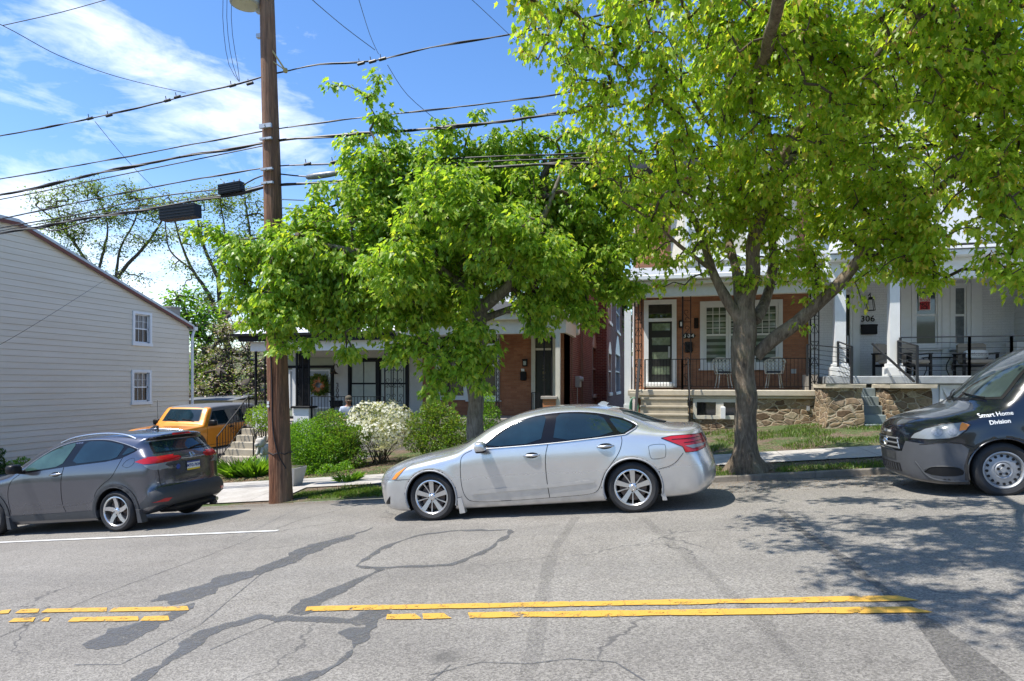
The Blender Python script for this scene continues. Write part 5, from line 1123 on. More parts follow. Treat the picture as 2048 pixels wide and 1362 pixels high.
# porch
g0, g1 = U(1256, VP_), U(1652, VP_); zs0 = Zt(1450, 797, VP_); zs1 = Zt(1450, 780, VP_)
q = MB(); q.box((g0, VP_ - .08, zs0 + .07), (g1, VW - .003, zs1), bev=.02); q.box((g0 + .05, VP_ - .04, zs0), (g1, VP_ + .3, zs0 + .068), bev=.015); q.build('porch_floor', plain('porch_slab', (.5, .44, .34), .8, var=.15, bump=.15), h304)
bw = rect(1386, 799, 1478, 838, VP_ + .05); q = MB(); zg = -2.2
hole_wall(q, U(1376, VP_), g1, zg, zs0 - .003, VP_ + .02, .3, [(bw[0] + .03, bw[1] - .03, bw[2] + .03, zs0 - .003)]); q.build('stone_base', M_STONE, h304)
q = MB(); frame(q, (bw[0], bw[1], bw[2], zs0 - .004), VP_ + .03, .1, .05, .08); m_ = (bw[0] + bw[1]) / 2 + .1; q.box((m_ - .1, VP_ - .012, bw[2] + .1), (m_ + .1, VP_ + .1, zs0 - .105)); Q = q.build('basement_window', M_CREAM, h304)
q = MB(); q.box((bw[0] + .1, VP_ + .09, bw[2] + .1), (bw[1] - .1, VP_ + .1, zs0 - .1)); q.build('pane', M_GLASSD, Q)
q = MB(); q.box((m_ + .02, VP_ - .1, bw[2] + .0), (m_ + .14, VP_ - .013, bw[2] + .35), bev=.02); q.build('vent_cover', M_WHITE, Q)
q = MB(); a, b, c, d_ = rect(1613, 812, 1619, 821, VP_); q.box((a, VP_ - .03, c), (b, VP_ + .019, d_)); q.build('outlet_cover', M_GALV, h304)
# steps of 304
s4 = thing('front_steps', 'tan concrete steps with wide treads at the left end of the 304 porch', 'steps', (-.1, 18, -1.4))
q = MB(); a, b = U(1282, VP_), U(1376, VP_) - .02; gz = -1.42; n = 5; hh = (zs0 - gz + .02) / n
for k in range(n): q.box((a + k * .002, VP_ - .1 - (n - k) * .27, gz - .3), (b - k * .002, VP_ - .085, gz + hh * (k + 1) - .02), bev=.012); q.box((a - .01, VP_ - .1 - (n - k) * .27 - .025, gz + hh * (k + 1) - .055), (b + .01 - k * .002, VP_ - .1 - (n - k) * .27 + .2, gz + hh * (k + 1) - .002), bev=.01)
q.build('treads', M_TSTEP, s4)
q = MB(); u_ = b + .02; q.tube([(u_, VP_ - 1.3, gz), (u_, VP_ - 1.3, gz + 1.0), (u_, VP_ - .15, zs1 + .85)], .018, 8); q.tube([(u_, VP_ - .15, zs1), (u_, VP_ - .15, zs1 + .85)], .018, 8)
for k in range(1, 8): p = Vector((u_, VP_ - 1.3, 0)).lerp(Vector((u_, VP_ - .15, 0)), k / 8); q.bar((p.x, p.y, gz + .1 + (zs1 - gz) * k / 8), (p.x, p.y, gz + 1.0 + (zs1 - gz - .15) * k / 8), .01)
q.build('handrail', M_BLACK, s4)
q = MB(); u_ = a - .06; q.bar((u_ - .05, VP_ - 1.3, gz + .4), (u_ + .02, VP_ - .1, zs1 + .85), .07, .12)
for k in range(6): z = zs1 + .1 + k * .1; scroll(q, (u_, z), .06, VP_ - .12, sgn=1 if k % 2 else -1)
q.build('handrail', M_BLACK, s4)
zb_ = Zt(1450, 590, VP_); zt_ = Zt(1450, 567, VP_)
q = MB(); q.box((g0 + .02, VP_ - .03, zb_), (g1 - .05, VP_ + .17, zt_)); q.box((g0 + .02, VP_ - .2, zt_ + .002), (g1 - .05, VP_ + .17, zt_ + .12), bev=.02); q.box((g0 + .02, VP_ + .171, zb_ + .003), (g0 + .2, VW - .002, zt_)); q.box((g0 + .2, VP_ + .171, zt_ - .05), (g1 - .05, VW - .002, zt_ - .002)); q.build('porch_beam', M_CREAM, h304)
q = MB(); q.box((g0 - .08, VP_ - .34, zt_ + .122), (g1 - .04, VP_ - .14, zt_ + .26), bev=.02); q.build('gutter', M_WHITE, h304)
q = MB(); q.prism([(VP_ - .25, zt_ + .262), (VW - .03, zt_ + .9), (VW - .03, zt_ + .15), (VP_ - .13, zt_ + .15)], g0 - .05, g1 - .04, 'x'); q.build('porch_roof', M_GSHING, h304)
for (px0, px1, nn_) in ((1268, 1285, 3), (1364, 1383, 2), (1620, 1640, 3)): trellis(h304, U(px0, VP_) + .02, U(px1, VP_) - .02, zs1, zb_, VP_ + .05, nn_, .026)
q = MB(); railing(q, (U(1290, VP_), VP_ + .03, zs1), (U(1364, VP_), VP_ + .03, zs1), .86, 12, .012); railing(q, (U(1364, VP_), VP_ + .03, zs1), (U(1620, VP_), VP_ + .03, zs1), .86, 34, .012)
scroll(q, (U(1440, VP_), zs1 + .5), .1, VP_ + .03); scroll(q, (U(1453, VP_), zs1 + .4), .1, VP_ + .03, sgn=-1); q.build('porch_railing', M_BLACK, h304)
q = MB(); a, b = U(1618, VW) - .02, U(1625, VW); q.box((a, VW - .12, ZF3), (b, VW - .003, zb_ + .2)); q.build('downspout', M_WHITE, h304)
q = MB(); q.box((U(1617, VP_), VP_ + .35, zs1 + .002), (U(1641, VP_), VP_ + .8, zs1 + .42)); q.build('end_block', M_CONCP, h304)
# bay on the upper floor
q = MB(); a, b = U(1342, VW - .5), U(1600, VW - .5); q.prism([(a, VW - .003), (a + .35, VW - .6), (b - .35, VW - .6), (b, VW - .003)], 3.35, 6.5, 'z'); q.build('bay', M_CREAM, h304)
for (c0, c1) in ((a + .42, a + 1.3), (a + 1.36, a + 2.3), (b - 1.2, b - .42)): window(h304, (c0, c1, 3.75, 5.6), VW - .603, .09, M_WHITE, M_GLASSD, (2, 3))
q = MB(); q.box((b0 - .2, VW - .75, 6.6), (b1 + .0, VW + 10.2, 6.85)); q.build('roof', M_SHING, h304)
q = MB(); q.box((b0 - .09, VW + .3, -1.5), (b0 - .003, VW + .4, 6)); q.build('rear_downspout', M_WHITE, h304)
fp = MB(); u_ = U(1256, 19.5); fp.box((u_ - .1, 19.4, -1.8), (u_ + .09, 19.6, Zt(1256, 622, 19.5)), bev=.01); fp.box((u_ - .12, 19.38, -1.8), (u_ + .11, 19.62, -.6)); tag(fp.build('post', M_WHITE, None, origin=(u_, 19.5, -1.7)), 'tall white square post in the gap between the two brick houses', 'post')
# ================================================================== 306
h306 = thing('row_house', 'white painted brick house numbered 306 with square white porch posts', 'house', (7, VW, -1.2), 'attached houses up the hill')
c0, c1 = b1 + .004, 9.6; ZF4 = Zt(1800, 752, VP_)
door = rect(1672, 585, 1704, 752, VW); door = (door[0], door[1], ZF4 + .02, door[3])
wA = rect(1822, 566, 1882, 697, VW); wB = rect(1899, 566, 1940, 697, VW)
wm = MB(); hole_wall(wm, c0, c1, -2, 3.6, VW, .25, [(door[0] + .06, door[1] - .06, ZF4, door[3] - .04), (wA[0] + .05, wA[1] - .05, wA[2] + .05, wA[3] - .05), (wB[0] + .05, wB[1] - .05, wB[2] + .05, wB[3] - .05)]); wm.build('front_wall', M_BR_WHT, h306)
wm = MB(); wm.box((c0 + .2, VW + .3, -1), (c1, VW + .35, 3)); wm.build('inner_wall', M_DARKV, h306)
M_SKYSID = plain('white_upper_siding', (.66, .68, .7), .55, var=.04)
wm = MB()
for k in range(30):
    z = 3.6 + k * .15; wm.add([(c0, VW - .025, z), (c1, VW - .025, z), (c1, VW, z + .15), (c0, VW, z + .15), (c1, VW, z), (c0, VW, z)], [(0, 1, 2, 3), (0, 5, 4, 1)])
wm.box((c0, VW + .002, 3.6), (c1, VW + 10, 8.1)); wm.build('upper_wall', M_SKYSID, h306)
q = MB(); q.prism([(c0 + .5, VW - .003), (c0 + .9, VW - .7), (c1 - 1.2, VW - .7), (c1 - .8, VW - .003)], 3.9, 7.6, 'z'); q.build('bay', M_SKYSID, h306)
for (x0, x1) in ((c0 + 1.1, c0 + 2.0), (c0 + 2.2, c0 + 3.1)): window(h306, (x0, x1, 4.4, 6.4), VW - .703, .09, M_WHITE, M_GLASSD, (2, 2))
q = MB(); q.prism([(c0 - .1, 8.1), (c1 + .1, 8.1), ((c0 + c1) / 2, 9.6)], VW - .6, VW + 10, 'y'); q.build('roof', M_GSHING, h306)
d = MB(); frame(d, door, VW, .07, .06); d.build('door_frame', M_WHITE, h306); d = MB(); d.box((door[0] + .07, VW + .03, door[2] + .12), (door[1] - .07, VW + .07, door[3] - .07)); D = d.build('door', M_DDOOR, h306)
q = MB(); q.box((door[0] + .14, VW + .02, door[2] + 1.0), (door[1] - .16, VW + .029, door[3] - .2)); q.build('pane', M_GLASSD, D); q = MB(); q.box((door[1] - .14, VW - .03, door[2] + .85), (door[1] - .1, VW + .029, door[2] + 1.2)); q.build('handle', M_GALV, D)
window(h306, wA, VW, .1, M_WHITE, plain('grey_pane', (.07, .09, .09), .06, coat=1), (1, 1)); window(h306, wB, VW, .1, M_WHITE, plain('pale_pane', (.14, .16, .165), .06, var=.5, coat=1), (1, 1))
q = MB(); a, b = U(1706, VW), U(1815, VW); q.box((wA[0] - .28, VW - .055, ZF4), (wA[0] - .012, VW - .003, 3.5)); q.box((wA[1] + .012, VW - .055, ZF4), (wB[0] - .012, VW - .003, 3.5)); q.box((wB[1] + .012, VW - .055, ZF4), (wB[1] + .28, VW - .003, 3.5)); q.box((door[1] + .01, VW - .05, ZF4), (door[1] + .2, VW - .003, 3.5)); q.build('pilaster', M_WHITE, h306)
q = MB(); put_text(q, '306', .25, FR((U(1735, VW), VW - .02, Zt(1735, 638, VW)), (1, 0, 0), (0, 0, 1)), spacing=1.05, bold=.003); q.build('house_number', M_BLACK, h306)
q = MB(); a, b, c, d_ = rect(1722, 650, 1752, 669, VW); q.box((a, VW - .13, c), (b, VW - .002, d_), bev=.01); q.box((a - .01, VW - .14, d_ - .05), (b + .01, VW - .002, d_ + .01)); q.build('mailbox', M_BLACK, h306)
q = MB(); a, b, c, d_ = rect(1710, 650, 1715, 660, VW); q.box((a, VW - .03, c), (b, VW - .002, d_)); q.build('doorbell', M_GREYM, h306)
q = MB(); a, b, c, d_ = rect(1729, 600, 1745, 622, VW); vv = VW - .2
for (x, y) in ((a, vv - .06), (b, vv - .06), (a, vv + .1), (b, vv + .1)): q.bar((x, y, c), (x + ((a + b) / 2 - x) * .35, y + (vv + .02 - y) * .35, d_), .016)
for (x0, y0, x1, y1) in ((a, vv - .06, b, vv - .06), (a, vv + .1, b, vv + .1), (a, vv - .06, a, vv + .1), (b, vv - .06, b, vv + .1)): q.bar((x0, y0, c), (x1, y1, c), .016)
q.box((a + .06, vv - .03, d_ - .01), (b - .06, vv + .06, d_ + .06)); q.tube([((a + b) / 2, vv + .02, d_ + .06), ((a + b) / 2, vv + .03, d_ + .18), ((a + b) / 2, VW - .002, d_ + .12)], .014, 6); q.build('wall_lantern', M_BLACK, h306)
# porch of 306
k0, k1 = U(1652, VP_) + .01, 9.55; zl = Zt(1800, 768, VP_)
q = MB(); q.box((k0, VP_ - .1, zl), (k1, VW - .003, ZF4), bev=.02); q.build('porch_floor', M_SLAB, h306)
q = MB(); q.box((U(1862, VP_), VP_ + .05, -2), (k1, VP_ + .3, zl - .003)); q.build('porch_base', M_SKYSID, h306)
q = MB(); a, b, c, d_ = rect(1880, 774, 1985, 830, VP_); frame(q, (a, b, -1.2, zl - .02), VP_ + .05, .08, .04); q.bar((a + .08, VP_ + .03, -.1), (b - .6, VP_ + .03, -1.1), .06); q.build('base_lattice_frame', M_WHITE, h306)
zbm = Zt(1800, 560, VP_); ztm = Zt(1800, 520, VP_)
q = MB(); q.box((k0, VP_ - .05, zbm), (k1, VP_ + .2, ztm)); q.box((k0, VP_ - .3, ztm + .002), (k1, VP_ + .2, ztm + .18), bev=.03); q.box((k0, VP_ + .2, ztm - .06), (k1, VW - .002, ztm - .002)); q.build('porch_beam', M_WHITE, h306)
q = MB(); q.prism([(VP_ - .35, ztm + .183), (VW - .03, ztm + .75), (VW - .03, ztm + .183)], k0, k1, 'x'); q.build('porch_roof', M_GSHING, h306)
for (px0, px1) in ((1670, 1692), (1780, 1800), (2060, 2082)):
    q = MB(); a, b = U(px0, VP_), U(px1, VP_); w = b - a; q.box((a, VP_, ZF4), (b, VP_ + w, zbm), bev=.01); q.box((a - .09, VP_ - .09, ZF4), (b + .09, VP_ + w + .09, ZF4 + .24), bev=.01); q.box((a - .05, VP_ - .05, ZF4 + .242), (b + .05, VP_ + w + .05, ZF4 + .33), bev=.01); q.build('porch_post', M_WHITE, h306)
M_RAIL = plain('dark_steel_rail', (.03, .032, .035), .4, .3)
q = MB()
def rail_h(mb, a, b, h, n=7): railing(mb, a, b, h, n, .014, .04, vertical=False)
zz = ZF4; rail_h(q, (U(1800, VP_) + .0, VP_ - .02, zz), (U(1938, VP_), VP_ - .02, zz), 1.0); rail_h(q, (U(1938, VP_), VP_ - .02, zz), (U(2022, VP_), VP_ - .02, zz), 1.0); rail_h(q, (U(2022, VP_), VP_ - .02, zz), (9.5, VP_ - .02, zz), 1.0); q.build('porch_railing', M_RAIL, h306)
# stone piers and steps of 306
s6 = thing('front_steps', 'grey-green painted steps between rough stone piers leading up to 306', 'steps', (5.5, 17.6, -1.2))
zp = Zt(1700, 768, 17.6); gz = -1.2
def rough_block(mb, x0, x1, y0, y1, z0, z1, seed=0, n=9, amp=.07):
    # hewn block: gridded box pushed about by noise
    bm = bmesh.new(); bmesh.ops.create_cube(bm, size=1); bmesh.ops.subdivide_edges(bm, edges=bm.edges, cuts=n, use_grid_fill=True)
    vs = []
    for v in bm.verts:
        p = Vector((x0 + (v.co.x + .5) * (x1 - x0), y0 + (v.co.y + .5) * (y1 - y0), z0 + (v.co.z + .5) * (z1 - z0))); q_ = p * 2.3 + Vector((seed, 0, 0))
        k = 0 if v.co.z > .48 else 1
        p += Vector((mnoise.noise(q_), mnoise.noise(q_ + Vector((5, 3, 1))), 0)) * amp * k + Vector((mnoise.noise(q_ * 3), mnoise.noise(q_ * 3 + Vector((1, 7, 2))), 0)) * amp * .6 * k; vs.append(p)
    bm.verts.index_update(); mb.add(vs, [tuple(v.index for v in f.verts) for f in bm.faces]); bm.free()
pa, pb_, pc, pd = U(1652, 17.5), U(1722, 17.5), U(1778, 17.5), U(1862, 17.5)
for i, (x0, x1) in enumerate(((pa, pb_), (pc, pd))):
    q = MB(); rough_block(q, x0, x1, 17.35 if i == 0 else 17.5, 18.68, gz - .3, zp - .1, i * 3, 16, .055); q.build('stone_pier', [M_STONE, M_STONE][i], s6, 50)
    q = MB(); rough_block(q, x0 - .05, x1 + .06, 17.28, 18.685, zp - .1, zp, i * 5, 5, .03); q.build('pier_coping', M_TSTEP, s6)
q = MB(); n = 5; hh = (zl - .0 - gz) / (n + 1) + .02
for k in range(n): q.box((pb_ + .04 + k * .001, VP_ - .13 - (n - k) * .27, gz - .3), (pc - .04 - k * .001, VP_ - .11, gz + hh * (k + 1)), bev=.012); 
q.build('treads', M_GSTEP, s6)
q = MB(); q.box((pa + .35, 14.4, gz - .4), (pc + .3, 17.2, gz - .02), bev=.02); q.build('landing', M_CONC, s6)
for (x, far_) in ((pb_ - .22, 0), (pc + .6, 1)):
    q = MB(); p0 = Vector((x, 17.45, zp)); p1 = Vector((x, VP_ - .05, ZF4)); a_ = Vector((x - (.45 if not far_ else .85), VP_ - .02, ZF4))
    rail_h(q, p0, p1 + Vector((0, 0, -.0)), .92, 6)
    if not far_: railing(q, (x - .75, VP_ - .02, ZF4), (x, 17.5, zp + .02), .85, 7, .012, .035, vertical=False)
    else: q.bar((x - .62, VP_ - .05, ZF4 + .85), (x - .05, 17.5, zp + .06), .045)
    q.build('handrail', M_RAIL, s6)
# ================================================================== 308: white sided wall coming forward at the right edge
h308 = thing('sided_house', 'white clapboard house at the right edge, only its side wall in view', 'house', (9.7, 18, -1))
q = MB()
for k in range(60):
    z = -1.2 + k * .16; q.add([(9.575, 12.6 + 3, z), (9.575, VW, z), (9.6, VW, z + .16), (9.6, 15.6, z + .16), (9.6, 15.6, z), (9.6, VW, z)], [(0, 1, 2, 3), (0, 4, 5, 1)])
q.box((9.602, 15.6, -1.6), (16, VW + 8, 8.4)); q.build('wall', M_SKYSID, h308)
q = MB(); q.prism([(9.4, 8.4), (16.2, 8.4), (12.8, 10.4)], 15.3, VW + 8, 'y'); q.build('roof', M_GSHING, h308)
v_ = su(2046, 9.58); q = MB(); q.box((9.3, v_ - .3, Zt(2046, 710, v_)), (9.57, v_ + .3, Zt(2046, 684, v_)), bev=.02); q.build('window_unit', M_WHITE, h308)
# ------------------------------------------------------------------ vehicle shell mesher (smooth implicit body -> quads)
def poly_sdf(poly, X, Z):
    P = np.array(poly, float); Q = np.roll(P, -1, axis=0); d = np.full(X.shape, 1e9); ins = np.zeros(X.shape, bool)
    for a, b in zip(P, Q):
        e = b - a; w = (X - a[0]) * e[0] + (Z - a[1]) * e[1]; t_ = np.clip(w / (e @ e), 0, 1)
        d = np.minimum(d, (X - a[0] - e[0] * t_) ** 2 + (Z - a[1] - e[1] * t_) ** 2)
        c_ = ((a[1] > Z) != (b[1] > Z)) & (X < (b[0] - a[0]) * (Z - a[1]) / (b[1] - a[1] + 1e-12) + a[0]); ins ^= c_
    return np.where(ins, -1, 1) * np.sqrt(d)
def chaikin(p, n=2, closed=True):
    p = [tuple(q) for q in p]
    for _ in range(n):
        o = []; m_ = len(p) if closed else len(p) - 1
        if not closed: o.append(p[0])
        for i in range(m_):
            a, b = p[i], p[(i + 1) % len(p)]; o += [tuple(a[k] * .75 + b[k] * .25 for k in range(len(a))), tuple(a[k] * .25 + b[k] * .75 for k in range(len(a)))]
        if not closed: o.append(p[-1])
        p = o
    return p
def bil(A, x, z, x0, z0, h):
    i = np.clip((x - x0) / h, 0, A.shape[0] - 1.001); j = np.clip((z - z0) / h, 0, A.shape[1] - 1.001); a = i.astype(int); b = j.astype(int); i = i - a; j = j - b
    return (A[a, b] * (1 - i) * (1 - j) + A[a + 1, b] * i * (1 - j) + A[a, b + 1] * (1 - i) * j + A[a + 1, b + 1] * i * j)
def surface(fn, lo, hi, h):
    n = [int((b - a) / h) + 2 for a, b in zip(lo, hi)]; ax = [lo[k] + h * np.arange(n[k]) for k in range(3)]
    X, Y, Z = np.meshgrid(*ax, indexing='ij'); f = fn(X, Y, Z); s_ = f < 0
    acc = np.zeros((n[0] - 1, n[1] - 1, n[2] - 1, 3)); cnt = np.zeros((n[0] - 1, n[1] - 1, n[2] - 1)); g = np.stack([X, Y, Z], -1)
    cs = [(0, 0, 0), (1, 0, 0), (0, 1, 0), (1, 1, 0), (0, 0, 1), (1, 0, 1), (0, 1, 1), (1, 1, 1)]
    sl = lambda A, c_: A[c_[0]:n[0] - 1 + c_[0], c_[1]:n[1] - 1 + c_[1], c_[2]:n[2] - 1 + c_[2]]
    for a in cs:
        for k in range(3):
            if a[k]: continue
            b = list(a); b[k] = 1; fa, fb = sl(f, a), sl(f, b); m_ = (fa < 0) != (fb < 0); t_ = np.where(m_, fa / (fa - fb + 1e-20), 0)[..., None]
            acc += np.where(m_[..., None], sl(g, a) * (1 - t_) + sl(g, b) * t_, 0); cnt += m_
    act = cnt > 0; idx = -np.ones(act.shape, int); idx[act] = np.arange(act.sum()); V = acc[act] / cnt[act][:, None]
    F_ = []
    for k in range(3):
        o1, o2 = [(1, 2), (2, 0), (0, 1)][k]; A = np.take(s_, range(n[k] - 1), k); B = np.take(s_, range(1, n[k]), k); d = A != B
        I = np.argwhere(d); fl = A[d]
        ok = (I[:, o1] > 0) & (I[:, o2] > 0) & (I[:, o1] < n[o1] - 1) & (I[:, o2] < n[o2] - 1); I = I[ok]; fl = fl[ok]
        def c_(a, b): J = I.copy(); J[:, o1] -= a; J[:, o2] -= b; return idx[J[:, 0], J[:, 1], J[:, 2]]
        q = np.stack([c_(1, 1), c_(0, 1), c_(0, 0), c_(1, 0)], 1); q[~fl] = q[~fl][:, ::-1]; F_.append(q)
    F_ = np.concatenate(F_); F_ = F_[(F_ >= 0).all(1)]
    for _ in range(3):
        e = h * .25; f0 = fn(*V.T); gx = np.stack([fn(V[:, 0] + e * (k == 0), V[:, 1] + e * (k == 1), V[:, 2] + e * (k == 2)) - fn(V[:, 0] - e * (k == 0), V[:, 1] - e * (k == 1), V[:, 2] - e * (k == 2)) for k in range(3)], 1) / (2 * e)
        st = (f0 / np.maximum((gx ** 2).sum(1), .25))[:, None] * gx; V = V - np.clip(st, -h * .4, h * .4)
    return V, F_
def sp(x, k): return np.logaddexp(0, x / k) * k
class Shell:
    """outline: side profile (x,z). arches: (x, z, r). the shell is the smooth intersection of profile, plan and section"""
    def __init__(s, L, H, poly, w0, belt, tumble, arches, front=(.3, 1.4), rear=(.2, 1.4), k=.10, h=.024, crease=.85, tuck=.35, smooth=2, bulge=0, crown=.04, shoulder=.16, kt=None, ends=(.0, .0), zt=.14):
        s.L, s.H = L, H; gh = .01; px = np.arange(-.4, L + .4, gh); pz = np.arange(-.1, H + .4, gh); A, B = np.meshgrid(px, pz, indexing='ij'); sd_ = poly_sdf(chaikin(poly, smooth), A, B)
        def fn(x, y, z):
            ay = np.abs(y); q = ay / w0
            fx = np.clip((front[1] - x) / .8 + .5, 0, 1); rx = np.clip((x - (L - rear[1])) / .8 + .5, 0, 1); fx = fx * fx * (3 - 2 * fx); rx = rx * rx * (3 - 2 * rx)
            xs = x - front[0] * q ** 3 * fx + rear[0] * q ** 3 * rx
            a = bil(sd_, xs, z + crown * q * q, -.4, -.1, gh)
            bz = belt[0] + (belt[1] - belt[0]) * np.clip(x / L, 0, 1)
            w = w0 - tumble * sp(z - bz, .03) - .05 * sp(crease - z, .05) ** 1.0 * tuck - shoulder * (sp(z - crease, .045) - sp(z - bz, .03))
            w = w - ends[0] * np.clip((.6 - x) / .6, 0, 1) ** 2 - ends[1] * np.clip((x - L + .8) / .8, 0, 1) ** 2
            for (hx, hz, r) in arches:
                rr = np.sqrt((x - hx) ** 2 + (z - hz) ** 2); w = w + bulge * np.exp(-((rr - r) / .09) ** 2) * (z > 0)
            b = ay - w; kk = k
            if kt is not None: kk = k + (kt - k) * np.clip((z - bz) / .15, 0, 1)
            f = .5 * (a + b + np.sqrt((a - b) ** 2 + kk * kk)) - kk * .1
            for (hx, hz, r) in arches:
                c_ = r - np.sqrt((x - hx) ** 2 + (z - hz) ** 2); f = np.maximum(f, np.minimum(c_, (ay - (w0 - .34))))
            return f
        s.fn = fn; s.V, s.F = surface(fn, (-.12, -w0 - .15, .02), (L + .12, w0 + .15, H + .12), h)
        s.arches = arches; s.w0 = w0; s.zt = zt
        s.bvh = BVHTree.FromPolygons([tuple(v) for v in s.V], [tuple(f) for f in s.F])
    def normal(s, p, e=.02):
        A = np.array([p] * 6, float).T
        for k in range(3): A[k, 2 * k] += e; A[k, 2 * k + 1] -= e
        f = s.fn(*A); n = Vector((f[0] - f[1], f[2] - f[3], f[4] - f[5])); return n.normalized()
    def hit(s, p2, d):
        if d == 'side': o, r = Vector((p2[0], -2, p2[1])), Vector((0, 1, 0))
        elif d == 'far': o, r = Vector((p2[0], 2, p2[1])), Vector((0, -1, 0))
        elif d == 'rear': o, r = Vector((s.L + 1, p2[0], p2[1])), Vector((-1, 0, 0))
        elif d == 'front': o, r = Vector((-1, p2[0], p2[1])), Vector((1, 0, 0))
        elif d == 'top': o, r = Vector((p2[0], p2[1], 3)), Vector((0, 0, -1))
        h_ = s.bvh.ray_cast(o, r)
        return h_[0]
    def body(s, name, mats, parent, fn_mat=None):
        mb = MB(); mb.v = [tuple(v) for v in s.V]; mb.f = [tuple(f) for f in s.F]; C = s.V[s.F].mean(1); m_ = np.zeros(len(s.F), int)
        for hx, hz, r in s.arches: m_[((C[:, 0] - hx) ** 2 + (C[:, 2] - hz) ** 2 < (r + .012) ** 2) & (np.abs(C[:, 1]) < s.w0 + .02)] = 1
        m_[(C[:, 2] < s.zt)] = 1
        if fn_mat is not None: m_ = fn_mat(C, m_)
        mb.m = m_.tolist(); return mb.build(name, mats, parent, 60)
    def panel(s, poly, d='side', off=.004, sm=0, step=.05, mb=None, mirror=False):
        mb = mb or MB()
        if sm: poly = chaikin(poly, sm)
        dense = []
        for a, b in zip(poly, poly[1:] + poly[:1]):
            k = max(1, int(math.dist(a, b) / step)); dense += [(a[0] + (b[0] - a[0]) * j / k, a[1] + (b[1] - a[1]) * j / k) for j in range(k)]
        xs = [p[0] for p in dense]; ys = [p[1] for p in dense]; n = len(dense); ex = []
        x = min(xs) + step
        while x < max(xs):
            y = min(ys) + step
            while y < max(ys): ex.append((x, y)); y += step
            x += step
        vs, _, fs, *_r = delaunay_2d_cdt([Vector(p) for p in dense + ex], [(i, (i + 1) % n) for i in range(n)], [], 1, 1e-5)
        out = []
        for p in vs:
            h_ = s.hit(p, d); out.append(None if h_ is None else h_ + s.normal(h_) * off)
        keep = [i for i, p in enumerate(out) if p is not None]; mp = {i: j for j, i in enumerate(keep)}
        mb.add([out[i] for i in keep], [tuple(mp[i] for i in f) for f in fs if all(i in mp for i in f)]); return mb
    def line(s, path, d='side', r=.005, mb=None, off=.0, sm=2, step=.04):
        mb = mb or MB(); path = chaikin(path, sm, False) if sm else path; pts = []
        for a, b in zip(path, path[1:]):
            k = max(1, int(math.dist(a, b) / step))
            for j in range(k): pts.append((a[0] + (b[0] - a[0]) * j / k, a[1] + (b[1] - a[1]) * j / k))
        pts.append(path[-1]); P = []
        for p in pts:
            h_ = s.hit(p, d)
            if h_ is not None: P.append(h_ + s.normal(h_) * off)
        if len(P) > 1: mb.tube(P, r, 6)
        return mb
    def text(s, txt, size, c_, d='side', off=.005, ang=0, mb=None, bold=0):
        mb = mb or MB(); vs, fs = text_mb(txt, size, ext=0, bold=bold); o = []
        for v in vs:
            x = v[0] * math.cos(ang) - v[1] * math.sin(ang); y = v[0] * math.sin(ang) + v[1] * math.cos(ang)
            if d in ('front',): x = -x
            h_ = s.hit((c_[0] + x, c_[1] + y), d)
            if h_ is None: return mb
            o.append(h_ + s.normal(h_) * off)
        mb.add(o, fs); return mb
def inset(poly, d):
    n = len(poly); cx = sum(p[0] for p in poly) / n; cy = sum(p[1] for p in poly) / n
    ar = sum(a[0] * b[1] - b[0] * a[1] for a, b in zip(poly, poly[1:] + poly[:1])); sg = 1 if ar > 0 else -1; out = []
    for i in range(n):
        a, b, c_ = Vector(poly[i - 1]), Vector(poly[i]), Vector(poly[(i + 1) % n]); e1 = (b - a).normalized(); e2 = (c_ - b).normalized()
        n1 = Vector((-e1.y, e1.x)) * sg; n2 = Vector((-e2.y, e2.x)) * sg; m_ = (n1 + n2); m_ = m_ / max(m_.length_squared / 2, .35); out.append(tuple(b + m_ * d))
    return out
# ------------------------------------------------------------------ vehicle materials
def paint(name, col, metal=.75, rough=.32, flake=.06, coat=1):
    def fn(t):
        v = objv(t); n = t.noise(v, 900, 2, .5); d = t.noise(v, 2.2, 5, .6); k = t.m('ADD', t.mr(n, .3, .7, 1 - flake, 1 + flake), t.mr(d, .3, .7, -.03, .03))
        c = t.mix(1.0, col, t.comb(k, k, k), 'MULTIPLY')
        x, y, z = t.sep(v); dust = t.m('MULTIPLY', t.mr(z, .15, .6, .35, 0), t.mr(t.noise(v, 7, 4), .35, .65, .2, 1), clamp=True)
        c = t.mix(dust, c, (.2, .18, .15))
        b = t.bsdf(Base_Color=c, Metallic=metal, Roughness=t.m('ADD', t.m('MULTIPLY', dust, .5), rough), Coat_Weight=coat, Coat_Roughness=.04)
        t.out(b.outputs[0])
    return mat(name, fn)
def carglass(name, col, refl=.0):
    def fn(t):
        v = objv(t); n = t.noise(v, 1.8, 4, .6)
        b = t.bsdf(Base_Color=t.mix(t.mr(n, .4, .65, 0, .6), col, tuple(c * 2.2 for c in col)), Roughness=.02, IOR=1.5, Specular_IOR_Level=.6); t.out(b.outputs[0])
    return mat(name, fn)
M_SILV = paint('silver_paint', (.62, .615, .605), .7, .27); M_GREYP = paint('graphite_paint', (.12, .125, .15), .8, .25); M_NAVY = paint('dark_navy_paint', (.005, .0075, .014), .1, .25, .02)
M_ORNG = paint('orange_paint', (.82, .3, .02), .05, .35, .03); M_WHTP = paint('white_paint', (.7, .72, .74), .05, .3, .02)
M_CGL = carglass('tinted_car_glass', (.006, .018, .027)); M_CGLG = carglass('greenish_car_glass', (.03, .06, .05)); M_WSH = carglass('windscreen_glass', (.035, .05, .05))
M_TRIM = plain('black_trim', (.012, .012, .013), .4, var=.15, spec=.25); M_CLAD = plain('grey_plastic_cladding', (.045, .047, .05), .55, var=.12, scale=12)
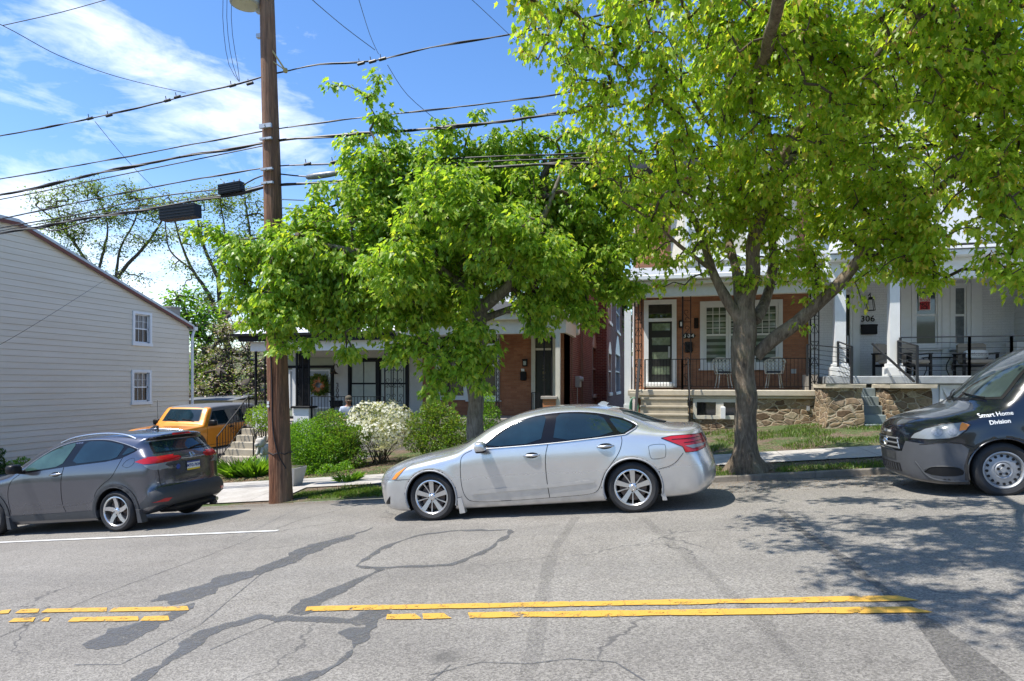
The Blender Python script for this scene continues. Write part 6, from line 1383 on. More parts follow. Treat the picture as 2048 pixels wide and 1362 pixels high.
M_GTOP = plain('grey_hardtop', (.13, .135, .145), .6, var=.1); M_CHR = plain('chrome', (.6, .61, .63), .25, 1, var=.02); M_GLOSSB = plain('gloss_black', (.006, .006, .007), .12, var=.05, spec=.35)
M_ALLOY = plain('alloy', (.62, .62, .62), .28, .85, var=.05); M_STEEL = plain('steel_wheel', (.33, .34, .35), .5, .5, var=.15); M_BRAKE = plain('brake_disc', (.12, .09, .075), .5, .6, var=.3)
def lens(name, col, em=0):
    def fn(t):
        v = objv(t); x, y, z = t.sep(v); w = t.m('ABSOLUTE', t.m('SINE', t.m('MULTIPLY', t.m('ADD', z, t.m('MULTIPLY', x, .4)), 190)))
        c = t.mix(t.m('MULTIPLY', w, .35), col, tuple(min(1, q * 2 + .03) for q in col)); b = t.bsdf(Base_Color=c, Roughness=.12, Coat_Weight=.15, Coat_Roughness=.02, Specular_IOR_Level=.5); t.out(b.outputs[0])
    return mat(name, fn)
M_RED = lens('red_lens', (.33, .006, .01)); M_AMB = lens('amber_lens', (.75, .2, .01)); M_CLR = lens('clear_lens', (.16, .175, .185)); M_REFL = plain('lamp_bowl', (.25, .26, .27), .35, .4, var=.5, scale=40)
# ------------------------------------------------------------------ wheels
def add_wheel(root, x, y, r, rr, w, style, out=-1):
    """out=-1: outer face towards -y"""
    o_ = (x, y, r)
    def Y(d): return -out * d          # d measured inwards from the outer face
    h = MB(); h.lathe([(0, Y(.075)), (rr * .74, Y(.075)), (rr * .74, Y(.1)), (0, Y(.1))], o_, 'y', 28)
    wheel = h.build('wheel', M_BRAKE, root, 40)
    t_ = MB(); prof = [(rr - .005, Y(.025)), (rr + .012, Y(.006)), (rr + .03, Y(.0)), (rr + (r - rr) * .55, Y(-.008)), (r - .03, Y(.0)), (r - .01, Y(.018)), (r, Y(.04)), (r, Y(w * .5)), (r, Y(w - .04)), (r - .01, Y(w - .018)), (r - .03, Y(w)), (rr, Y(w)), (rr - .01, Y(w - .04)), (rr - .015, Y(w * .5))]
    t_.lathe(prof, o_, 'y', 56, close=True)
    for k in (-.03, 0, .03): t_.lathe([(r + .0015, Y(w * .5 + k - .004)), (r + .0015, Y(w * .5 + k + .004))], o_, 'y', 56, 1)
    t_.build('tyre', [M_RUBBER, M_TRIM], wheel, 30)
    m_ = MB(); lip = [(rr + .006, Y(.012)), (rr + .008, Y(.003)), (rr - .004, Y(.0)), (rr - .016, Y(.012)), (rr - .022, Y(.05)), (rr - .022, Y(w * .9)), (rr - .0, Y(w * .92)), (rr - .002, Y(.03))]
    m_.lathe(lip, o_, 'y', 48, close=True)
    def spoke(poly, y0, y1, ang, m=0):
        ca, sa = math.cos(ang), math.sin(ang); n = len(poly)
        # poly: (radial, tangential, outward face depth)
        f = [(p[0] * ca - p[1] * sa, p[2], p[0] * sa + p[1] * ca) for p in poly]
        vs = [(x + a, y + Y(b), r + c_) for a, b, c_ in f] + [(x + a, y + Y(b + y1), r + c_) for a, b, c_ in f]
        m_.add(vs, [tuple(range(n)), tuple(range(2 * n - 1, n - 1, -1))] + [(i, i + n, (i + 1) % n + n, (i + 1) % n) for i in range(n)], m)
    R = rr - .014
    if style == 'split':
        for k in range(5):
            a = math.pi / 2 + k * 2 * math.pi / 5 + .12
            spoke([(.035, -.035, .028), (.1, -.045, .02), (R, -.07, .008), (R, .0, .008), (.1, .01, .02), (.035, .02, .028)], 0, .03, a)
            spoke([(.035, .0, .036), (.09, .022, .036), (R, .07, .024), (R, .088, .024), (.1, .04, .036), (.04, .025, .036)], 0, .028, a + .08)
    elif style == 'swirl':
        for k in range(5):
            a = math.pi / 2 + k * 2 * math.pi / 5
            spoke([(.035, -.035, .03), (.09, -.04, .026), (.15, -.035, .018), (R, -.01, .01), (R, .05, .01), (.17, .035, .016), (.11, .028, .024), (.05, .035, .03)], 0, .03, a)
            spoke([(.06, .02, .04), (.12, .04, .034), (R, .1, .02), (R, .07, .018), (.12, .03, .03)], 0, .02, a + .06, 1)
    elif style == 'steel':
        m_.lathe([(0, Y(.02)), (.075, Y(.02)), (.085, Y(.03)), (.1, Y(.022)), (.125, Y(.03)), (rr * .78, Y(.03)), (rr * .9, Y(.045)), (R, Y(.03))], o_, 'y', 40)
        for k in range(16):
            a = k * 2 * math.pi / 16; cx, cz = x + math.cos(a) * rr * .78, r + math.sin(a) * rr * .78; m_.lathe([(0, Y(.026)), (.017, Y(.026)), (.017, Y(.036))], (cx, y, cz), 'y', 10, 1)
        for k in range(5):
            a = k * 2 * math.pi / 5 + .3; cx, cz = x + math.cos(a) * .055, r + math.sin(a) * .055; m_.lathe([(0, Y(.012)), (.016, Y(.012)), (.016, Y(.03))], (cx, y, cz), 'y', 8, 1)
        m_.lathe([(0, Y(.012)), (.03, Y(.012)), (.034, Y(.02))], o_, 'y', 16)
    else:
        for k in range(6):
            a = k * math.pi / 3; spoke([(.04, -.03, .02), (R, -.045, .012), (R, .045, .012), (.04, .03, .02)], 0, .03, a, 1)
    if style != 'steel':
        m_.lathe([(0, Y(.016)), (.03, Y(.016)), (.036, Y(.022)), (.06, Y(.028)), (.062, Y(.06)), (0, Y(.06))], o_, 'y', 24)
        for k in range(5):
            a = k * 2 * math.pi / 5 + .7; cx, cz = x + math.cos(a) * .055, r + math.sin(a) * .055; m_.lathe([(0, Y(.0235)), (.009, Y(.0235)), (.009, Y(.04))], (cx, y, cz), 'y', 8, 1)
    m_.build('rim', [M_STEEL if style == 'steel' else M_ALLOY, M_TRIM], wheel, 35)
    return wheel
def arch_lip(sh, mb, a, d='side', r=.012, a0=-.35, a1=math.pi + .35, dr=.004):
    hx, hz, rr = a; pts = []
    for k in range(33):
        an = a0 + (a1 - a0) * k / 32; p = (hx + math.cos(an) * (rr + dr), hz + math.sin(an) * (rr + dr))
        if p[1] < .2: continue
        h_ = sh.hit((hx + math.cos(an) * (rr + dr + .02), hz + math.sin(an) * (rr + dr + .02)), d)
        if h_ is not None: pts.append(Vector((p[0], h_.y, p[1])))
    if len(pts) > 2: mb.tube(pts, r, 6)
def place(root, o, pitch, yaw=0):
    th = math.asin(pitch); ex = Vector((math.cos(th) * math.cos(yaw), math.cos(th) * math.sin(yaw), math.sin(th))); ey = Vector((-math.sin(yaw), math.cos(yaw), 0)); ez = ex.cross(ey)
    root.rotation_euler = Matrix((ex, ey, ez)).transposed().to_euler(); root.location = o
def mirror_box(mb, c_, sx, sy, sz):
    bm = bmesh.new(); bmesh.ops.create_uvsphere(bm, u_segments=14, v_segments=9, radius=1)
    vs = [(c_[0] + math.copysign(abs(v.co.x) ** .6, v.co.x) * sx, c_[1] + math.copysign(abs(v.co.y) ** .6, v.co.y) * sy, c_[2] + math.copysign(abs(v.co.z) ** .6, v.co.z) * sz) for v in bm.verts]; bm.verts.index_update(); mb.add(vs, [tuple(v.index for v in f.verts) for f in bm.faces]); bm.free()
def handle(sh, root, x0, x1, z0, z1, mt, d='side'):
    m_ = MB(); pts = []
    for k in range(9):
        f = k / 8; h_ = sh.hit((x0 + (x1 - x0) * f, z0 + (z1 - z0) * f), d); s_ = -1 if d == 'side' else 1; pts.append(h_ + Vector((0, s_ * (.006 + .03 * math.sin(f * math.pi) ** .6), 0)))
    m_.tube(pts, [.008, .014, .016, .017, .017, .017, .016, .014, .008], 8); o = m_.build('handle', mt, root, 50)
    xm, zm = (x0 + x1) / 2, (z0 + z1) / 2; r_ = (x1 - x0) * .42
    c_ = MB(); sh.panel([(xm + r_ * math.cos(a * .524), zm + .04 * math.sin(a * .524)) for a in range(12)], d, .002, 1, .05, c_); c_.build('handle_recess', M_TRIM, o); return o
def glass_set(sh, root, polys, gm, tm, d='side', rim=.022, name='window', sm=1, tname='window_trim'):
    for p in polys:
        m_ = sh.panel(inset(p, -rim), d, .003, sm); f = m_.build(name, tm, root, 80)
        m_ = sh.panel(p, d, .007, sm); m_.build('pane', gm, f, 80)
def mir(p): return [(-a, b) for a, b in p]
# ================================================================== silver sedan
car = thing('parked_sedan', 'silver four-door sedan parked at the kerb in the middle, facing left', 'car', (0, 0, 0), 'cars parked along the kerb', local=True)
z_ = G(-.39, 8.7); place(car, (-.39 - 3.736 * .9964, 9.53, z_ - 3.736 * .0847), .0847)
poly = [(.0, .40), (-.01, .55), (.03, .665), (.12, .745), (.36, .835), (.7, .9), (1.07, .955), (1.22, .985), (1.49, 1.10), (1.75, 1.235), (2.05, 1.36), (2.27, 1.42), (2.58, 1.46), (2.96, 1.465), (3.41, 1.42), (3.7, 1.335), (3.98, 1.215), (4.22, 1.115), (4.4, 1.085), (4.6, 1.075), (4.7, 1.05), (4.73, .97), (4.77, .82), (4.84, .62), (4.86, .45), (4.84, .33), (4.72, .22), (4.1, .2), (3.3, .19), (1.5, .17), (.6, .17), (.15, .18), (.03, .25)]
AR = [(.955, .335, .375), (3.755, .335, .385)]
sh = Shell(4.86, 1.47, poly, .905, (.95, 1.03), .46, AR, front=(.30, 1.5), rear=(.22, 1.5), k=.08, crease=.80, tuck=.9, bulge=.012, crown=.05, kt=.13)
B_ = sh.body('body', [M_SILV, M_TRIM], car)
m_ = MB()
for d in ('side', 'far'):
    for a in AR: arch_lip(sh, m_, a, d, .014, dr=.001)
m_.build('wheel_arch', plain('arch_edge', (.3, .305, .31), .6, .2), car, 60)
for (x, o) in ((.955, 0), (3.755, 0)):
    add_wheel(car, x, -.885, .334, .235, .21, 'split', -1); add_wheel(car, x, .885, .334, .235, .21, 'split', 1)
fw = [(1.78, .985), (1.9, 1.075), (2.05, 1.175), (2.2, 1.26), (2.36, 1.315), (2.5, 1.34), (2.66, 1.35), (2.62, 1.19), (2.575, .995)]
rw = [(2.745, 1.0), (2.78, 1.2), (2.80, 1.358), (3.0, 1.35), (3.2, 1.33), (3.42, 1.285), (3.49, 1.18), (3.575, 1.04)]
qw = [(3.645, 1.05), (3.56, 1.17), (3.5, 1.262), (3.68, 1.215), (3.80, 1.15), (3.82, 1.125), (3.71, 1.052)]
for d in ('side', 'far'):
    m_ = sh.panel([(1.73, .965), (1.87, 1.085), (2.03, 1.195), (2.18, 1.275), (2.35, 1.335), (2.55, 1.37), (2.8, 1.38), (3.1, 1.365), (3.3, 1.345), (3.5, 1.29), (3.66, 1.245), (3.83, 1.165), (3.88, 1.125), (3.73, 1.03), (3.3, 1.01), (2.6, .975)], d, .005, 1, .03); bp = m_.build('window_surround', M_GLOSSB, car, 80)
    for p in (fw, rw, qw): m_ = sh.panel(p, d, .009, 1, .03); m_.build('window', M_CGL, car, 80)
    m_ = MB(); sh.line([(3.72, 1.035), (3.89, 1.118), (3.84, 1.165), (3.7, 1.235)], d, .012, m_, .004, 1); sh.line([(1.7, .96), (2.6, .972), (3.3, 1.005), (3.72, 1.03)], d, .006, m_, .007); sh.line([(1.8, 1.025), (2.02, 1.19), (2.35, 1.337), (2.8, 1.383), (3.3, 1.352), (3.7, 1.235)], d, .006, m_, .008); m_.build('chrome_strip', plain('satin_strip', (.4, .41, .43), .45, .8), car)
    m_ = MB(); sh.line([(1.6, .955), (1.45, .9), (1.42, .77), (1.41, .49), (1.45, .31), (1.55, .235), (2.1, .235), (2.65, .25), (3.2, .27), (3.31, .32), (3.38, .5), (3.5, .66), (3.62, .8), (3.67, .95), (3.66, 1.01)], d, .0045, m_); sh.line([(2.68, .99), (2.625, .8), (2.62, .5), (2.64, .25)], d, .005, m_)
    sh.line([(4.0, .86), (4.04, .88), (4.2, .88), (4.22, .85), (4.21, .72), (4.18, .7), (4.04, .69), (4.01, .72), (4.0, .86)], d, .003, m_); sh.line([(.42, .6), (.6, .605), (.66, .6)], d, .004, m_); sh.line([(4.1, .56), (4.3, .6), (4.43, .75)], d, .004, m_); sh.line([(1.34, .31), (1.41, .32)], d, .004, m_); m_.build('panel_seam', M_TRIM, car)
    m_ = MB(); sh.panel([(1.52, .345), (1.66, .405), (2.6, .435), (3.28, .465), (3.26, .43), (2.62, .39)], d, .016, 0, .04, m_); sh.line([(1.55, .35), (1.68, .39), (2.6, .42), (3.26, .45)], d, .009, m_, .004); m_.build('side_moulding', M_SILV, car, 60)
    m_ = sh.panel([(4.17, .955), (4.3, .975), (4.5, .975), (4.68, .965), (4.74, .85), (4.72, .78), (4.6, .755), (4.46, .755), (4.43, .83)], d, .006, 0, .03); T_ = m_.build('tail_light', M_RED, car, 80); m_ = MB(); sh.line([(4.17, .955), (4.3, .975), (4.5, .975), (4.7, .965), (4.74, .85), (4.72, .78), (4.6, .755), (4.46, .755), (4.43, .83), (4.17, .955)], d, .005, m_, .004, 0); sh.line([(4.3, .93), (4.66, .93)], d, .005, m_, .006, 0); sh.line([(4.45, .88), (4.7, .885)], d, .004, m_, .006, 0); m_.build('lamp_edge', M_TRIM, T_)
    m_ = sh.panel([(4.46, .84), (4.55, .80), (4.7, .81), (4.72, .84), (4.56, .845)], d, .009, 0, .03); m_.build('reversing_lens', M_CLR, T_, 80)
    m_ = sh.panel([(.16, .60), (.27, .68), (.42, .765), (.7, .825), (.55, .72), (.45, .61), (.3, .595)], d, .004, 0, .03); H_ = m_.build('headlight', M_CLR, car, 80)
    m_ = sh.panel([(.19, .612), (.28, .68), (.40, .74), (.36, .66), (.33, .61)], d, .007, 0, .03); m_.build('lamp_bowl', M_REFL, H_, 80)
    m_ = sh.panel([(.38, .61), (.45, .69), (.6, .77), (.52, .69), (.44, .615)], d, .008, 0, .03); m_.build('indicator', M_AMB, H_, 80)
    m_ = sh.panel([(.2, .25), (.33, .38), (.31, .26)], d, .004, 0, .04); m_.build('fog_recess', M_TRIM, car, 80)
    handle(sh, car, 2.33, 2.56, .835, .838, M_CHR, d); handle(sh, car, 3.33, 3.56, .895, .9, M_CHR, d)
    s_ = -1 if d == 'side' else 1
    m_ = MB(); mirror_box(m_, (1.76, s_ * 1.0, 1.0), .075, .1, .075); m_.tube([(1.72, s_ * .84, .97), (1.76, s_ * .95, .97)], .03, 8); M__ = m_.build('wing_mirror', M_SILV, car, 60)
    m_ = MB(); mirror_box(m_, (1.765, s_ * 1.0, .94), .07, .09, .02); m_.build('mirror_base', M_TRIM, M__, 60)
    m_ = MB(); m_.prism([(1.34, .3), (1.40, .3), (1.44, .1), (1.36, .09)], s_ * .80, s_ * .9, 'y'); m_.build('mud_flap', M_SILV, car); m_ = MB(); m_.prism([(4.12, .3), (4.15, .3), (4.18, .15), (4.12, .15)], s_ * .80, s_ * .88, 'y'); m_.build('mud_flap', M_SILV, car)
m_ = sh.panel([(-.62, 1.01), (-.6, 1.12), (-.5, 1.33), (.5, 1.33), (.6, 1.12), (.62, 1.01)], 'front', .005, 1, .06); m_.build('windscreen', M_WSH, car, 80)
m_ = sh.panel([(-.6, 1.12), (-.48, 1.36), (.48, 1.36), (.6, 1.12)], 'rear', .005, 1, .06); m_.build('rear_window', M_CGL, car, 80)
m_ = sh.panel([(-.5, .5), (-.35, .66), (.35, .66), (.5, .5), (.3, .42), (-.3, .42)], 'front', .004, 0, .05); m_.build('grille', M_TRIM, car)
m_ = sh.panel([(-.26, .82), (.26, .82), (.26, .93), (-.26, .93)], 'rear', .006, 0, .1); m_.build('number_plate', M_WHITE, car)
m_ = MB(); m_.prism([(3.28, 1.42), (3.42, 1.41), (3.46, 1.445), (3.4, 1.475), (3.36, 1.475)], -.03, .03, 'y'); m_.build('roof_aerial', M_SILV, car, 40)
# ================================================================== grey crossover
car = thing('parked_crossover', 'dark grey compact crossover at the left edge, rear end towards the pole', 'car', (0, 0, 0), 'cars parked along the kerb', local=True)
z_ = G(-8.6, 8.8); place(car, (-8.6 - 3.447, 9.63, z_ - .293), .0847)
poly = [(.02, .35), (-.01, .55), (.02, .72), (.1, .84), (.3, .93), (.6, .99), (.95, 1.05), (1.15, 1.10), (1.4, 1.25), (1.7, 1.40), (2.0, 1.50), (2.3, 1.565), (2.7, 1.60), (3.1, 1.60), (3.5, 1.585), (3.85, 1.55), (4.06, 1.515), (4.07, 1.475), (4.0, 1.44), (4.08, 1.32), (4.22, 1.16), (4.26, 1.1), (4.25, .98), (4.24, .80), (4.25, .68), (4.31, .62), (4.34, .56), (4.33, .45), (4.27, .38), (4.15, .31), (3.9, .24), (3.0, .21), (1.4, .2), (.5, .2), (.12, .22)]
AR = [(.85, .33, .385), (3.46, .33, .39)]
sh = Shell(4.33, 1.6, poly, .872, (1.06, 1.17), .36, AR, front=(.30, 1.6), rear=(.16, 1.1), k=.07, crease=.92, tuck=.8, bulge=.018, crown=.05, shoulder=.22, kt=.14)
sh.body('body', [M_GREYP, M_TRIM], car)
for x in (.85, 3.46): add_wheel(car, x, -.87, .33, .235, .21, 'swirl', -1); add_wheel(car, x, .87, .33, .235, .21, 'swirl', 1)
fw = [(1.6, 1.07), (1.79, 1.21), (1.95, 1.30), (2.11, 1.37), (2.28, 1.43), (2.42, 1.465), (2.6, 1.485), (2.5, 1.28), (2.4, 1.12), (2.0, 1.09)]
rw = [(2.6, 1.14), (2.7, 1.33), (2.79, 1.485), (3.0, 1.482), (3.2, 1.465), (3.42, 1.42), (3.6, 1.375), (3.55, 1.28), (3.49, 1.175), (3.1, 1.155)]
qw = [(3.58, 1.215), (3.64, 1.29), (3.68, 1.345), (3.83, 1.292), (3.77, 1.262)]
for d in ('side', 'far'):
    s_ = -1 if d == 'side' else 1
    m_ = sh.panel([(1.56, 1.04), (1.76, 1.21), (2.1, 1.395), (2.42, 1.49), (2.78, 1.51), (3.2, 1.49), (3.45, 1.435), (3.7, 1.365), (3.87, 1.295), (3.78, 1.245), (3.5, 1.15), (2.6, 1.11), (2.0, 1.065)], d, .002, 1); m_.build('window_surround', M_GLOSSB, car, 80)
    for p, g in ((fw, M_CGLG), (rw, M_CGL), (qw, M_CGL)): m_ = sh.panel(p, d, .006, 1); m_.build('window', g, car, 80)
    m_ = MB(); sh.line([(1.56, 1.04), (1.76, 1.215), (2.1, 1.4), (2.42, 1.495), (2.78, 1.515), (3.2, 1.495), (3.45, 1.44), (3.7, 1.37), (3.87, 1.298)], d, .007, m_, .003); m_.build('roof_moulding', M_GREYM, car)
    m_ = MB(); pts = [sh.hit((x, z), d) + Vector((0, -s_ * dy, dz)) for x, z, dy, dz in ((2.15, 1.47, .05, .03), (2.4, 1.5, .06, .075), (2.8, 1.52, .07, .085), (3.2, 1.51, .07, .085), (3.55, 1.47, .05, .075), (3.75, 1.44, .03, .03))]
    m_.tube(chaikin([tuple(p) for p in pts], 2, False), .016, 8); m_.build('roof_rail', M_CHR, car, 60)
    clad = lambda pts: sh.panel(pts, d, .012, 0, .04)
    arc = lambda a, r0, r1, a0, a1, n=18: [(a[0] + math.cos(a0 + (a1 - a0) * k / n) * r0, a[1] + math.sin(a0 + (a1 - a0) * k / n) * r0) for k in range(n + 1)] + [(a[0] + math.cos(a1 + (a0 - a1) * k / n) * r1, a[1] + math.sin(a1 + (a0 - a1) * k / n) * r1) for k in range(n + 1)]
    for a in AR: m_ = clad(arc(a, .392, .455, -.1, math.pi + .12)); arch_lip(sh, m_, a, d, .012); m_.build('arch_cladding', M_CLAD, car, 60)
    m_ = clad([(1.27, .24), (1.3, .34), (2.4, .35), (3.08, .37), (3.08, .24)]); m_.build('sill_cladding', M_CLAD, car, 60)
    m_ = MB(); sh.panel([(1.40, .43), (1.6, .47), (2.4, .49), (3.0, .53), (3.0, .5), (2.4, .455), (1.6, .435)], d, .004, 0, .05, m_); m_.build('door_crease', M_GREYP, car, 60)
    m_ = MB(); sh.line([(1.55, 1.03), (1.36, .93), (1.28, .68), (1.33, .38)], d, .0045, m_); sh.line([(2.46, 1.1), (2.41, .8), (2.4, .5), (2.46, .36)], d, .005, m_); sh.line([(3.62, 1.2), (3.52, 1.02), (3.42, .87), (3.25, .79), (3.09, .66), (3.04, .5), (3.04, .37)], d, .0045, m_); m_.build('panel_seam', M_TRIM, car)
    m_ = MB(); sh.line([(3.63, 1.06), (3.67, 1.12), (3.76, 1.165), (3.85, 1.17), (3.86, 1.1), (3.8, 1.04), (3.7, 1.02), (3.63, 1.06)], d, .003, m_); m_.build('fuel_flap', M_TRIM, car)
    handle(sh, car, 2.19, 2.43, .985, 1.0, M_CHR, d)
    m_ = MB(); mirror_box(m_, (1.62, s_ * 1.0, 1.13), .09, .11, .08); m_.tube([(1.62, s_ * .83, 1.06), (1.63, s_ * .93, 1.08)], .035, 8); m_.build('wing_mirror', M_TRIM, car, 60)
    m_ = MB(); m_.prism([(1.26, .34), (1.32, .32), (1.36, .12), (1.28, .12)], s_ * .78, s_ * .9, 'y'); m_.build('mud_flap', M_CLAD, car); m_ = MB(); m_.prism([(3.88, .36), (3.94, .34), (3.98, .14), (3.9, .14)], s_ * .78, s_ * .9, 'y'); m_.build('mud_flap', M_CLAD, car)
    # lamps: red boomerang round the corner with a clear part below
    m_ = sh.panel([(3.86, 1.105), (4.0, 1.145), (4.2, 1.165), (4.23, 1.1), (4.2, 1.05), (4.02, 1.06)], d, .006, 0, .03); T_ = m_.build('tail_light', M_RED, car, 80)
    m_ = sh.panel([(4.03, 1.04), (4.2, 1.04), (4.23, .95), (4.14, .95)], d, .005, 0, .03); m_.build('clear_lens', M_CLR, T_, 80)
    sy = s_; q = [(sy * .78, 1.165), (sy * .30, 1.135), (sy * .26, 1.105), (sy * .34, 1.06), (sy * .56, 1.055), (sy * .74, 1.06)]; m_ = sh.panel(q, 'rear', .007, 0, .03); T2 = m_.build('tail_light', M_RED, car, 80)
    m_ = sh.panel([(sy * .70, 1.045), (sy * .56, 1.045), (sy * .62, .96), (sy * .68, .93)], 'rear', .006, 0, .03); m_.build('clear_lens', M_CLR, T2, 80)
    m_ = sh.panel([(sy * .84, .44), (sy * .7, .485), (sy * .58, .48), (sy * .64, .43)], 'rear', .018, 0, .03); m_.build('reflector', M_RED, car, 80)
m_ = sh.panel([(-.86, .44), (-.84, .60), (-.7, .655), (0, .66), (.7, .655), (.84, .60), (.86, .44), (.6, .36), (-.6, .36)], 'rear', .012, 0, .04)
for d in ('side', 'far'): sh.panel([(3.92, .42), (4.02, .5), (4.14, .6), (4.3, .64), (4.3, .42), (4.1, .38), (3.93, .34)], d, .012, 0, .03, m_)
m_.build('rear_bumper', M_CLAD, car, 60)
m_ = MB(); m_.box((3.9, -.5, .22), (4.28, .5, .36), bev=.05); m_.build('undertray', M_TRIM, car); m_ = MB(); m_.tube([(4.0, .45, .3), (4.33, .45, .28)], .035, 10); m_.build('exhaust_tip', M_CHR, car)
m_ = sh.panel([(-.66, 1.21), (-.6, 1.40), (.6, 1.40), (.66, 1.21)], 'rear', .004, 0, .05); W_ = m_.build('rear_window', M_TRIM, car, 80)
m_ = sh.panel([(-.62, 1.225), (-.565, 1.39), (.565, 1.39), (.62, 1.225)], 'rear', .008, 0, .05); m_.build('pane', M_CGL, W_, 80)
m_ = MB(); sh.line([(.05, 1.225), (.3, 1.26), (.45, 1.25)], 'rear', .012, m_, .02); m_.build('wiper', M_TRIM, car)
m_ = sh.panel([(-.64, 1.43), (-.6, 1.47), (.6, 1.47), (.64, 1.43)], 'rear', .006, 0, .05); m_.build('spoiler_underside', M_TRIM, car, 60)
m_ = MB(); sh.panel([(-.22, 1.485), (.22, 1.485), (.2, 1.51), (-.2, 1.51)], 'rear', .01, 0, .05, m_); m_.build('brake_light', M_RED, car)
m_ = MB(); sh.line([(-.7, .97), (-.68, .8), (-.66, .665)], 'rear', .005, m_); sh.line([(.7, .97), (.68, .8), (.66, .665)], 'rear', .005, m_); m_.build('tailgate_seam', M_TRIM, car)
m_ = MB(); sh.line([(-.28, 1.085), (0, 1.075), (.28, 1.085)], 'rear', .008, m_, .008, 0); m_.build('chrome_strip', M_CHR, car)
m_ = sh.panel([(-.155, .865), (-.155, 1.015), (.155, 1.015), (.155, .865)], 'rear', .012, 0, .16); P_ = m_.build('number_plate', M_WHITE, car)
M_PBLUE = plain('plate_blue', (.03, .06, .25), .4); M_PYEL = plain('plate_yellow', (.75, .55, .03), .4)
m_ = sh.panel([(-.155, .99), (-.155, 1.015), (.155, 1.015), (.155, .99)], 'rear', .015, 0, .16); m_.build('plate_band', M_PBLUE, P_)
m_ = sh.panel([(-.155, .865), (-.155, .892), (.155, .892), (.155, .865)], 'rear', .015, 0, .16); m_.build('plate_band', M_PYEL, P_)
m_ = MB(); sh.text('MTG-7634', .072, (0, .94), 'rear', .017, 0, m_, .002); m_.build('plate_lettering', M_PBLUE, P_)
m_ = MB(); sh.text('HR-V', .07, (-.45, .955), 'rear', .006, 0, m_, .002); m_.build('model_badge', M_CHR, car)
m_ = MB(); c0_ = (0, 1.115)
for p in ([(-.045, 1.155), (-.05, 1.075), (.05, 1.075), (.045, 1.155), (-.045, 1.155)], [(-.028, 1.155), (-.018, 1.085)], [(.028, 1.155), (.018, 1.085)], [(-.022, 1.118), (.022, 1.118)]): sh.line(p, 'rear', .006, m_, .012, 0)
m_.build('maker_badge', M_CHR, car)
m_ = sh.panel([(-.34 + .045 * math.cos(a * .785), .955 + .045 * math.sin(a * .785)) for a in range(8)], 'rear', .006, 0, .05); m_.build('sticker', M_PBLUE, car)
m_ = MB(); m_.prism([(3.38, 1.585), (3.6, 1.58), (3.6, 1.66), (3.54, 1.665)], -.02, .02, 'y'); mirror_box(m_, (3.48, 0, 1.6), .12, .04, .02); m_.build('roof_aerial', M_GREYP, car, 40)
m_ = sh.panel([(-.6, 1.14), (-.52, 1.5), (.52, 1.5), (.6, 1.14)], 'front', .005, 1, .06); m_.build('windscreen', M_WSH, car, 80)
m_ = MB()
for d in ('front',):
    for s_ in (-1, 1): sh.panel([(s_ * .45, .72), (s_ * .5, .82), (s_ * .8, .86), (s_ * .78, .74)], d, .005, 0, .05, m_)
m_.build('headlight', M_CLR, car)
# ================================================================== dark van at the right edge
car = thing('parked_van', 'dark navy small commercial van at the right edge with white lettering on its side', 'van', (0, 0, 0), 'cars parked along the kerb', local=True)
z_ = G(3.93, 8.9) - .02; place(car, (3.93 - .9 * .9964, 9.73, z_ - .0762), .0847)
poly = [(.03, .2), (-.02, .30), (-.03, .5), (-.03, .70), (-.01, .82), (.04, .905), (.18, .98), (.45, 1.04), (.75, 1.105), (.9, 1.19), (1.1, 1.36), (1.33, 1.53), (1.6, 1.68), (1.9, 1.79), (2.3, 1.86), (3.0, 1.89), (4.3, 1.87), (4.6, 1.82), (4.7, 1.6), (4.75, 1.0), (4.77, .5), (4.7, .3), (4.4, .2), (3.0, .2), (1.5, .19), (.6, .19), (.2, .19)]
AR = [(.92, .32, .38), (4.03, .32, .38)]
sh = Shell(4.77, 1.89, poly, .915, (1.12, 1.12), .17, AR, front=(.36, 1.3), rear=(.05, .8), k=.08, h=.028, crease=.85, tuck=.7, bulge=.02, crown=.05, shoulder=.2, kt=.15)
sh.body('body', [M_NAVY, M_TRIM], car)
for x in (.92, 4.03): add_wheel(car, x, -.90, .325, .215, .2, 'steel', -1); add_wheel(car, x, .90, .325, .215, .2, 'steel', 1)
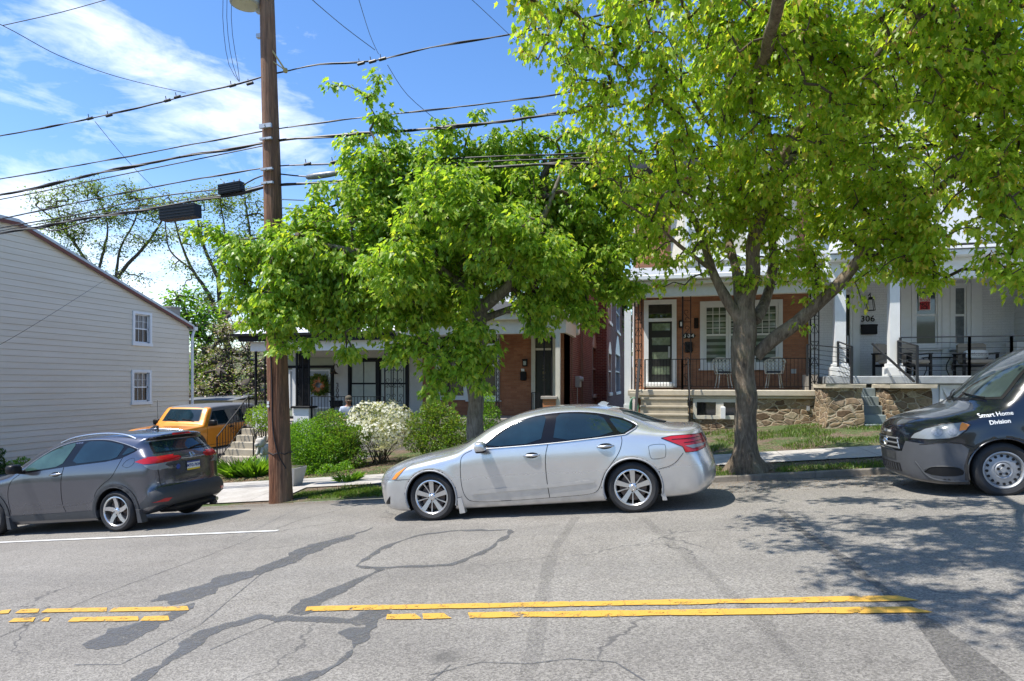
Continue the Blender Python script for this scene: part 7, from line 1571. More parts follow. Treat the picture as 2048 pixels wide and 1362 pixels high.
for d in ('side', 'far'):
    s_ = -1 if d == 'side' else 1
    m_ = MB(); [arch_lip(sh, m_, a, d, .012) for a in AR]; m_.build('wheel_arch', M_NAVY, car, 60)
    m_ = sh.panel([(1.5, 1.12), (1.6, 1.3), (1.85, 1.52), (2.1, 1.63), (2.55, 1.66), (2.55, 1.1)], d, .004, 1); W_ = m_.build('window', M_TRIM, car, 80); m_ = sh.panel([(1.56, 1.15), (1.66, 1.31), (1.88, 1.49), (2.12, 1.6), (2.5, 1.62), (2.5, 1.14)], d, .007, 1); m_.build('pane', M_CGL, W_, 80)
    m_ = MB(); sh.line([(1.42, 1.05), (1.33, .9), (1.3, .5), (1.36, .25)], d, .005, m_); sh.line([(2.62, 1.66), (2.62, .25)], d, .005, m_); sh.line([(.12, .66), (.42, .7), (.62, .62)], d, .005, m_); m_.build('panel_seam', M_TRIM, car)
    m_ = MB(); sh.text('Smart Home', .068, (.905, .985), d, .006, .05, m_, .0005); sh.text('Division', .068, (.925, .898), d, .006, .05, m_, .002)
    if d == 'side': m_.build('side_lettering', M_WHITE, car)
    hl = [(.06, .735), (.1, .80), (.2, .86), (.36, .905), (.56, .925), (.62, .885), (.56, .82), (.46, .755), (.38, .735), (.2, .725)]
    m_ = sh.panel(hl, d, .003, 0, .025); H_ = m_.build('headlight', M_CLR, car, 80); m_ = MB(); sh.line(hl + hl[:1], d, .007, m_, .003, 0); m_.build('lamp_edge', M_TRIM, H_)
    m_ = sh.panel([(.54, .915), (.605, .885), (.56, .83), (.49, .82), (.51, .88)], d, .008, 0, .025); m_.build('indicator', M_AMB, H_, 80)
    for cx_ in (.28, .42):
        m_ = sh.panel([(cx_ + .048 * math.cos(a * .524), .815 + .045 * math.sin(a * .524)) for a in range(12)], d, .007, 0, .03); m_.build('lamp_bowl', M_REFL, H_, 80)
    m_ = sh.panel([(.12, .33), (.2, .4), (.44, .39), (.5, .34), (.48, .28), (.22, .28)], d, .003, 1, .03); m_.build('fog_recess', M_TRIM, car, 80)
    m_ = MB(); sh.line([(.08, .45), (.16, .26), (.3, .215), (.58, .215)], d, .012, m_, .003); sh.line([(.14, .33), (.2, .405), (.44, .395), (.5, .34)], d, .006, m_, .004); m_.build('bumper_crease', M_CLAD, car)
    m_ = MB(); mirror_box(m_, (1.5, s_ * 1.06, 1.18), .09, .11, .13); m_.tube([(1.5, s_ * .88, 1.12), (1.5, s_ * 1.0, 1.14)], .03, 8); m_.build('wing_mirror', M_TRIM, car, 60)
m_ = sh.panel([(-.72, 1.155), (-.66, 1.4), (-.56, 1.72), (0, 1.75), (.56, 1.72), (.66, 1.4), (.72, 1.155), (0, 1.145)], 'front', .004, 0, .05); W_ = m_.build('windscreen', M_TRIM, car, 80)
m_ = sh.panel([(-.68, 1.18), (-.62, 1.4), (-.53, 1.69), (0, 1.72), (.53, 1.69), (.62, 1.4), (.68, 1.18), (0, 1.17)], 'front', .008, 0, .05); m_.build('pane', M_WSH, W_, 80)
m_ = MB()
for a, b in (((-.55, 1.16), (-.05, 1.22)), ((.1, 1.16), (.55, 1.24))): sh.line([a, b], 'front', .01, m_, .03, 0)
m_.build('wiper', M_TRIM, car)
def slot(y0, y1, z0, z1): return [(y0, z0), (y0 + .01, z1), (y1 - .01, z1), (y1, z0)]
m_ = sh.panel([(-.40, .575), (-.36, .74), (.36, .74), (.40, .575)], 'front', .003, 0, .04); Gr = m_.build('grille', M_TRIM, car, 60)
m_ = MB()
for z in (.60, .66, .72): sh.line([(-.37, z), (.37, z)], 'front', .012, m_, .008, 0)
sh.line([(0, .59), (0, .735)], 'front', .012, m_, .008, 0); sh.line([(-.38, .59), (-.34, .735)], 'front', .01, m_, .006, 0); sh.line([(.38, .59), (.34, .735)], 'front', .01, m_, .006, 0)
m_.build('grille_bar', M_GREYM, Gr, 40)
m_ = MB(); sh.line([(-.05, .70), (-.06, .66), (-.03, .63), (0, .60), (.03, .63), (.06, .66), (.05, .70)], 'front', .012, m_, .02); sh.line([(-.03, .7), (0, .66), (.03, .7)], 'front', .01, m_, .02, 0); m_.build('maker_badge', M_CHR, Gr)
m_ = sh.panel(slot(-.36, .36, .29, .40), 'front', .004, 0, .04); Lg = m_.build('lower_grille', M_TRIM, car, 60)
m_ = MB()
for k in range(9): y = -.32 + k * .08; sh.line([(y, .3), (y, .39)], 'front', .008, m_, .006, 0)
m_.build('grille_bar', M_CLAD, Lg)
m_ = sh.panel([(-.86, .24), (-.9, .5), (-.82, .66), (-.5, .70), (-.42, .56), (.42, .56), (.5, .70), (.82, .66), (.9, .5), (.86, .24), (.5, .215), (-.5, .215)], 'front', .0015, 0, .04)
for d in ('side', 'far'): sh.panel([(.1, .64), (.3, .69), (.5, .66), (.57, .6), (.5, .4), (.5, .22), (.12, .22), (.08, .4)], d, .0015, 0, .04, m_)
m_.build('front_bumper', plain('bumper_plastic', (.075, .078, .085), .5, var=.1), car, 60)
m_ = MB(); sh.text('Fully Insured', .05, (0, .805), 'front', .006, 0, m_, .001); m_.build('hood_lettering', M_WHITE, car)
m_ = sh.panel([(-.26, .44), (-.26, .55), (.26, .55), (.26, .44)], 'front', .008, 0, .1); m_.build('number_plate_holder', M_CLAD, car)
# ================================================================== boxy off-roaders up the side street
def offroader(label, o, pitch, yaw, pm, top, grp=None):
    car = thing('parked_suv', label, 'car', (0, 0, 0), grp, local=True); place(car, o, pitch, yaw)
    poly = [(.05, .55), (.0, .7), (.0, 1.02), (.06, 1.13), (.3, 1.19), (.9, 1.22), (1.3, 1.23), (1.38, 1.28), (1.7, 1.71), (1.82, 1.78), (2.4, 1.81), (4.0, 1.78), (4.22, 1.74), (4.32, 1.5), (4.42, 1.15), (4.43, .7), (4.3, .55), (3.0, .42), (1.4, .42)]
    AR = [(.85, .42, .5), (3.4, .42, .5)]
    if not hasattr(offroader, 'sh'): offroader.sh = Shell(4.43, 1.81, poly, .93, (1.16, 1.16), .22, AR, front=(.08, 1.2), rear=(.06, .8), k=.06, h=.03, crease=1.0, tuck=.2, bulge=.0, crown=.03, shoulder=.05, smooth=1)
    sh = offroader.sh
    def fm(C, m_): m_ = m_.copy(); m_[(C[:, 2] > 1.17) & (C[:, 0] > 1.86)] = 2; m_[(C[:, 2] > 1.3) & (C[:, 0] > 1.75) & (np.abs(C[:, 1]) < .62)] = 2; return m_
    sh.body('body', [pm, M_TRIM, top], car, fm)
    for x in (.85, 3.4): add_wheel(car, x, -.93, .41, .22, .25, 'block', -1); add_wheel(car, x, .93, .41, .22, .25, 'block', 1)
    for d in ('side', 'far'):
        s_ = -1 if d == 'side' else 1; m_ = MB()
        for a in AR:
            n = 16; P = [(a[0] + math.cos(-.2 + (math.pi + .4) * k / n) * .5, a[1] + math.sin(-.2 + (math.pi + .4) * k / n) * .5) for k in range(n + 1)] + [(a[0] + math.cos(math.pi + .2 - (math.pi + .4) * k / n) * .61, a[1] + math.sin(math.pi + .2 - (math.pi + .4) * k / n) * .6) for k in range(n + 1)]
            sh.panel(P, d, .04, 0, .06, m_); arch_lip(sh, m_, a, d, .03, dr=.0)
        m_.build('fender_flare', M_CLAD, car, 60)
        for p in ([(1.60, 1.2), (1.66, 1.3), (1.88, 1.62), (2.74, 1.64), (2.76, 1.19)], [(3.0, 1.2), (2.96, 1.62), (4.08, 1.6), (4.2, 1.2)]):
            m_ = sh.panel(inset(p, -.04), d, .003, 0); W_ = m_.build('window', top, car, 80); m_ = sh.panel(p, d, .008, 0); m_.build('pane', M_CGL, W_, 80)
        m_ = MB(); sh.line([(1.5, 1.16), (1.48, .6)], d, .006, m_, sm=0); sh.line([(2.88, 1.16), (2.9, .9), (2.8, .55)], d, .006, m_, sm=0); sh.line([(1.48, .56), (2.8, .55)], d, .006, m_, sm=0); m_.build('panel_seam', M_TRIM, car)
        handle(sh, car, 2.55, 2.78, 1.06, 1.06, M_TRIM, d)
        m_ = MB(); mirror_box(m_, (1.62, s_ * 1.06, 1.27), .09, .13, .1); m_.tube([(1.58, s_ * .88, 1.2), (1.6, s_ * 1.0, 1.22)], .03, 8); m_.build('wing_mirror', M_TRIM, car, 60)
        m_ = MB(); m_.box((1.35, s_ * .8, .4), (2.85, s_ * .92, .5), bev=.02); m_.build('side_step', M_TRIM, car)
        m_ = MB(); sh.panel([(s_ * .58 + .11 * math.cos(a * .524), .93 + .11 * math.sin(a * .524)) for a in range(12)], 'front', .008, 0, .05, m_); m_.build('headlight', M_CLR, car)
    m_ = sh.panel([(-.7, 1.32), (-.62, 1.7), (.62, 1.7), (.7, 1.32)], 'front', .004, 0, .06); W_ = m_.build('windscreen', M_TRIM, car, 80); m_ = sh.panel([(-.66, 1.34), (-.59, 1.68), (.59, 1.68), (.66, 1.34)], 'front', .008, 0, .06); m_.build('pane', M_CGL, W_, 80)
    m_ = MB(); [sh.line([a, b], 'front', .01, m_, .03, 0) for a, b in (((-.5, 1.33), (-.05, 1.38)), ((.1, 1.33), (.5, 1.38)))]; m_.build('wiper', M_TRIM, car)
    m_ = sh.panel([(-.72, .8), (-.72, 1.05), (.72, 1.05), (.72, .8)], 'front', .004, 0, .08); m_.build('grille', M_TRIM, car)
    m_ = MB(); m_.box((-.12, -.85, .5), (.08, .85, .7), bev=.04); m_.build('front_bumper', M_CLAD, car)
    m_ = MB(); m_.tube([(1.3, .75, 1.2), (1.3, .75, 2.0)], .006, 5); m_.build('aerial', M_TRIM, car)
    return car
offroader('bright orange boxy off-roader with grey hard top beside the cream house', (-14.15 - .96, 16.5, -2.56), .03, math.pi / 2, M_ORNG, M_GTOP)
offroader('white off-roader with dark roof parked behind the orange one', (-18.9, 27.0, -2.62), .02, math.pi / 2 - .5, M_WHTP, M_TRIM)
# ================================================================== utility pole
tp = 13.05; base = PT(563, 1000, tp); base.z = G(base.x, base.y)
pole = thing('utility_pole', 'tall weathered brown wooden utility pole carrying the wires', 'utility pole', tuple(base))
top = PT(530, -160, tp); m_ = MB(); P = [base + Vector((0, 0, -.2)) + (top - base) * (k / 24) for k in range(25)]
rs = [(.228 - .10 * k / 24) * (1.06 if k == 0 else 1) for k in range(25)]; q0 = len(m_.v); m_.tube(P, rs, 28)
for i, v in enumerate(m_.v):
    v = Vector(v); ax = P[min(i // 28, 24)]; d = v - ax; a = math.atan2(d.y, d.x); f = 1 + .035 * mnoise.noise(Vector((a * 2.2, v.z * .5, 0))) + .02 * mnoise.noise(Vector((a * 7, v.z * .3, 4))); m_.v[i] = tuple(ax + d * f)
m_.build('shaft', M_POLE, pole, 60)
can = PT(490, 10, tp - .1); m_ = MB(); m_.lathe([(0, .0), (.25, .0), (.285, .015), (.29, .05), (.29, .9), (.26, .98), (0, 1.02)], (can.x, can.y, can.z), 'z', 30); m_.lathe([(.292, .2), (.305, .2), (.305, .26), (.292, .26)], (can.x, can.y, can.z), 'z', 30)
T_ = m_.build('transformer', plain('grey_tank_paint', (.42, .44, .45), .45, .2, var=.08), pole, 40)
m_ = MB(); m_.lathe([(0, -.002), (.24, -.002), (.24, .003)], (can.x, can.y, can.z), 'z', 30); m_.lathe([(0, -.008), (.012, -.008), (.012, 0)], (can.x, can.y, can.z), 'z', 8, 0); m_.build('tank_bottom', plain('cream_tank_base', (.55, .53, .4), .6, var=.06), T_)
def on_pole(py): # centre of the pole at a picture height
    k = (PT(540, py, tp).z - base.z) / (top.z - base.z); return base + (top - base) * k
m_ = MB(); c_ = on_pole(60); m_.bar(c_ + Vector((-.25, 0, -.1)), c_ + Vector((0, 0, -.1)), .08); m_.bar(c_ + Vector((-.25, 0, .4)), c_ + Vector((0, 0, .4)), .08); m_.build('bracket', M_GALV, pole)
m_ = MB(); c_ = on_pole(105); e = PT(571, 141, tp - .1); m_.bar(c_ + Vector((.1, -.05, .02)), e, .045, .03); m_.bar(on_pole(125) + Vector((.1, -.05, 0)), e, .03, .02); m_.lathe([(0, .05), (.035, .04), (.05, 0), (.035, -.04), (0, -.05)], tuple(e), 'z', 12); m_.build('standoff_arm', plain('ochre_bracket', (.38, .3, .12), .6), pole)
for k, py in enumerate((258, 262, 285, 345, 372)):
    m_ = MB(); c_ = on_pole(py); m_.bar(c_ + Vector((-.12, -.2, 0)), c_ + Vector((.14, -.2, .01)), .05, .04); m_.lathe([(.0, -.24), (.02, -.24), (.02, .24), (0, .24)], tuple(c_), 'y', 8); m_.build('clamp', M_GALV, pole)
m_ = MB(); ring = on_pole(905); n = 20; m_.tube([ring + Vector((math.cos(a * 6.283 / n) * .228, math.sin(a * 6.283 / n) * .228, .02 * math.sin(a * 2))) for a in range(n + 1)], .01, 6)
pts = [on_pole(660) + Vector((-.03, -.215, 0)), on_pole(760) + Vector((.01, -.215, 0)), on_pole(850) + Vector((-.02, -.225, 0)), on_pole(905) + Vector((.08, -.225, 0)), on_pole(935) + Vector((.2, -.12, 0))]; m_.tube(chaikin([tuple(p) for p in pts], 2, False), .012, 6); m_.build('ground_wire', M_CABLE, pole)
m_ = MB(); c_ = on_pole(808) + Vector((-.1, -.21, 0)); m_.box((c_.x - .02, c_.y - .01, c_.z), (c_.x + .02, c_.y + .02, c_.z + .06)); m_.box((c_.x - .025, c_.y - .01, c_.z - .06), (c_.x + .025, c_.y + .02, c_.z - .02)); m_.build('tag', M_WHITE, pole)
m_ = MB()
for (px, py) in ((590, 398), (593, 415)): e = PT(px + 20, py + 3, tp); m_.bar(on_pole(py), e, .02)
m_.build('step_bolt', M_GALV, pole)
# ------------------------------------------------------------------ overhead lines
vp = base.y
def wire(label, pts, r, ext=True, name='overhead_wire', lash=0, group='overhead wires along the street', mt=None, cat='cable'):
    W = []
    for p in pts: W.append(PV(p[0], p[1], p[2] if len(p) > 2 else vp))
    fine = []; k = len(W)
    for i in range(k - 1):
        p0, p1, p2, p3 = W[max(i - 1, 0)], W[i], W[i + 1], W[min(i + 2, k - 1)]
        n = max(2, min(24, int((p2 - p1).length / .25)))
        for j in range(n):
            a = j / n; fine.append(.5 * ((2 * p1) + (p2 - p0) * a + (2 * p0 - 5 * p1 + 4 * p2 - p3) * a * a + (3 * p1 - p0 - 3 * p2 + p3) * a ** 3))
    fine.append(W[-1]); o = W[0]; m_ = MB(); r *= .78; m_.tube(fine, r, 6)
    if lash:
        L = [p + Vector((0, math.cos(i * .9) * r * 1.1, math.sin(i * .9) * r * 1.1)) for i, p in enumerate(fine)]; m_.tube(L, r * lash, 5)
        L = [p + Vector((0, math.cos(i * .7 + 2) * r * 1.2, math.sin(i * .7 + 2) * r * 1.2 - r * .6)) for i, p in enumerate(fine)]; m_.tube(L, r * lash, 5)
    return tag(m_.build(name, mt or M_CABLE, None, origin=tuple(o)), label, cat, group)
wire('upper twisted service cable running from the left edge past the pole to the big maple', [(-300, 330), (0, 272), (185, 236), (380, 190), (480, 166), (530, 152), (572, 143), (640, 128), (745, 122), (860, 95), (1000, 72), (1100, 52), (1300, 5), (1500, -50)], .014, lash=.8)
wire('single wire just above the thick bundled cables', [(-300, 408), (0, 358), (260, 312), (530, 262), (700, 238), (1000, 204), (1140, 184), (1400, 140), (1800, 60), (2100, -10)], .014, lash=.5)
wire('thick bundled cable in the middle of the left sky', [(-300, 440), (0, 390), (250, 335), (530, 286), (640, 273), (800, 262), (1000, 243), (1200, 215), (1500, 170), (2100, 60)], .025, lash=.8)
wire('thinner cable running just below the thick bundle', [(-300, 450), (0, 399), (240, 350), (500, 297), (535, 290)], .014)
wire('upper one of the three lowest cables left of the pole', [(-300, 500), (0, 438), (250, 385), (440, 350), (528, 336), (570, 331), (700, 326), (850, 319), (1010, 312), (1300, 300), (2100, 250)], .016, lash=.4)
wire('middle one of the three lowest cables, ending at the small splice box', [(-300, 515), (0, 456), (150, 430), (300, 396), (443, 378)], .017)
wire('short cable from the small splice box past the pole to the silver splice sleeve', [(487, 370), (510, 357), (535, 349), (560, 348), (610, 353), (640, 348), (740, 338), (850, 330), (1000, 322), (1300, 310), (2100, 265)], .018)
wire('lowest and thickest cable with a long black splice case hung under it', [(-300, 530), (0, 467), (90, 452), (150, 440), (260, 424), (400, 400), (480, 386), (530, 373), (600, 368), (700, 360), (850, 347), (1000, 333), (1300, 320), (2100, 280)], .028, lash=.6)
wire('thin lashing wire alongside the lowest cable', [(-300, 522), (0, 462), (150, 436), (260, 418), (400, 394), (480, 381), (530, 368)], .012)
wire('looped drip cable hanging under the lowest cable above the cream house', [(86, 452), (92, 460), (120, 460), (160, 447), (200, 436)], .02)
wire('span wire crossing the street from the upper left edge to the service cable', [(-200, -40, 6), (5, 51, 8), (120, 112, 9.5), (240, 155, 11), (372, 186, vp)], .008, group='drop wires')
wire('short wire rising from the left edge to the top of the photo', [(5, 51, 8), (120, 25, 8.6), (210, 0, 9), (420, -60, 10)], .008, group='drop wires')
wire('drop wire falling from the service cable toward the background trees', [(190, 243, vp), (245, 310, 13.5), (300, 368, 15.5), (345, 405, 18)], .008, group='drop wires')
wire('drop wire entering the top of the photo right of the pole', [(560, -60, 8), (625, 0, 9), (690, 55, 10.5), (750, 100, vp)], .008, group='drop wires')
wire('nearly vertical drop wire at the top between the pole and the maple', [(700, -60, 9), (718, 0, 9.5), (740, 70, 10.8), (757, 108, vp)], .007, group='drop wires')
wire('drop wire slanting down into the crown of the bushy maple', [(775, 130, vp), (815, 190, 12.8), (880, 246, 14)], .008, group='drop wires')
wire('faint drop wire near the top centre over the maple', [(900, -40, 9), (950, 5, 9.5), (1030, 80, vp)], .006, group='drop wires')
for i, x in enumerate((446, 454, 463)):
    wire(('leftmost', 'middle', 'rightmost')[i] + ' of three thin leads curving down from the tank to the service cable', [(x + 14, -50), (x, 0), (x + 2, 70), (x + 12, 130), (x + 32 - i * 8, 163)], .007, group='transformer leads')
w_ = wire('thin wire crossing the cream siding diagonally down to the left edge', [(-60, 712, 13), (0, 689, 13.5), (100, 630, 15), (210, 560, 19)], .008, group='drop wires')
wire('hanging cable loop under the maple branch right of the pole', [(672, 505, 12.4), (668, 530, 12.4), (664, 560, 12.4), (668, 575, 12.4), (680, 578, 12.4), (688, 565, 12.4), (684, 548, 12.4)], .012, group=None)
def splice(label, px0, px1, py, hh, d=.09, mt=M_TRIM, name='splice_case', tilt=0):
    a, b = PV(px0, py[0], vp), PV(px1, py[1], vp); t_ = thing(name, label, 'splice case', tuple((a + b) / 2), 'splice cases on the wires'); m_ = MB(); m_.bar(a, b, d * 2, hh)
    for k in range(4): m_.bar(a + Vector((0, -d - .006, -hh * .35 + hh * .23 * k)), b + Vector((0, -d - .006, -hh * .35 + hh * .23 * k)), .012, .02)
    m_.build('case', mt, t_); m_ = MB()
    for k in (.15, .6, .85): p = a.lerp(b, k); m_.bar(p + Vector((0, 0, hh * .4)), p + Vector((0, 0, hh * .4 + .09)), .025)
    m_.build('hanger', M_GALV, t_)
splice('long black finned splice case hanging left of the pole', 326, 396, (430, 421), .27, .11)
splice('small black splice box on the cable just left of the pole', 441, 485, (381, 373), .2, .08)
t_ = thing('splice_sleeve', 'silver wrapped splice sleeve right of the pole at the edge of the maple', 'splice case', tuple(PV(640, 350, vp)), 'splice cases on the wires'); m_ = MB(); a, b = PV(612, 355, vp), PV(676, 346, vp)
m_.tube([a.lerp(b, k) for k in (0, .06, .3, .7, .94, 1)], [.02, .05, .065, .06, .05, .02], 12); m_.build('sleeve', plain('silver_wrap', (.2, .21, .22), .45, .3, var=.5, scale=20), t_, 60)
for i, (px, py, lb) in enumerate([(218, 230, 'right one of two clamps where a drop wire leaves the service cable at left'), (180, 236, 'leftmost clamp on the upper service cable'), (335, 200, 'left clamp of the pair where the span wire meets the service cable'), (355, 193, 'right clamp of the pair where the span wire meets the service cable'), (465, 170, 'clamp under the three tank leads'), (500, 166, 'clamp on the service cable closest to the left of the pole'),
        (745, 122, 'middle one of three clamps on the cable above the bushy maple'), (765, 117, 'rightmost of three clamps on the cable above the bushy maple'), (722, 126, 'leftmost of three clamps on the cable above the bushy maple'), (615, 327, 'left small clamp above the silver splice sleeve'), (668, 323, 'right small clamp above the silver splice sleeve')]):
    p = PV(px, py, vp); m_ = MB(); m_.tube([p + Vector((-.07, 0, -.02)), p + Vector((.07, 0, .0))], .03, 8); m_.bar(p + Vector((-.03, 0, 0)), p + Vector((-.05, 0, .09)), .012)
    tag(m_.build('wire_clamp', M_CABLE, None, origin=tuple(p)), lb, 'wire clamp', 'small clamps on the wires')
# ================================================================== planter, statue, wreath, sign
c_ = PV(568, 960, 12.75); gz = G(c_.x, 12.9); pl = thing('planter', 'tall tapered grey planter pot half hidden behind the pole', 'planter', (c_.x, 12.9, gz))
m_ = MB(); x0, x1 = PV(546, 950, 12.9).x, PV(596, 950, 12.9).x; xm = (x0 + x1) / 2; zt = PV(570, 936, 12.9).z
def frust(mb, cx, cy, z0, z1, r0, r1):
    v = [(cx - r0, cy - r0, z0), (cx + r0, cy - r0, z0), (cx + r0, cy + r0, z0), (cx - r0, cy + r0, z0), (cx - r1, cy - r1, z1), (cx + r1, cy - r1, z1), (cx + r1, cy + r1, z1), (cx - r1, cy + r1, z1)]
    mb.add(v, [(3, 2, 1, 0), (4, 5, 6, 7), (0, 1, 5, 4), (1, 2, 6, 5), (2, 3, 7, 6), (3, 0, 4, 7)])
frust(m_, xm, 13.1, gz - .05, zt, .17, .26); m_.build('pot', plain('grey_pot', (.42, .42, .4), .8, var=.1), pl); m_ = MB(); m_.box((xm - .235, 13.1 - .235, zt + .001), (xm + .235, 13.1 + .235, zt + .01)); m_.build('soil', M_SOIL, pl)
c_ = PV(531, 905, 16.3); gz = G(c_.x, 16.3); st_ = thing('garden_statue', 'weathered pale stone animal statue on a pedestal beside the stairs', 'statue', (c_.x, 16.3, gz)); m_ = MB(); z0 = PV(531, 905, 16.3).z
m_.box((c_.x - .16, 16.15, gz - .05), (c_.x + .16, 16.45, z0 - .05), bev=.03); mirror_box(m_, (c_.x, 16.3, z0 + .1), .17, .2, .17); mirror_box(m_, (c_.x - .03, 16.12, z0 + .3), .12, .13, .13); mirror_box(m_, (c_.x - .06, 16.0, z0 + .25), .06, .07, .055); mirror_box(m_, (c_.x - .12, 16.15, z0 + .42), .035, .04, .05); mirror_box(m_, (c_.x + .06, 16.15, z0 + .42), .035, .04, .05)
m_.tube([(c_.x - .08, 16.1, z0 + .15), (c_.x - .09, 16.02, z0 - .03)], .045, 8); m_.tube([(c_.x + .06, 16.1, z0 + .15), (c_.x + .06, 16.02, z0 - .03)], .045, 8); m_.build('figure', plain('weathered_stone', (.5, .46, .4), .95, var=.3, scale=8, bump=.6, bscale=25), st_, 60)
# wreath
RNG = np.random.default_rng(77); c_ = PV(638, 770, VW - .09); wr = thing('wreath', 'round wreath of orange flowers and green sprigs on the sage door', 'wreath', tuple(c_))
n = 420; a = RNG.random(n) * 6.283; rr = .24 + RNG.normal(size=n) * .05; P = np.stack([c_.x + np.cos(a) * rr, np.full(n, VW - .09) + RNG.normal(size=n) * .02, c_.z + np.sin(a) * rr], 1); T = np.stack([np.cos(a + .6), -.3 + RNG.normal(size=n) * .3, np.sin(a + .6)], 1)
scatter_mesh('sprigs', M_LEAFO, P, T, unit(n), np.full(n, .13), 'oval', wr)
n = 130; a = RNG.random(n) * 6.283; rr = .2 + RNG.normal(size=n) * .035; P = np.stack([c_.x + np.cos(a) * rr, np.full(n, VW - .12), c_.z + np.sin(a) * rr], 1); scatter_mesh('flowers', leafmat('orange_flower', (.5, .12, .02), (.65, .2, .04), (.6, .3, .15), .2), P, np.stack([np.cos(a * 3), np.zeros(n), np.sin(a * 3)], 1), np.tile([[0, -1.0, .1]], (n, 1)), np.full(n, .1), 'flower', wr)
# window sign of 306
a, b, c2, d_ = rect(1837, 592, 1861, 621, VW - .02); sg = thing('window_sign', 'red and white poster reading FUND SCHOOLS NOT ICE in the window of 306', 'poster', ((a + b) / 2, VW - .03, c2)); V_ = VW - .035
m_ = MB(); m_.box((a, V_, c2), (b, V_ + .006, d_)); m_.build('sheet', M_WHITE, sg)
m_ = MB(); m_.box((a + .02, V_ - .003, c2 + .02), (b - .02, V_ - .001, d_ - .02)); m_.build('red_field', plain('poster_red', (.55, .03, .04), .6), sg)
w = b - a; h = d_ - c2; m_ = MB(); 
for txt, f, s_ in (('FUND', .84, .1), ('SCHOOLS', .67, .072)): put_text(m_, txt, s_, FR(((a + b) / 2, V_ - .006, c2 + h * f), (1, 0, 0), (0, 0, 1)), bold=.002)
m_.build('lettering', M_WHITE, sg); m_ = MB()
for txt, f, s_ in (('NOT', .42, .13), ('ICE', .18, .13)): put_text(m_, txt, s_, FR(((a + b) / 2, V_ - .006, c2 + h * f), (1, 0, 0), (0, 0, 1)), bold=.003)
m_.build('lettering', M_BLACK, sg)
# ================================================================== porch furniture of 304: two white metal chairs
def porch_chair(u, v, z, rot, label):
    t_ = thing('patio_chair', label, 'chair', (u, v, z), 'white metal patio chairs', local=True); t_.rotation_euler = (0, 0, rot); R_ = .23
    m_ = MB(); m_.lathe([(0, .43), (R_, .43), (R_ + .015, .415), (R_, .40), (0, .4)], (0, 0, 0), 'z', 22); m_.build('seat', M_CREAM, t_, 40)
    m_ = MB(); m_.lathe([(0, .485), (R_ - .05, .485), (R_ - .02, .46), (R_ - .03, .432), (0, .432)], (0, 0, 0), 'z', 20); m_.build('cushion', plain('dark_cushion', (.05, .05, .055), .9, var=.5, scale=15), t_, 40)
    for a in (.7, 2.44, 3.84, 5.58): m_ = MB(); m_.tube([(math.cos(a) * .19, math.sin(a) * .19, .41), (math.cos(a) * .22, math.sin(a) * .22, .2), (math.cos(a) * .27, math.sin(a) * .27, 0)], .016, 8); m_.build('leg', M_CREAM, t_, 60)
    # fan-shaped back panel, curved round the seat, with openwork
    m_ = MB(); n = 14
    for j in range(7):
        for i in range(n):
            a0, a1 = .35 + (math.pi - .7) * i / n, .35 + (math.pi - .7) * (i + 1) / n; t0, t1 = j / 7, (j + 1) / 7
            hh = lambda a: .40 * (.35 + .65 * math.sin(a) ** .8)
            pp = lambda a, t__: (math.cos(a) * (R_ + .03 + .05 * t__), math.sin(a) * (R_ + .0 + .09 * t__), .5 + hh(a) * t__)
            if (i + j) % 2 and 0 < j < 6 and 0 < i < n - 1: continue
            m_.face([pp(a0, t0), pp(a1, t0), pp(a1, t1), pp(a0, t1)])
    m_.tube([(math.cos(a) * (R_ + .08), math.sin(a) * (R_ + .09), .5 + .40 * (.35 + .65 * max(0, math.sin(a)) ** .8)) for a in [.3 + (math.pi - .6) * k / 20 for k in range(21)]], .016, 8)
    m_.tube([(math.cos(a) * (R_ + .03), math.sin(a) * R_, .5) for a in [.3 + (math.pi - .6) * k / 20 for k in range(21)]], .013, 8); m_.build('backrest', M_CREAM, t_, 60)
    for s_ in (-1, 1): m_ = MB(); m_.tube([(s_ * .22, .08, .42), (s_ * .27, .07, .64), (s_ * .26, -.1, .66), (s_ * .21, -.12, .42)], .014, 8); m_.build('armrest', M_CREAM, t_, 60)
    return t_
z3 = ZF3 - .05
porch_chair(U(1447, 19.9), 19.9, Zt(1447, 776, 19.9) + .0, .2, 'white round-backed metal chair left of the big maple trunk on the 304 porch')
porch_chair(U(1548, 19.9), 19.9, Zt(1548, 776, 19.9) + .0, -.35, 'white round-backed metal chair right of the big maple trunk on the 304 porch')
# ------------------------------------------------------------------ furniture of 306
def lounge(u0, u1, v, z, label, rot=0, pillow=False, w=.8):
    t_ = thing('lounge_chair', label, 'armchair', ((u0 + u1) / 2, v, z), 'outdoor armchairs of the white porch', local=True); t_.rotation_euler = (0, 0, rot); hw = (u1 - u0) / 2
    for s_ in (-1, 1):
        m_ = MB(); x = s_ * (hw - .03)
        m_.box((x - .03, -.33, 0), (x + .03, -.27, .6)); m_.box((x - .03, .27, 0), (x + .03, .33, .62)); m_.box((x - .04, -.36, .6), (x + .04, .36, .64), bev=.01); m_.build('arm_frame', M_BLACK, t_)
    m_ = MB(); m_.box((-hw + .062, -.32, .26), (hw - .062, .3, .33)); m_.build('seat_frame', M_BLACK, t_)
    m_ = MB(); m_.box((-hw + .07, -.33, .335), (hw - .07, .2, .46), bev=.04); m_.build('seat_cushion', M_TAN, t_, 50); m_ = MB(); m_.box((-hw + .08, .2, .4), (hw - .08, .34, .92), bev=.05); m_.build('back_cushion', M_TAN, t_, 50)
    return t_
zz = ZF4
L_ = lounge(U(1916, 20.2), U(1986, 20.2), 20.2, zz, 'cushioned black-framed armchair with a white pillow at the right of the 306 porch'); c_ = L_.location
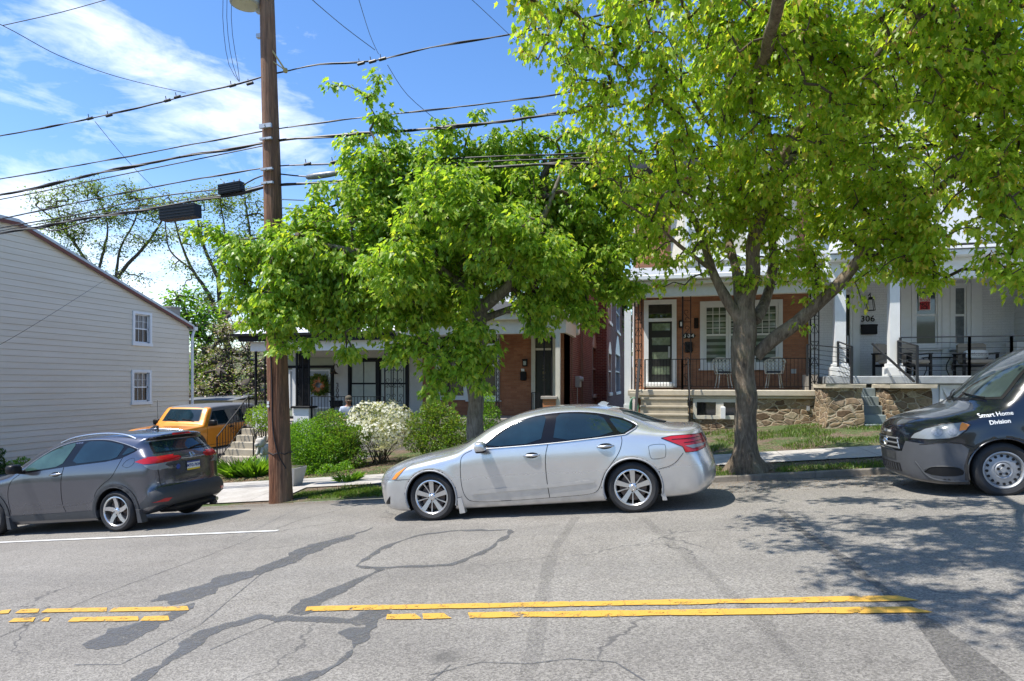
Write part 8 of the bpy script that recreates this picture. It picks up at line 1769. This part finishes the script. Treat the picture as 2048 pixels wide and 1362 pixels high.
pw = thing('pillow', 'white pillow with grey script lettering on the cushioned armchair', 'pillow', (c_.x, c_.y - .02, c_.z + .46), local=True); m_ = MB(); mirror_box(m_, (0, 0, .14), .3, .09, .13); m_.build('cover', M_WHITE, pw, 60); m_ = MB(); put_text(m_, 'welcome', .13, FR((0, -.1, .14), (1, 0, 0), (0, 0, 1)), ext=.003); m_.build('lettering', M_GREYM, pw)
lounge(U(1758, 19.6), U(1792, 19.6) + .35, 19.9, zz, 'black-framed armchair mostly behind the middle white porch post', .9)
lounge(U(1802, 19.9), U(1842, 19.9) + .15, 20.0, zz, 'black-framed armchair just right of the middle white porch post', .3)
u_ = U(1879, 20); t_ = thing('side_table', 'small dark metal side table with curved legs on the 306 porch', 'table', (u_, 20, zz)); m_ = MB(); m_.box((u_ - .36, 19.8, zz + .5), (u_ + .36, 20.25, zz + .53), bev=.01); m_.build('table_top', M_BLACK, t_)
for sx in (-1, 1):
    for sy in (19.84, 20.2): m_ = MB(); m_.tube([(u_ + sx * .33, sy, zz + .5), (u_ + sx * .25, sy, zz + .34), (u_ + sx * .24, sy, zz + .2), (u_ + sx * .32, sy, zz)], .014, 6); m_.build('leg', M_BLACK, t_)
m_ = MB(); m_.bar((u_ - .24, 20, zz + .28), (u_ + .24, 20, zz + .28), .02); m_.build('stretcher', M_BLACK, t_)
# garden hose by the 304 steps
u_ = U(1268, 18.4); hz = Zt(1268, 815, 18.4); m_ = MB(); pts = [(u_ + .12 * math.sin(k * .52) * (1 - .1 * (k // 12)), 18.3 + .012 * (k // 12), hz + .02 + .26 * math.cos(k * .52)) for k in range(60)]; m_.tube(pts, .013, 6); tag(m_.build('garden_hose', plain('green_hose', (.12, .32, .2), .5), None, origin=(u_, 18.3, hz - .3)), 'coiled green garden hose hanging left of the 304 steps', 'hose')
m_ = MB(); m_.box((u_ - .12, 18.35, hz + .26), (u_ + .14, 18.6, hz + .42), bev=.02); tag(m_.build('hose_bracket', M_TSTEP, None, origin=(u_, 18.4, hz)), 'tan box above the coiled green hose', 'box')
# ================================================================== person in a cap
def skin_body(name, joints, edges, mt, parent, sub=2):
    me = bpy.data.meshes.new(name); me.from_pydata([j[0] for j in joints], edges, []); o = bpy.data.objects.new(name, me); COL.objects.link(o)
    md = o.modifiers.new('skin', 'SKIN'); sv = me.skin_vertices[0].data if me.skin_vertices else None
    if sv is None:
        bm = bmesh.new(); bm.from_mesh(me); bm.verts.layers.skin.verify(); bm.to_mesh(me); bm.free(); sv = me.skin_vertices[0].data
    for i, j in enumerate(joints): r = j[1]; sv[i].radius = r if hasattr(r, '__len__') else (r, r)
    sv[0].use_root = True; md.use_smooth_shade = True; s2 = o.modifiers.new('sub', 'SUBSURF'); s2.levels = s2.render_levels = sub
    dg = bpy.context.evaluated_depsgraph_get(); m2 = bpy.data.meshes.new_from_object(o.evaluated_get(dg)); bpy.data.objects.remove(o); m2.name = name; m2.materials.clear(); m2.materials.append(mt)
    m2.polygons.foreach_set('use_smooth', [True] * len(m2.polygons)); n = bpy.data.objects.new(name, m2); COL.objects.link(n); n.parent = parent; return n
M_SKIN = plain('skin', (.42, .22, .15), .5, var=.08); M_SHIRT = plain('pale_blue_shirt', (.42, .47, .58), .85, var=.08); M_JEAN = plain('dark_trousers', (.03, .035, .05), .85); M_CAPM = plain('camo_cap', (.09, .075, .05), .9, var=.6, scale=22); M_BEARD = plain('ginger_beard', (.2, .08, .035), .9, var=.2); M_DHAIR = plain('brown_hair', (.06, .035, .02), .9)
vq = 17.3; c_ = PV(697, 800, vq); ztop = PV(697, 793, vq).z; gz = G(c_.x, vq); hgt = ztop - gz; 
per = thing('person', 'person in a brown camouflage cap and pale shirt looking down behind the white azalea', 'person', (c_.x, vq, gz), local=True); k_ = 1.76; lift = ztop - gz - k_
per.location = (c_.x, vq, gz + lift if abs(lift) < .6 else gz); per.rotation_euler = (0, 0, .5)
if lift > .03:
    m_ = MB(); m_.box((c_.x - .6, vq - .4, gz - .3), (c_.x + .6, vq + .5, gz + lift), bev=.02); tag(m_.build('garden_step', M_CONCP, None, origin=(c_.x, vq, gz)), 'low concrete landing the person stands on behind the azalea', 'landing')
J = [((0, 0, .95), (.16, .12)), ((0, 0, 1.1), (.15, .11)), ((0, -.01, 1.28), (.17, .12)), ((0, -.02, 1.42), (.15, .1)), ((0, -.03, 1.5), (.06, .06)), ((0, -.05, 1.56), (.06, .065)), ((0, -.065, 1.64), (.078, .09)), ((0, -.06, 1.71), (.065, .08)),
     ((.17, -.02, 1.41), .06), ((.23, -.04, 1.18), .05), ((.17, -.26, 1.08), .04), ((.12, -.34, 1.1), (.03, .02)), ((-.17, -.02, 1.41), .06), ((-.23, -.04, 1.18), .05), ((-.16, -.26, 1.08), .04), ((-.1, -.34, 1.1), (.03, .02)),
     ((.09, 0, .88), .09), ((.1, -.01, .5), .065), ((.1, .02, .09), .045), ((.11, -.1, .04), .035), ((-.09, 0, .88), .09), ((-.1, -.01, .5), .065), ((-.1, .02, .09), .045), ((-.11, -.1, .04), .035)]
Ed = [(0, 1), (1, 2), (2, 3), (3, 4), (4, 5), (5, 6), (6, 7), (3, 8), (8, 9), (9, 10), (10, 11), (3, 12), (12, 13), (13, 14), (14, 15), (0, 16), (16, 17), (17, 18), (18, 19), (0, 20), (20, 21), (21, 22), (22, 23)]
fing = []
for s_ in (1, -1):
    b_ = 11 if s_ > 0 else 15
    for f in range(4): base_i = len(J); x = s_ * (.1 + .018 * f) ; L = (.055, .065, .06, .045)[f]; J.append(((x, -.37, 1.1), .009)); J.append(((x - s_ * .01, -.37 - L * .6, 1.09), .008)); J.append(((x - s_ * .02, -.37 - L * .9, 1.065), .007)); Ed += [(b_, base_i), (base_i, base_i + 1), (base_i + 1, base_i + 2)]
    base_i = len(J); J.append(((s_ * .085, -.34, 1.11), .011)); J.append(((s_ * .06, -.37, 1.1), .009)); Ed += [(b_, base_i), (base_i, base_i + 1)]
skin_body('body', J, Ed, M_SKIN, per)
sj = [((0, 0, .93), (.185, .14)), ((0, 0, 1.1), (.17, .13)), ((0, -.01, 1.28), (.19, .14)), ((0, -.02, 1.42), (.16, .115)), ((0, -.03, 1.475), (.085, .08)), ((.18, -.02, 1.41), .08), ((.24, -.04, 1.22), .072), ((-.18, -.02, 1.41), .08), ((-.24, -.04, 1.22), .072)]
skin_body('shirt', sj, [(0, 1), (1, 2), (2, 3), (3, 4), (3, 5), (5, 6), (3, 7), (7, 8)], M_SHIRT, per)
skin_body('trousers', [((0, 0, .96), (.18, .13)), ((.09, 0, .86), .105), ((.1, -.01, .5), .085), ((.1, .02, .12), .07), ((-.09, 0, .86), .105), ((-.1, -.01, .5), .085), ((-.1, .02, .12), .07)], [(0, 1), (1, 2), (2, 3), (0, 4), (4, 5), (5, 6)], M_JEAN, per)
m_ = MB(); mirror_box(m_, (0, -.145, 1.575), .055, .035, .05); m_.build('beard', M_BEARD, per, 60)
m_ = MB(); mirror_box(m_, (0, -.155, 1.64), .014, .028, .025); m_.build('nose', M_SKIN, per, 60)
for s_ in (-1, 1): m_ = MB(); mirror_box(m_, (s_ * .083, -.05, 1.64), .012, .022, .032); m_.build('ear', M_SKIN, per, 60)
m_ = MB()
for s_ in (-1, 1): mirror_box(m_, (s_ * .032, -.143, 1.66), .012, .008, .007)
m_.build('eyes', M_DHAIR, per, 60)
m_ = MB(); mirror_box(m_, (0, -.015, 1.62), .086, .075, .07); m_.build('hair', M_DHAIR, per, 60)
m_ = MB(); m_.lathe([(.098, 0), (.1, .04), (.09, .08), (.06, .105), (0, .115)], (0, 0, 0), 'z', 22); vs = m_.v; Rm = Matrix.Rotation(.32, 4, 'X'); m_.v = [tuple(Rm @ Vector(v) + Vector((0, -.045, 1.68))) for v in vs]
br_ = MB(); n = 12; P = [(math.cos(math.pi + math.pi * k / n) * .085, -.06 + math.sin(math.pi + math.pi * k / n) * .11, 0) for k in range(n + 1)]; br_.prism([(p[0], p[1]) for p in P], -.006, .008, 'z'); m_.add([tuple(Rm @ Vector(v) + Vector((0, -.05, 1.685))) for v in br_.v], br_.f); m_.build('cap', M_CAPM, per, 50)
